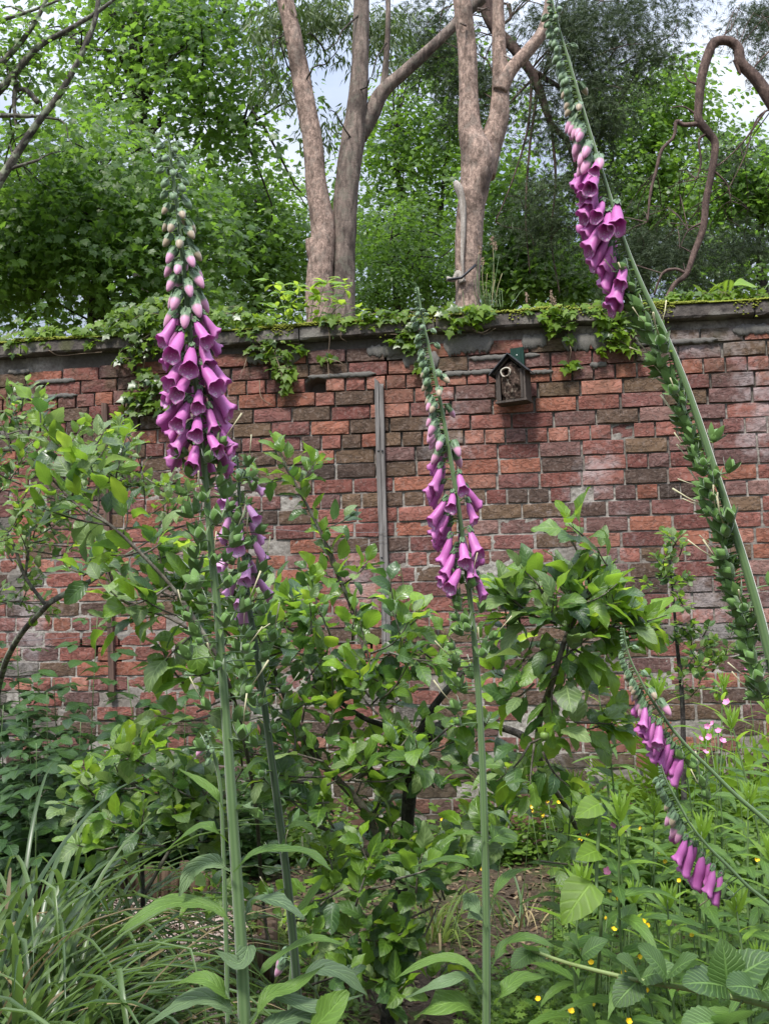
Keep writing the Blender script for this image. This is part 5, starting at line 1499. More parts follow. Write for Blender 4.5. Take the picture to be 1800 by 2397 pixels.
def chips():
    rs = np.random.default_rng(12)
    N = 9000
    px = rs.uniform(230, 620, N); py = rs.uniform(2105, 2640, N)
    P = on_ground(px, py, 0.006)
    Ms = frames(P, np.concatenate([rs.normal(0, 1, (N, 2)), rs.normal(0, .15, (N, 1))], 1), np.array([0, 0, 1]) + rs.normal(0, .35, (N, 3)), rs.uniform(0.012, 0.034, N))
    o = part('wood_chippings', to_mesh('wood_chippings', scatter(T_CHIP, Ms, rs.random(N)), MAT_CHIP, False)); tag(o, 'pale pinkish wood chippings inside the log edging', None, None, 'stuff')
    N = 15000
    x = rs.uniform(-3.2, 3.0, N); y = rs.uniform(2.4, 6.4, N)
    P = np.stack([x, y, [gz(a, b) + .004 for a, b in zip(x, y)]], -1)
    Ms = frames(P, np.concatenate([rs.normal(0, 1, (N, 2)), rs.normal(0, .2, (N, 1))], 1), np.array([0, 0, 1]) + rs.normal(0, .4, (N, 3)), rs.uniform(0.01, 0.045, N))
    o = part('leaf_litter', to_mesh('leaf_litter', scatter(T_CHIP, Ms, rs.random(N)), MAT_LITTER, False)); tag(o, 'brown leaf litter and crumbs strewn over the soil', None, None, 'stuff')
chips()

# ------------------------------------------------------------------ ground cover
LM_COVER = leaf_mat('cover_leaf', (0.050, 0.105, 0.022), (0.13, 0.21, 0.04), (0.28, 0.48, 0.06), 0.35, 0.5, 0.35, 0)
T_CUT = lobed([(0.0, 0.0), (0.10, 0.18), (0.42, 0.12), (0.18, 0.34), (0.50, 0.55), (0.16, 0.56), (0.30, 0.92), (0.06, 0.74), (0.0, 1.0)], curl=0.2, seed=5, centre=(0, 0.4))
def cover(label, regs, N, size, h, templ, mat, seed, k=6):
    """regs: ground polygons given as px boxes; low leafy tufts."""
    rs = np.random.default_rng(seed); PX, PY = [], []
    w = np.array([(r[1] - r[0]) * (r[3] - r[2]) for r in regs], float); w /= w.sum()
    i = rs.choice(len(regs), N, p=w); R_ = np.array(regs, float)[i]
    px = R_[:, 0] + rs.random(N) * (R_[:, 1] - R_[:, 0]); py = R_[:, 2] + rs.random(N) * (R_[:, 3] - R_[:, 2])
    P = on_ground(px, py)
    hh = h * rs.uniform(0.3, 1.1, N) * (0.4 + 1.2 * fbm(P[:, 0] * 3, P[:, 1] * 3, seed, 3))
    PP = np.repeat(P, k, 0); PP[:, 2] += np.repeat(hh, k) * rs.random(N * k)
    a = rs.random(N * k) * 6.28
    D = np.stack([np.cos(a), np.sin(a), rs.uniform(-0.2, 0.5, N * k)], -1)
    PP += D * 0.02 + rs.normal(0, .012, PP.shape)
    U = np.array([0, -0.3, 1]) + rs.normal(0, .45, PP.shape)
    rnd = np.clip(np.repeat(rs.random(N), k) * .5 + rs.random(N * k) * .5, 0, .99)
    o = part('ground_cover', to_mesh('ground_cover', scatter(templ, frames(PP, D, U, size * rs.uniform(.5, 1.3, N * k)), rnd), mat)); tag(o, label, None, None, 'stuff')
cover('low cut-leaved weeds covering the soil at the bottom right', [(1100, 1500, 2300, 2560), (1290, 1850, 2170, 2560)], 2300, 0.032, 0.13, T_CUT, LM_COVER, 1)
cover('leafy undergrowth under the willowherb and along the wall foot', [(1320, 1850, 1985, 2160), (640, 830, 1990, 2040), (1020, 1330, 1990, 2030)], 1800, 0.055, 0.42, T_OV[1], LM_COVER, 2)
cover('small rough weeds and moss on the middle soil', [(560, 860, 2150, 2560), (600, 1000, 2040, 2200)], 420, 0.026, 0.05, T_CUT, LM_COVER, 3, 5)
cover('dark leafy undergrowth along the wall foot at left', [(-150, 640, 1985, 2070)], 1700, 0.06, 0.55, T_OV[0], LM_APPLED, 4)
LM_GRASS = leaf_mat('grass_blade', (0.022, 0.055, 0.018), (0.12, 0.18, 0.075), (0.20, 0.34, 0.06), 0.28, 0.35, 0.5, 0)
LM_GRASSY = leaf_mat('yellow_grass', (0.09, 0.14, 0.03), (0.19, 0.25, 0.06), (0.30, 0.42, 0.08), 0.3, 0.45, 0.4, 0)

def arch_blade(seed, w=0.010, n=10, keel=0.15):
    rs = np.random.default_rng(seed)
    b = rs.uniform(1.3, 3.3); V = []; th = rs.uniform(0.0, 0.25); y = z = 0.0
    kink = rs.uniform(0.5, 0.8) if rs.random() < 0.35 else 2
    for j in range(n + 1):
        t = j / n; ww = w * (0.55 + 0.6 * math.sin(math.pi * min(1, t * 0.8 + 0.15))) * (1 - t ** 4) + 0.0006
        for s in (-1, 0, 1):
            V.append((s * ww * 0.5, y, z - (ww * keel if s == 0 else 0)))
        if t > kink: th += 0.9; kink = 9
        th += b / n * (0.3 + 1.4 * t); y += math.sin(th) / n; z += math.cos(th) / n
    Q = []
    for j in range(n):
        for i in range(2): Q.append((j * 3 + i, j * 3 + i + 1, j * 3 + i + 4, j * 3 + i + 3))
    g = G(V, None, Q); g.A[:, 0] = np.tile([0, .5, 1], n + 1); g.A[:, 1] = np.repeat(np.linspace(0, 1, n + 1), 3)
    return g
BL_G = [arch_blade(s, 0.031) for s in range(10)]
BL_ME = [[(to_mesh('grass_blade', g, m), g) for g in BL_G] for m in (LM_GRASS, LM_GRASSY)]
MAT_DRYB = leaf_mat('dry_blade', (0.16, 0.12, 0.08), (0.36, 0.28, 0.19), (0.25, 0.2, 0.1), 0.2, 0.7, 0.2, 0)
BL_DRY = [(to_mesh('dry_blade', g, MAT_DRYB), g) for g in BL_G[:5]]
def clump(name, label, base, rad, n, L, seed, mats=0, lean=0.5, lean_dir=None, ndry=0, wscale=1.0, cat='ornamental grass'):
    rs = np.random.default_rng(seed)
    t = thing(name, label, cat, base)
    def ms(n, L, lo=0.45):
        out = []
        for k in range(n):
            a = rs.random() * 6.28; r = math.sqrt(rs.random()) * rad
            p = np.array([base[0] + r * math.cos(a), base[1] + r * math.sin(a), 0.0])
            l = L * rs.uniform(lo, 1.1)
            aa = a + rs.normal(0, 0.9) if lean_dir is None else lean_dir + rs.normal(0, 1.1)
            out_ = np.array([math.cos(aa), math.sin(aa), 0])
            up = unit(np.array([0, 0, 1]) + out_ * rs.uniform(0.05, lean) * (0.4 + r / rad))
            y = unit(out_ - up * out_.dot(up)); x = np.cross(y, up)
            M = np.eye(4); ws = l * wscale * rs.uniform(0.7, 1.1) * (0.75 / max(l, .3)) 
            M[:3, 0] = x * ws; M[:3, 1] = y * l; M[:3, 2] = up * l; M[:3, 3] = p
            out.append(Matrix(M))
        return out
    pieces(t, 'blade', BL_ME[mats], ms(n, L), limit=290, score=rs.random(n))
    if ndry: pieces(t, 'dry_blade', BL_DRY, ms(ndry, L * 0.8, 0.3), limit=60)
    return t
clump('grass_clump', 'large clump of long arching grass blades filling the bottom left corner', (-1.08, 2.85, 0), 0.34, 420, 1.08, 1, 0, 0.75, None, 90, 0.75)
clump('grass_clump', 'second clump of arching grass behind the first at the left edge', (-1.20, 3.7, 0), 0.3, 230, 1.1, 2, 0, 0.6, None, 40, 0.75)
clump('grass_clump', 'thin grass clump in front of the log edging right of the big clump', (-0.78, 2.95, 0), 0.16, 60, 0.75, 3, 0, 0.8, None, 20, 0.6)
clump('daylily_clump', 'yellowish strappy clump at the foot of the dark foxglove stem', (GP(800, 2290)[0], GP(800, 2290)[1], 0), 0.10, 70, 0.36, 4, 1, 0.9, None, 22, 0.55, 'strappy plant')
clump('daylily_clump', 'small strappy yellow-green tuft right of the log edging', (GP(690, 2200)[0], GP(690, 2200)[1], 0), 0.08, 40, 0.28, 5, 1, 0.9, None, 4, 0.5, 'strappy plant')
clump('daylily_clump', 'strappy grassy tuft left of the centre foxglove stem foot', (GP(1010, 2200)[0], GP(1010, 2200)[1], 0), 0.10, 60, 0.42, 6, 1, 0.9, None, 6, 0.45, 'strappy plant')
clump('daylily_clump', 'loose pale grass tuft on the bare soil right of the centre stem', (GP(1230, 2170)[0], GP(1230, 2170)[1], 0), 0.10, 22, 0.46, 7, 0, 1.1, None, 12, 0.35, 'strappy plant')

# ------------------------------------------------------------------ raspberry canes in the shade of the wall
LM_RASP = leaf_mat('raspberry_leaf', (0.018, 0.050, 0.016), (0.045, 0.100, 0.026), (0.09, 0.22, 0.04), 0.28, 0.42, 0.45, 7, 0.22, bump=0.6)  # dark green, with some of the corner's deep shade put into the colour
def leaflets(n3, L, W_, serr=0.06, seed=0, m=8):
    gs = []
    PW = lambda t: math.sin(math.pi * t ** 0.75) ** 0.8
    spec = [(0, 0, 0, 1.0)] + ([(1, 0.0, -0.02, 0.8), (-1, 0.0, -0.02, 0.8)] if n3 >= 3 else []) + ([(1, -.32, -.03, .68), (-1, -.32, -.03, .68)] if n3 == 5 else [])
    for i, (sx, y, z, s) in enumerate(spec):
        g = blade(W_, 4, m, 0.12, 0.45, 0.03, serr, PW, seed + i)
        ang = -sx * R(72)
        c, sn = math.cos(ang), math.sin(ang)
        M = np.eye(4); M[:3, :3] = np.array([[c, -sn, 0], [sn, c, 0], [0, 0, 1]]) * s * (0.62); M[:3, 3] = (sx * 0.03, (0.38 if sx == 0 else 0.34) + y, z)
        gs.append(xf(g, M))
    gs.append(tube([(0, -.35, -.1), (0, 0, 0), (0, .4, .0)], 0.010, 3, False))
    g = join(gs); return g
RA_G = [leaflets(3, 1, .68, .05, s) for s in range(4)]
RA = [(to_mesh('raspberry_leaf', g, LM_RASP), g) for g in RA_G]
def cane(label, px, top, Y, seed, n=22, size=0.185, base_py=None):
    rs = np.random.default_rng(seed)
    a = W(px, 1700, Y); a.z = 0; b = W(px + rs.normal(0, 12), top, Y + rs.normal(0, .05))
    t = thing('raspberry_cane', label, 'raspberry cane', a, 'raspberry canes in the shade of the left wall')
    P = smooth_path([a, (a + b) / 2 + Vector((rs.normal(0, .03), 0, 0)), b], 14)
    part('cane', to_mesh('cane', tube(P, np.linspace(.0042, .002, 14), 6), MAT_GSTEM), t)
    Ms = []
    for k in range(n):
        f = 0.12 + 0.88 * (k + .5) / n; i = f * 13; j = min(12, int(i)); p = P[j] * (1 - i + j) + P[j + 1] * (i - j)
        an = k * 2.4 + rs.normal(0, .3)
        d = np.array([math.cos(an), math.sin(an) * .8 - .25, 0.15 + 0.3 * f - .1])
        s = size * rs.uniform(.75, 1.15) * (1 - .5 * max(0, f - .82) / .18)
        Ms.append(Matrix(frames([p + unit(d) * s * .35], [d - [0, 0, .35]], [rs.normal(0, .2), -.35, 1], s)[0]))
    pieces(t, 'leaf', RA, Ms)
names = ['leftmost raspberry cane, cut by the left edge of the picture', 'raspberry cane with a tip against the bricks near the left edge', 'raspberry cane rising just left of the small yellow-green tip', 'low raspberry cane with a yellow-green young tip', 'tallest raspberry cane, standing before the dark brown batten',
         'raspberry cane just right of the dark brown batten', 'raspberry cane behind the main foxglove stem', 'raspberry cane between the two left foxglove stems', 'low raspberry cane in the darkest corner', 'low raspberry cane in front of the dark gap below the batten', 'stray low raspberry cane under the slanting apple branch', 'short front raspberry cane behind the arching grass']
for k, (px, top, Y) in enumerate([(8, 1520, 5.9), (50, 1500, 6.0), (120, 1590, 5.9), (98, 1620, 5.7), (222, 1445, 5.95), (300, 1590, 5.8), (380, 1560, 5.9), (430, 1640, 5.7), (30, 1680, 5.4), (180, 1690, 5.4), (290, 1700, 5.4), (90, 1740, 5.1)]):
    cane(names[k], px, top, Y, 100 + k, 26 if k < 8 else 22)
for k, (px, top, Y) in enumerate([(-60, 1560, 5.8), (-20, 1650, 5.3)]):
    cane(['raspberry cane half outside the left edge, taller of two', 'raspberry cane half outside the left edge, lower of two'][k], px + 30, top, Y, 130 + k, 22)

# ------------------------------------------------------------------ willowherb stems on the right
LM_WH = leaf_mat('willowherb_leaf', (0.050, 0.110, 0.028), (0.115, 0.205, 0.045), (0.26, 0.50, 0.06), 0.35, 0.42, 0.45, 9, 0.35, bump=0.6)
LM_WHT = leaf_mat('willowherb_tip', (0.12, 0.22, 0.022), (0.19, 0.32, 0.04), (0.45, 0.68, 0.07), 0.42, 0.42, 0.45, 5, 0.2)
WW_ = lambda t: (math.sin(math.pi * t ** 0.62) ** 0.9)
WH_G = [blade(0.23, 4, 13, 0.25, c, 0.05, 0.10, WW_, s) for s, c in enumerate([0.5, 0.9, 1.2, 0.7, 1.5])]
WH = [(to_mesh('willowherb_leaf', g, LM_WH), g) for g in WH_G]
WHT_G = [blade(0.15, 2, 8, 0.3, c, 0.03, 0.0, WW_, 9 + s) for s, c in enumerate([0.5, 1.0])]
WHT = [(to_mesh('willowherb_leaf', g, LM_WHT), g) for g in WHT_G]
def willowherb(label, px, top, Y, seed, L=0.155, n=42, lean=0, bright=True):
    rs = np.random.default_rng(seed)
    a = W(px - lean, 1700, Y); a.z = 0; b = W(px, top, Y)
    t = thing('willowherb', label, 'willowherb', a, 'willowherb stems crowding the right side')
    P = smooth_path([a, a * .45 + b * .55 + Vector((rs.normal(0, .03), rs.normal(0, .03), 0)), b], 20)
    part('stem', to_mesh('stem', tube(P, np.linspace(.0048, .002, 20), 7), MAT_GSTEM), t)
    Ms, Mt = [], []
    H = b.z; spacing = 0.028
    n = min(n, int(H / spacing * 0.8))
    for k in range(n):
        f = 1 - (k * spacing * 1.0 + 0.03) / H
        if f < .08: break
        i = f * 19; j = min(18, int(i)); p = P[j] * (1 - i + j) + P[j + 1] * (i - j)
        an = k * 2.4 + rs.normal(0, .25); s = L * rs.uniform(.8, 1.15) * min(1, .5 + k * .06)
        d = np.array([math.cos(an), math.sin(an), 0.75 if k < 5 else 0.40])
        (Mt if k < 6 and bright else Ms).append(Matrix(frames([p], [d], [rs.normal(0, .15), -.2, 1], s)[0]))
    for k in range(12):                                         # the upright tip rosette
        an = k * 2.4; s = L * (.22 + .03 * k)
        d = np.array([math.cos(an) * (.12 + .06 * k), math.sin(an) * (.12 + .06 * k), 1])
        Mt.append(Matrix(frames([list(b - Vector((0, 0, .004 * k)))], [d], [0, -1, .3], s)[0]))
    pieces(t, 'leaf', WH, Ms); pieces(t, 'leaf', WHT, Mt)
whs = [(1418, 1672, 3.2, 'willowherb with a bright tip directly left of the small drooping foxglove'), (1708, 1675, 3.3, 'willowherb with a tall bright tip right of the small drooping foxglove'), (1538, 1605, 3.9, 'small far willowherb tip just above the drooping foxglove stem'),
       (1690, 1590, 4.0, 'far willowherb with a broad upright leaf near the tall leaning stem'), (1795, 1640, 3.6, 'willowherb cut by the right edge below the leaning foxglove'), (1448, 1885, 2.7, 'front willowherb standing left of the lower drooping foxglove'),
       (1395, 1560, 3.9, 'slender willowherb whose top touches the apple leaves'), (1600, 1760, 3.4, 'willowherb behind the flowers of the small drooping foxglove'), (1640, 1930, 2.9, 'willowherb crossing behind the lower foxglove stem'),
       (1750, 1850, 3.0, 'dark-leaved willowherb near the right edge, middle height'), (1530, 1880, 3.3, 'willowherb whose tip hides under the lower foxglove'), (1340, 1830, 3.3, 'leftmost short willowherb beside the round yellow flowers'),
       (1560, 2090, 2.8, 'low willowherb under the lower foxglove flowers'), (1720, 2100, 2.6, 'low willowherb above the bramble leaves at right'), (1800, 1980, 2.8, 'willowherb hugging the right edge beside the lower foxglove'),
       (1480, 2080, 3.0, 'low willowherb between two clusters of yellow flowers'), (1650, 1720, 3.8, 'far willowherb among the pink campion flowers'), (1360, 2050, 2.9, 'short willowherb behind the big bright heart-shaped leaf'),
       (1770, 2230, 2.6, 'lowest willowherb beside the bramble at the right edge')]
for k, (px, top, Y, lab) in enumerate(whs):
    willowherb(lab, px, top, Y, 200 + k, 0.140 + .015 * (k % 3), lean=(k % 5 - 2) * 14)

# fern haze far right behind
fern('soft pale fern against the wall foot behind the willowherb', 0, 0, 0, 9, 0.85, 21, GP(1600, 2010), 1.5)
fern('pale fern at the right edge behind the leaning foxglove stem', 0, 0, 0, 9, 0.95, 22, GP(1730, 2015), 1.6)
fern('fern between the willowherb tips and the cordon', 0, 0, 0, 8, 0.7, 23, GP(1480, 2015), 1.4)
fern('little yellow-green fern low behind the central apple trunk', 0, 0, 0, 6, 0.30, 24, GP(890, 2040), 0.8)

# big bright heart-shaped leaf and friends
LM_BIG = leaf_mat('big_leaf', (0.11, 0.20, 0.018), (0.16, 0.27, 0.025), (0.50, 0.72, 0.05), 0.45, 0.45, 0.45, 5, 0.25, bump=0.6)
def hop():
    rs = np.random.default_rng(5)
    t = thing('heart_leaved_weed', 'plant with one very large bright yellow-green heart-shaped leaf left of the willowherb', 'weed', GP(1370, 2520))
    g = blade(0.80, 6, 10, 0.15, 0.4, 0.03, 0.03, lambda x: math.sin(math.pi * x ** 0.55) ** 0.8, 9)
    Y = 2.6
    for (bx, by, tx, ty, s) in [(1385, 2065, 1300, 2170, .120), (1405, 1880, 1305, 1925, .075), (1400, 1990, 1330, 2010, .07)]:
        a, b = W(bx, by, Y), W(tx, ty, Y - .06)
        part('leaf', to_mesh('heart_leaf', g, LM_BIG), t, frames([list(a)], [list(b - a)], [-0.3, -.9, .6], s)[0])
    part('stem', to_mesh('stem', tube(smooth_path([GP(1370, 2520), W(1405, 2200, Y), W(1395, 2065, Y), W(1405, 1880, Y)], 12), .004, 6), MAT_GSTEM), t)
hop()
rs_ = np.random.default_rng(77)
sh = auto_shoots([(700, 2130, 60, 40, 3.4, .1, 4, 7, .6, 0), (1020, 2120, 40, 50, 3.2, .1, 4, 7, .6, 0), (1060, 2000, 60, 50, 3.6, .1, 5, 7, .6, 0), (760, 2040, 70, 40, 3.7, .1, 5, 7, .6, 0), (480, 2100, 50, 30, 3.2, .1, 3, 7, .6, 0), (740, 2270, 50, 40, 3.1, .1, 3, 7, .6, 0)], 41, .10)
bush('apple_sucker', 'thicket of low crinkled leaves round the foot of the central apple tree', 'sucker shoots', (W(880, 2000, 3.45).x, 3.45, 0),
     [([(900, 2380, 3.45), (800, 2200, 3.45), (720, 2130, 3.4)], [6, 5, 3]), ([(915, 2380, 3.45), (990, 2200, 3.4), (1050, 2060, 3.5)], [6, 5, 3])], sh, 0.072, 78, 0.35, 0.25, limit=260)

# ------------------------------------------------------------------ bramble
LM_BR = leaf_mat('bramble_leaf', (0.045, 0.095, 0.032), (0.095, 0.165, 0.055), (0.20, 0.38, 0.07), 0.3, 0.40, 0.5, 9, 0.5, bump=1.0)
BR_G = [blade(0.80, 6, 14, 0.10, 0.5, 0.03, 0.05, lambda t: math.sin(math.pi * t ** 0.72) ** 0.7, s) for s in range(3)]
BR_ME = [to_mesh('bramble_leaflet', g, LM_BR) for g in BR_G]
def bramble():
    rs = np.random.default_rng(7); Y = 2.15
    t = thing('bramble', 'thorny arching bramble cane with ribbed leaves across the bottom right corner', 'bramble', W(1830, 2345, Y))
    P = smooth_path([W(1245, 2225, 2.35), W(1330, 2255, 2.28), W(1480, 2292, 2.2), W(1640, 2320, 2.12), W(1800, 2355, 2.05), W(1900, 2400, 2.0)], 40)
    part('cane', to_mesh('cane', tube(P, np.linspace(.0035, .0062, 40), 8), plain('bramble_cane', (0.16, 0.21, 0.07), .5, .3, 50, .2)), t)
    th = G([(-.25, 0, -.25), (.25, 0, -.25), (0, 0, .35), (0, 1, -.4)], [(0, 1, 3), (1, 2, 3), (2, 0, 3)])
    Pm = P[rs.integers(4, 39, 90)] + rs.normal(0, .001, (90, 3))
    thm = to_mesh('thorns', scatter(th, frames(Pm, rs.normal(0, 1, (90, 3)) * [1, .6, 1], [0, 0, 1], .009)), plain('thorn', (.30, .22, .10), .5))
    part('thorns', thm, t, kind='stuff')
    leaves = [((1245, 2228, 2.35), [(1200, 2252, .040), (1285, 2240, .035), (1235, 2200, .03)]), ((1360, 2240, 2.3), [(1330, 2205, .06), (1405, 2195, .055), (1350, 2185, .045)]),
              ((1500, 2290, 2.2), [(1440, 2340, .07), (1540, 2270, .085), (1470, 2240, .08)]), ((1560, 2290, 2.15), [(1520, 2210, .085), (1590, 2250, .09)]),
              ((1700, 2310, 2.1), [(1640, 2290, .10), (1760, 2250, .11), (1700, 2220, .09)]), ((1780, 2320, 2.05), [(1740, 2300, .09), (1830, 2290, .1)]), ((1700, 2400, 2.0), [(1640, 2385, .10), (1720, 2370, .10)])]
    for (b, tips) in leaves:
        B = W(*b); i = int(np.argmin(np.linalg.norm(P - np.array(list(B)), axis=1)))
        part('leaf_stalk', to_mesh('leaf_stalk', tube([P[i], list(B)], .0016, 4), MAT_GSTEM), t)
        for j, (x, y, s) in enumerate(tips):
            e = W(x, y, b[2] - .03)
            part('leaflet', BR_ME[j % 3], t, frames([list(B)], [list(e - B)], [rs.normal(0, .2), -.55, 1], max(s, (e - B).length * 1.1))[0])
bramble()

# ------------------------------------------------------------------ buttercups and campions
MAT_YEL = plain('yellow_petal', (0.80, 0.55, 0.02), 0.35, .1, 30, .1, .5)
MAT_PINK = plain('pink_petal', (0.62, 0.22, 0.42), 0.5, .2, 30, .1, .4)
def petal_flower(n, cup, seed):
    gs = []
    p = blade(0.85, 2, 3, 0.1, -0.5, 0, 0, lambda t: math.sin(math.pi * min(1, .12 + t * .75)) ** .8, seed)
    for k in range(n):
        a = k * 2 * math.pi / n
        gs.append(scatter(p, frames([[0, 0, 0]], [[math.cos(a), math.sin(a), cup]], [0, 0, 1], 1.0)))
    return join(gs)
YF = petal_flower(5, 0.5, 1); YF_ME = to_mesh('buttercup_flower', YF, MAT_YEL)
PF = petal_flower(5, 0.25, 2); PF_ME = to_mesh('campion_flower', PF, MAT_PINK)
def small_flowers(name, cat, pts, me, size, labels, group, seed):
    rs = np.random.default_rng(seed)
    for k, (px, py, Y) in enumerate(pts):
        c = W(px, py, Y); b = Vector((c.x + rs.normal(0, .05), c.y + rs.normal(0, .05), 0))
        t = thing(name, labels[k] if isinstance(labels, list) else labels, cat, b, group)
        part('stem', to_mesh('stem', tube(smooth_path([b, (b + c) / 2 + Vector((rs.normal(0, .02), 0, 0)), c], 6), .0013, 4), MAT_GSTEM), t)
        part('flower', me, t, frames([list(c)], [[rs.normal(0, .5), rs.normal(0, .3), rs.normal(0, .3) + .3]], [rs.normal(0, .4), -.7, .7], size * rs.uniform(.8, 1.15))[0])
yp = [(1280, 1875, 4.2), (1240, 1890, 4.2), (1243, 1897, 4.2), (1270, 1905, 4.2), (1274, 1912, 4.2), (1375, 1958, 3.8), (1357, 1968, 3.8), (1305, 1880, 4.2), (1285, 1862, 4.2), (1427, 2088, 3.2), (1442, 2103, 3.2), (1297, 2058, 3.4), (1420, 2150, 3.0), (1435, 2178, 3.0), (1475, 2158, 3.1), (1505, 2160, 3.0),
      (1515, 2168, 3.0), (1540, 2000, 3.4), (1555, 2015, 3.4), (1590, 2062, 3.2), (1495, 2240, 2.9), (1385, 2350, 2.8), (1260, 2340, 2.9), (1335, 2368, 2.8), (1450, 2346, 2.8), (1458, 2275, 2.9), (972, 1965, 4.3), (1035, 1920, 4.4), (1105, 2000, 4.0), (1130, 2035, 4.0), (1515, 2320, 2.8), (1470, 2392, 2.7), (1770, 2010, 3.2), (1500, 1940, 3.6), (1180, 1930, 4.2), (1384, 2255, 2.9), (1620, 2190, 2.9)]
zones = [('small yellow buttercup in the upper cluster left of the willowherb, below the apple leaves', 'upper buttercup cluster', lambda x, y: 1200 <= x <= 1310 and y < 1950),
         ('small yellow buttercup low around the foot of the centre foxglove stem', 'buttercups near the centre foxglove stem', lambda x, y: x < 1200),
         ('small yellow buttercup in the band beside the big bright heart-shaped leaf', 'buttercups beside the heart-shaped leaf', lambda x, y: y > 2040 and y < 2220 and x < 1560),
         ('small yellow buttercup low among the bramble leaves at the bottom right', 'buttercups among the bramble leaves', lambda x, y: y >= 2220),
         ('small yellow buttercup behind the willowherb under the drooping foxgloves', 'buttercups behind the willowherb', lambda x, y: True)]
left = list(yp)
for zi, (lab, grp, fn) in enumerate(zones):
    sel = [p for p in left if fn(p[0], p[1])]
    left = [p for p in left if p not in sel]
    small_flowers('buttercup', 'buttercup', sel, YF_ME, 0.0098, lab, grp, 3 + zi)
pp = [(1668, 1694, 3.6), (1681, 1712, 3.6), (1638, 1730, 3.6), (1660, 1726, 3.5), (1650, 1762, 3.5), (1700, 1645, 3.8), (1745, 1565, 4.2), (1422, 2040, 3.2), (1438, 1930, 3.4), (1465, 1940, 3.4), (1655, 1700, 3.7), (1690, 1735, 3.6)]
small_flowers('campion', 'campion', pp, PF_ME, 0.013, 'small pink campion flower on a thin stem among the willowherb', 'pink campions among the willowherb', 4)

# ------------------------------------------------------------------ foxgloves
def corolla_mat(name, pink, pale, inner):
    m = NT(name)
    a, u, v, r = m.attr()                    # u around (0.5 = lower lip), v along, r = 0, alpha = inside flag
    al = a.outputs['Alpha']
    oi = m.new('ShaderNodeObjectInfo')
    outer = m.mix(m.sstep(v, 0.0, 0.35), pale, pink)
    outer = m.mix(m.math('MULTIPLY', m.math('FRACT', m.math('MULTIPLY', oi.outputs['Random'], 7.3)), 0.35), outer, pale)
    outer = m.mix(m.math('MULTIPLY', oi.outputs['Random'], 0.4), outer, tuple(x * 0.72 for x in pink))
    outer = m.mix(m.math('MULTIPLY', m.noise(60, 3), 0.35), outer, pale)
    outer = m.mix(m.math('MULTIPLY', m.sstep(v, 0.90, 1.0), 0.5), outer, inner)
    # throat: pale floor with ringed dark spots
    co = m.new('ShaderNodeCombineXYZ'); m.l.new(m.math('MULTIPLY', u, 16.0), co.inputs[0]); m.l.new(m.math('MULTIPLY', v, 14.0), co.inputs[1])
    vo = m.new('ShaderNodeTexVoronoi'); vo.inputs['Scale'].default_value = 1.0; m.l.new(co.outputs[0], vo.inputs['Vector'])
    spot = m.math('SUBTRACT', 1.0, m.sstep(vo.outputs['Distance'], 0.16, 0.24)); halo = m.math('SUBTRACT', 1.0, m.sstep(vo.outputs['Distance'], 0.34, 0.46))
    low = m.math('SUBTRACT', 1.0, m.sstep(m.math('ABSOLUTE', m.math('SUBTRACT', u, 0.5)), 0.12, 0.24))
    low = m.math('MULTIPLY', low, m.sstep(v, 0.45, 0.62))
    inn = m.mix(m.math('MULTIPLY', low, halo), inner, (0.80, 0.66, 0.78))
    inn = m.mix(m.math('MULTIPLY', low, spot), inn, (0.16, 0.01, 0.05))
    col = m.mix(al, outer, inn)
    b = m.bsdf(col, 0.42, m.bump(m.noise(70, 2), 0.15, .002), 0.45)
    t = m.new('ShaderNodeBsdfTranslucent'); m.put(t.inputs['Color'], tuple(min(1, x * 1.4) for x in pink))
    mx = m.new('ShaderNodeMixShader'); mx.inputs[0].default_value = 0.28
    m.l.new(b, mx.inputs[1]); m.l.new(t.outputs[0], mx.inputs[2])
    return m.end(mx.outputs[0])
MAT_COR = corolla_mat('foxglove_purple', (0.52, 0.115, 0.42), (0.64, 0.28, 0.54), (0.60, 0.24, 0.51))
MAT_COR2 = corolla_mat('foxglove_lilac', (0.62, 0.27, 0.56), (0.76, 0.52, 0.70), (0.70, 0.42, 0.66))

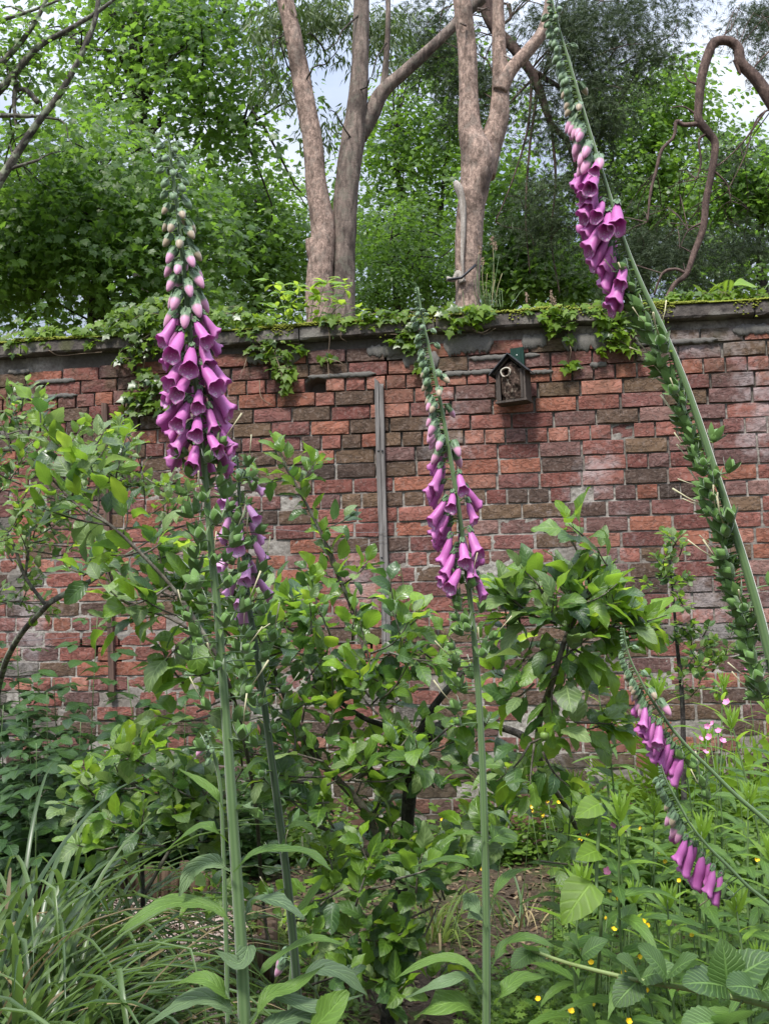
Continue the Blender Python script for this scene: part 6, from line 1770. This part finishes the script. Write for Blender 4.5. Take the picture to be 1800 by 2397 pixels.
def corolla(seed, L=0.052, ruffle=0.0016, wid=1.0):
    """Bell with a lobed mouth; +Y runs from calyx to mouth, -Z is the lower lip. Inner skin is a second wall."""
    rs = np.random.default_rng(seed)
    nseg = 20
    ys = [0, .05, .12, .2, .32, .45, .58, .7, .8, .88, .94, 1.0]
    rr = [.14, .17, .155, .19, .26, .33, .375, .39, .40, .44, .50, .56]
    rad = 0.024 * wid
    def ring(y, r, inset, vv, flag):
        out, at = [], []
        for k in range(nseg):
            a = k / nseg * 2 * math.pi          # a = 0 -> +Z (upper), pi -> lower
            low = 0.5 - 0.5 * math.cos(a)
            e = max(0, (y - .8) / .2)
            yy = y * L + e * (low ** 1.6) * 0.011 + e * 0.0020 * math.cos(5 * a + math.pi) 
            r_ = (r * rad * 1.0 - inset) * (1 + .10 * low * math.sin(math.pi * min(1, y * 1.1)))
            r_ += e * ruffle * math.sin(3 * a + seed) + e * low * .0018
            x = math.sin(a) * r_ * 1.06; z = math.cos(a) * r_ * .92 - 0.004 * math.sin(y * 2.2) * 1.0
            out.append((x, yy, z)); at.append((k / nseg, vv, 0, flag))
        return out, at
    V, A = [], []
    rows = 0
    for y, r in zip(ys, rr):
        o, a = ring(y, r, 0, y, 0); V += o; A += a; rows += 1
    for y, r in list(zip(ys, rr))[::-1][0:10]:
        o, a = ring(y, r, .0007, y, 1); V += o; A += a; rows += 1
    Q = []
    for j in range(rows - 1):
        for k in range(nseg):
            k2 = (k + 1) % nseg; Q.append((j * nseg + k, j * nseg + k2, (j + 1) * nseg + k2, (j + 1) * nseg + k))
    c = len(V); V.append((0, -.001, 0)); A.append((.5, 0, 0, 0))
    T = [(c, k, (k + 1) % nseg) for k in range(nseg)]
    V += [(0, L * .3, -.002)]; A.append((.5, .3, 0, 1)); c2 = c + 1
    T += [(c2, (rows - 1) * nseg + k, (rows - 1) * nseg + (k + 1) % nseg) for k in range(nseg)]
    g = G(V, T, Q, A)
    return g
COR = [corolla(s, 0.050 + .004 * (s % 3), .0016 + .0009 * (s % 2), .90 + .07 * (s % 3)) for s in range(5)]
COR_ME = [to_mesh('foxglove_flower', g, MAT_COR) for g in COR]
COR2_ME = [to_mesh('foxglove_flower', g, MAT_COR2) for g in COR]

def fuzz_green(name, c1, c2):
    m = NT(name); u, v, r = m.rnd()
    c = m.mix(m.noise(80, 3), c1, c2); c = m.mix(m.math('MULTIPLY', r, .4), c, c1)
    return m.end(m.bsdf(c, 0.6, m.bump(m.noise(140, 2), .3, .001), .35, Sheen_Weight=0.5, Sheen_Roughness=0.4))
MAT_CAL = fuzz_green('calyx_green', (0.045, 0.105, 0.040), (0.13, 0.215, 0.095))
MAT_CAPS = fuzz_green('capsule_green', (0.060, 0.135, 0.028), (0.15, 0.27, 0.055))
MAT_BRACT = leaf_mat('bract_green', (0.07, 0.14, 0.04), (0.14, 0.23, 0.07), (0.28, 0.45, 0.08), .3, .5, .4, 0)
def stem_mat(name, c1, c2):
    m = NT(name); _, u, v, r = m.attr()
    st = m.math('ADD', m.math('MULTIPLY', m.math('SINE', m.math('MULTIPLY', u, 2 * math.pi * 7)), .5), .5)
    c = m.mix(m.math('ADD', m.math('MULTIPLY', st, 0.45), .2), c1, c2)
    c = m.mix(m.math('MULTIPLY', m.noise(30, 4), .3), c, c1)
    return m.end(m.bsdf(c, 0.5, m.bump(m.noise(120, 2), .25, .001), .45, Sheen_Weight=0.4, Sheen_Roughness=0.4))
MAT_STEM = stem_mat('foxglove_stem', (0.060, 0.115, 0.038), (0.155, 0.235, 0.095))
MAT_STEMD = stem_mat('foxglove_stem_dark', (0.018, 0.035, 0.016), (0.055, 0.105, 0.035))
MAT_FILA = plain('dry_style', (0.45, 0.42, 0.26), .6, .2, 60, .1)

def ovoid(L, r, n=10, tip=1.3):
    V = []; fs = [0, .12, .3, .5, .7, .87, 1]
    for f in fs:
        q = r * (math.sin(math.pi * min(1, f * .92 + .06)) ** .7) if f < 1 else r * .06
        for k in range(n): V.append((q * math.cos(k * 2 * math.pi / n), L * f, q * math.sin(k * 2 * math.pi / n)))
    Q = [(j * n + k, j * n + (k + 1) % n, j * n + n + (k + 1) % n, j * n + n + k) for j in range(len(fs) - 1) for k in range(n)]
    c = len(V); V += [(0, L, 0), (0, 0, 0)]
    T = [((len(fs) - 1) * n + k, (len(fs) - 1) * n + (k + 1) % n, c) for k in range(n)] + [((k + 1) % n, k, c + 1) for k in range(n)]
    g = G(V, T, Q); g.A[:, 1] = g.V[:, 1] / L; return g
def sepals(L, w, spread, base=0.0, n=5, seed=0):
    gs = []
    b = blade(w, 2, 4, 0.25, -0.5, 0, 0, lambda t: math.sin(math.pi * min(1, .25 + t * .75)) ** .9, seed)
    for k in range(n):
        a = k * 2 * math.pi / n + .3
        d = np.array([math.cos(a) * spread, 1, math.sin(a) * spread])
        gs.append(scatter(b, frames([[math.cos(a) * .002, base, math.sin(a) * .002]], [d], [-math.cos(a), .2, -math.sin(a)], L)))
    return join(gs)
CAL = sepals(.017, .62, .50); CAL_ME = to_mesh('calyx', join([CAL, ovoid(.006, .004)]), MAT_CAL)
# buds: three ages
def bud_mat(name, tipc):
    m = NT(name); _, u, v, r = m.attr()
    c = m.mix(m.sstep(v, .42, .60), m.mix(m.noise(80, 2), (0.05, 0.11, 0.045), (0.13, 0.21, 0.10)), tipc)
    return m.end(m.bsdf(c, .5, None, .4, Sheen_Weight=.4))
def bud(L, r, sep):
    g = ovoid(L, r); s = sepals(sep, .74, .30); s.A[:, 1] = 0
    s.V[:, [0, 2]] *= 1.12
    return join([g, s])
BUD = [(bud(.015, .0050, .013), bud_mat('bud_green', (0.12, 0.20, 0.09))), (bud(.025, .0058, .018), bud_mat('bud_pale', (0.34, 0.27, 0.18))), (bud(.036, .0070, .019), bud_mat('bud_pink', (0.56, 0.26, 0.40)))]
BUD_ME = [to_mesh('foxglove_bud', g, m) for g, m in BUD]
_o = ovoid(.0155, .0056); _o.V[:, [0, 2]] *= (1 - .55 * np.clip(_o.V[:, 1:2] / .0155 - .35, 0, 1))
_s = sepals(.017, .46, 1.0, .001); _s.V[:, 1] *= 1.0
CAPS = join([_o, _s])
CAPS_ME = to_mesh('seed_capsule', CAPS, MAT_CAPS)
FILA_G = tube(smooth_path([(0, .014, 0), (.001, .028, .002), (0, .040, .005)], 5), [.0007, .0006, .0009], 4) if False else tube([(0, .014, 0), (.001, .028, .002), (0, .042, .005)], [.0007, .0006, .0010], 4)
FILA_ME = to_mesh('style', FILA_G, MAT_FILA)
BRACT_G = [blade(.34, 2, 5, .25, c, .03, 0, lambda t: math.sin(math.pi * t ** .6) ** .9, s) for s, c in enumerate([.4, .9, 1.4])]
BRACT_ME = [to_mesh('bract', g, MAT_BRACT) for g in BRACT_G]

def foxglove(label, pts, Y, widths, zones, bias=None, seed=0, scale=1.0, dark=False, lilac=False, pod=1.0):
    """pts: stem (px, py) from tip to base; Y distance (number or list); widths px at pts;
    zones: list of (kind, py0, py1, n)."""
    rs = np.random.default_rng(seed)
    Ys = [Y] * len(pts) if not isinstance(Y, (list, tuple)) else Y
    P3 = [W(x, y, q) for (x, y), q in zip(pts, Ys)]
    R3 = [rpx(w, q) for w, q in zip(widths, Ys)]
    path = smooth_path([(*p, r, x, y) for p, r, (x, y) in zip(P3, R3, pts)], 120)
    PY = path[:, 5]; PX = path[:, 4]; T = unit(np.gradient(path[:, :3], axis=0))
    base = path[-1][:3]
    t = thing('foxglove', label, 'foxglove', (base[0], base[1], 0 if base[2] > 0 else base[2]))
    geos = [tube(path[:, :3], path[:, 3], 14, True, 7, .05)]
    if base[2] > 0.05:                                   # continue the stem to the soil below the frame
        geos.append(tube(smooth_path([base, base + T[-1] * base[2] * .5, np.array([base[0] + T[-1][0] * base[2] * .7, base[1], -.02])], 8), R3[-1], 12, True, 7, .05))
    def at(py):
        i = int(np.clip(np.searchsorted(PY, py), 1, len(PY) - 1)); f = (py - PY[i - 1]) / max(1e-6, PY[i] - PY[i - 1]); f = min(1, max(0, f))
        return path[i - 1, :3] * (1 - f) + path[i, :3] * f, T[i], path[i, 3]
    ph = rs.random() * 6
    stalks = []
    for (kind, y0, y1, n) in zones:
        for k in range(n):
            f = (k + rs.random() * .5) / n
            p, tg, r = at(y0 + (y1 - y0) * f)
            ph += 2.39996
            an = ph
            if bias is not None and kind != 'bract_only':
                if rs.random() < bias[1]: an = bias[0] + rs.normal(0, bias[2])
            sx = unit(np.cross(tg, [0, 1, 0.0])); sx = sx if sx[0] > 0 else -sx
            sy = np.cross(sx, tg); sy = sy if sy[1] < 0 else -sy       # sy towards the camera
            rad = sx * math.cos(an) + sy * math.sin(an)
            down = np.array([0, 0, -1.0])
            # the small leaf under each flower
            if kind != 'tip':
                bs = scale * {'green': .011, 'pale': .014, 'pink': .017, 'flower': .020, 'capsule': .024}.get(kind, .014) * rs.uniform(.7, 1.2)
                bd = rad * 1.0 + np.array([0, 0, .25]) + rs.normal(0, .2, 3)
                part('bract', BRACT_ME[k % 3], t, frames([p + rad * r * .8], [bd], [0, 0, 1], bs)[0])
            if kind == 'tip':
                part('bud', BUD_ME[0], t, frames([p + rad * (r + .001)], [rad + np.array([0, 0, .3 * (1 - f) - .2 * f])], [0, 0, 1], scale * (.35 + .45 * f))[0]); continue
            if kind in ('green', 'pale', 'pink'):
                w = {'green': (.011, .95 + .3 * f), 'pale': (.011, .95 + .2 * f), 'pink': (.011, .95 + .3 * f)}[kind]
                q = p + rad * (r + w[0] * scale) + np.array([0, 0, .002]) * scale
                dr = {'green': .7 + .9 * f, 'pale': 1.5, 'pink': 1.7}[kind]
                d = rad + down * dr + rs.normal(0, .12, 3)
                part('bud', BUD_ME[['green', 'pale', 'pink'].index(kind)], t, frames([q], [d], [0, 0, 1], scale * w[1] * rs.uniform(.9, 1.1))[0])
                stalks.append((p, q, .0011 * scale))
            elif kind == 'flower':
                q = p + rad * (r + .016 * scale) + np.array([0, 0, .004]) * scale
                d = rad * rs.uniform(.5, 1.05) + down * rs.uniform(1.0, 1.3) + rs.normal(0, .13, 3)
                s = scale * rs.uniform(.82, 1.12) * (.80 + .25 * min(1, f * 3))
                M = frames([q], [d], rad * .8 + np.array([0, 0, 1]) * .6, s)[0]
                fl = part('flower', (COR2_ME if lilac else COR_ME)[k % 5], t, M)
                part('calyx', CAL_ME, fl, frames([q - unit(d) * .002 * s], [d], [0, 0, 1], s)[0])
                stalks.append((p, q, .0012 * scale))
            elif kind == 'capsule':
                ln = (.020 + .018 * f) * rs.uniform(.7, 1.2) * pod
                q = p + rad * (r + ln * scale) + np.array([0, 0, .001])
                d = rad * rs.uniform(.3, .9) + np.array([0, 0, .75]) + rs.normal(0, .28, 3)
                s = scale * 1.5 * rs.uniform(.75, 1.25)
                cp = part('seed_capsule', CAPS_ME, t, frames([q], [d], [0, 0, 1], s)[0])
                if rs.random() < .35: part('style', FILA_ME, cp, frames([q], [d], [0, 0, 1], s)[0])
                stalks.append((p, q, .0012 * scale))
    for (p, q, r) in stalks:
        mid = (p + q) / 2 + np.array([0, 0, .002])
        geos.append(tube([p, mid, q], r, 4, False))
    part('stem', to_mesh('stem', join(geos), MAT_STEMD if dark else MAT_STEM), t)
    return t

LM_FOX = leaf_mat('foxglove_leaf', (0.055, 0.115, 0.028), (0.115, 0.20, 0.045), (0.26, 0.48, 0.05), .32, .48, .4, 8, .35, bump=1.0)
LM_FOXG = leaf_mat('foxglove_leaf_grey', (0.075, 0.125, 0.065), (0.13, 0.195, 0.11), (0.18, 0.32, 0.08), .25, .5, .45, 8, .35, bump=1.0)
def path_leaf(t, pts, wpx, Y, mat=None, seed=0, roll=0.0, fold=.22, wf=None, nu=6, wave=.10):
    """A leaf laid along photo points (px, py[, Y]); width in px at its widest."""
    P = smooth_path([W(p[0], p[1], p[2] if len(p) > 2 else Y) for p in pts], 18)
    T = unit(np.gradient(P, axis=0)); rs = np.random.default_rng(seed)
    X = unit(np.cross(T, np.array([0.0, -.45, 1.0]))); Z = np.cross(X, T)
    if roll: X = X * math.cos(roll) + Z * math.sin(roll); Z = np.cross(X, T)
    w = rpx(wpx, Y)
    V, A = [], []
    for j in range(18):
        f = j / 17
        ww = w * (wf(f) if wf else (max(.10, math.sin(math.pi * max(0, (f - .12) / .88) ** .85) ** .8) if f > .12 else .12)) * (1 + .05 * (j % 2))
        for i in range(nu + 1):
            s = i / nu * 2 - 1
            wav = wave * w * math.sin(f * 17 + seed + (2 if s > 0 else 0)) * abs(s) ** 2 + .03 * w * math.sin(f * 60 + i * 2)
            V.append(P[j] + X[j] * s * ww + Z[j] * (fold * abs(s) * ww + wav)); A.append((s * .5 + .5, f, 0, 1))
    n1 = nu + 1
    Q = [(j * n1 + i, j * n1 + i + 1, j * n1 + n1 + i + 1, j * n1 + n1 + i) for j in range(17) for i in range(nu)]
    return part('leaf', to_mesh('foxglove_leaf', G(V, None, Q, A), mat or LM_FOX), t)

# 1 - the main foxglove, left
f1 = foxglove('tall foxglove at left whose spike of purple bells stands nearest and fullest',
    [(396, 322), (404, 400), (415, 480), (424, 560), (436, 680), (448, 800), (462, 920), (474, 1040), (484, 1150), (494, 1270), (505, 1380), (514, 1480), (525, 1620), (537, 1780), (548, 1950), (560, 2130), (568, 2270), (574, 2420)],
    1.86, [5, 8, 9, 10, 12, 13, 14, 14, 15, 16, 18, 19, 20, 22, 24, 26, 27, 28],
    [('green', 322, 480, 24), ('pale', 480, 590, 13), ('pink', 580, 735, 19), ('flower', 725, 1045, 42), ('capsule', 1040, 1560, 46), ('capsule', 1560, 1780, 7)], None, 31, 1.06)
for k, (pts, w, mt, roll) in enumerate([
    ([(536, 1975), (500, 1940), (460, 1940), (372, 2003)], 36, 0, 0), ([(548, 2042), (590, 2000), (660, 1988), (730, 2000), (778, 2040)], 36, 0, 0.1), ([(540, 2040), (500, 2018), (450, 2040), (420, 2098)], 46, 1, .5),
    ([(550, 2170), (500, 2125), (420, 2112), (350, 2135), (275, 2188)], 50, 0, 0), ([(565, 2160), (600, 2110), (650, 2110), (712, 2152)], 56, 1, .2), ([(556, 2240), (580, 2215), (560, 2255), (505, 2225)], 40, 1, .3),
    ([(560, 2370), (520, 2320), (470, 2290), (395, 2310)], 44, 0, 0), ([(562, 2395), (510, 2340), (440, 2345), (345, 2400)], 60, 1, .1), ([(590, 2400), (630, 2330), (690, 2310), (760, 2260)], 44, 0, 0),
    ([(585, 2390), (640, 2330), (740, 2360), (850, 2330)], 44, 1, 0), ([(595, 2300), (640, 2250), (730, 2200), (805, 2212)], 38, 0, .1), ([(690, 2440), (720, 2420), (770, 2370), (815, 2320)], 92, 0, -.3),
    ([(545, 1905), (570, 1885), (590, 1890), (600, 1915)], 34, 1, .2), ([(528, 1905), (505, 1860), (470, 1830), (420, 1800)], 24, 0, 0), ([(580, 2420), (640, 2400), (700, 2380), (760, 2390)], 52, 1, 0)]):
    path_leaf(f1, [(x, y, 1.86 - .03 * math.sin(i * 1.3 + k)) for i, (x, y) in enumerate(pts)], w, 1.86, LM_FOXG if mt else LM_FOX, k, roll)

# 2 - dark-stemmed one behind it
f2 = foxglove('dark-stemmed foxglove close behind the main one with faded lilac bells',
    [(556, 1070), (560, 1150), (566, 1240), (574, 1330), (584, 1420), (600, 1520), (618, 1640), (634, 1760), (650, 1880), (668, 2020), (683, 2160), (694, 2290), (702, 2420)],
    [2.12, 2.12, 2.12, 2.12, 2.12, 2.12, 2.13, 2.14, 2.15, 2.16, 2.17, 2.18, 2.2], [6, 8, 10, 12, 13, 14, 15, 16, 17, 18, 19, 19, 20],
    [('green', 1070, 1110, 6), ('flower', 1105, 1400, 17), ('capsule', 1090, 1700, 50), ('capsule', 1700, 2100, 12)], None, 41, 0.98, True, True)
for k, (pts, w, mt, roll) in enumerate([([(690, 2310), (740, 2270), (800, 2280), (860, 2330)], 50, 1, 0), ([(660, 1960), (690, 1930), (720, 1935), (745, 1960)], 24, 0, 0), ([(680, 2140), (710, 2120), (740, 2080), (760, 2050)], 26, 0, 0), ([(640, 1800), (610, 1780), (590, 1790), (570, 1820)], 22, 0, 0)]):
    path_leaf(f2, pts, w, 2.15, LM_FOXG if mt else LM_FOX, 20 + k, roll)

# 3 - centre
f3 = foxglove('straight foxglove in the centre with one-sided buds and a long smooth stem',
    [(978, 672), (988, 740), (1003, 810), (1020, 890), (1036, 970), (1050, 1050), (1064, 1130), (1076, 1210), (1086, 1290), (1096, 1370), (1106, 1460), (1115, 1560), (1123, 1680), (1129, 1800), (1134, 1950), (1137, 2100), (1138, 2250), (1138, 2420)],
    2.2, [4, 5, 7, 8, 9, 10, 11, 11, 12, 12, 13, 14, 15, 16, 17, 17, 18, 18],
    [('tip', 672, 740, 16), ('green', 735, 890, 26), ('pale', 860, 960, 10), ('pink', 930, 1060, 16), ('flower', 1040, 1200, 12), ('flower', 1190, 1350, 20), ('capsule', 1350, 1620, 22), ('capsule', 1620, 1720, 3)], (math.pi * 1.05, .5, .5), 51, 1.0)
for k, (pts, w, mt, roll) in enumerate([
    ([(1128, 2060), (1090, 2020), (1040, 2012), (968, 2030)], 26, 0, 0), ([(1148, 2115), (1170, 2070), (1200, 2045), (1248, 2032)], 26, 0, 0), ([(1130, 2300), (1080, 2250), (1010, 2248), (924, 2292)], 30, 0, 0), ([(1150, 2265), (1180, 2215), (1230, 2196), (1296, 2215)], 40, 0, 0),
    ([(1128, 2350), (1090, 2290), (1040, 2300), (950, 2335)], 38, 1, 0), ([(1130, 2395), (1080, 2350), (1020, 2355), (970, 2385)], 66, 0, .1), ([(1148, 2365), (1180, 2320), (1220, 2290), (1290, 2285)], 40, 0, 0), ([(1143, 1975), (1165, 1955), (1185, 1965), (1202, 1990)], 66, 0, -.4),
    ([(1130, 2150), (1110, 2120), (1095, 2110), (1085, 2130)], 40, 1, .6), ([(1140, 2170), (1130, 2140), (1110, 2145), (1095, 2150)], 36, 1, .4), ([(1128, 1930), (1145, 1905), (1170, 1905), (1200, 1935)], 26, 1, 0), ([(1145, 1870), (1180, 1840), (1215, 1828), (1250, 1832)], 20, 0, 0),
    ([(1120, 1830), (1090, 1810), (1060, 1812), (1030, 1835)], 20, 0, 0), ([(1132, 1960), (1100, 1950), (1065, 1955), (1020, 1985)], 24, 0, .1)]):
    path_leaf(f3, [(x, y, 2.2 - .03 * math.sin(i * 1.7 + k)) for i, (x, y) in enumerate(pts)], w, 2.2, LM_FOXG if mt else LM_FOX, 40 + k, roll)

# 4 - right, leaning
f4 = foxglove('very tall foxglove leaning left from the right edge, bells along its left side',
    [(1285, -30), (1306, 60), (1330, 140), (1356, 230), (1386, 330), (1420, 440), (1458, 560), (1498, 660), (1545, 760), (1592, 870), (1632, 980), (1668, 1090), (1704, 1200), (1742, 1320), (1776, 1440), (1806, 1560), (1840, 1700), (1890, 1950)],
    [1.86] * 18, [5, 6, 7, 8, 9, 10, 11, 12, 14, 16, 17, 18, 19, 20, 22, 23, 25, 26],
    [('tip', -30, 50, 16), ('green', 30, 230, 42), ('pale', 190, 290, 12), ('pink', 260, 375, 18), ('flower', 360, 650, 42), ('capsule', 630, 860, 32), ('capsule', 860, 1640, 84)], (math.pi * 1.08, .90, .6), 61, 1.04, pod=.62)

# 5, 6 - the two small drooping ones
f5 = foxglove('small slender foxglove drooping at right, upper of the pair',
    [(1458, 1470), (1470, 1530), (1492, 1580), (1520, 1630), (1560, 1690), (1610, 1750), (1660, 1800), (1720, 1860), (1800, 1930), (1880, 2020), (1960, 2140)], 2.7, [3, 4, 5, 6, 7, 7, 8, 9, 10, 10, 10],
    [('tip', 1470, 1520, 9), ('green', 1515, 1590, 10), ('pale', 1560, 1625, 7), ('pink', 1600, 1650, 5), ('flower', 1625, 1760, 13), ('capsule', 1740, 1850, 6)], (math.pi * 1.12, .9, .35), 71, 1.12)
f6 = foxglove('small slender foxglove drooping at right, lower of the pair',
    [(1546, 1790), (1560, 1830), (1584, 1875), (1615, 1930), (1655, 1980), (1700, 2025), (1750, 2075), (1810, 2125), (1880, 2200), (1940, 2300)], 2.55, [3, 4, 5, 5, 6, 7, 7, 8, 8, 8],
    [('tip', 1795, 1835, 7), ('green', 1820, 1880, 8), ('pale', 1870, 1915, 4), ('pink', 1890, 1935, 3), ('flower', 1925, 2040, 8), ('capsule', 2040, 2080, 3)], (math.pi * 1.12, .95, .3), 81, 1.22)
# 7 - tiny side shoots with a pink bud
f7 = foxglove('tiny foxglove shoot with one pink bud left of the main stem',
    [(486, 1712), (494, 1740), (505, 1780), (515, 1830), (520, 1900), (524, 2000), (530, 2200), (534, 2400)], 2.3, [4, 6, 8, 8, 9, 9, 10, 10], [('tip', 1712, 1735, 8), ('green', 1720, 1780, 8), ('pink', 1722, 1745, 1)], (math.pi, .6, .6), 91, 0.85)
f8 = foxglove('small low foxglove shoot with a single pink bell beside the dark stem',
    [(688, 2215), (684, 2240), (680, 2290), (676, 2380), (672, 2440)], 2.5, [4, 6, 7, 8, 8], [('tip', 2215, 2235, 5), ('green', 2225, 2260, 4), ('pink', 2235, 2262, 2)], (math.pi * 1.1, .9, .3), 95, 1.2)
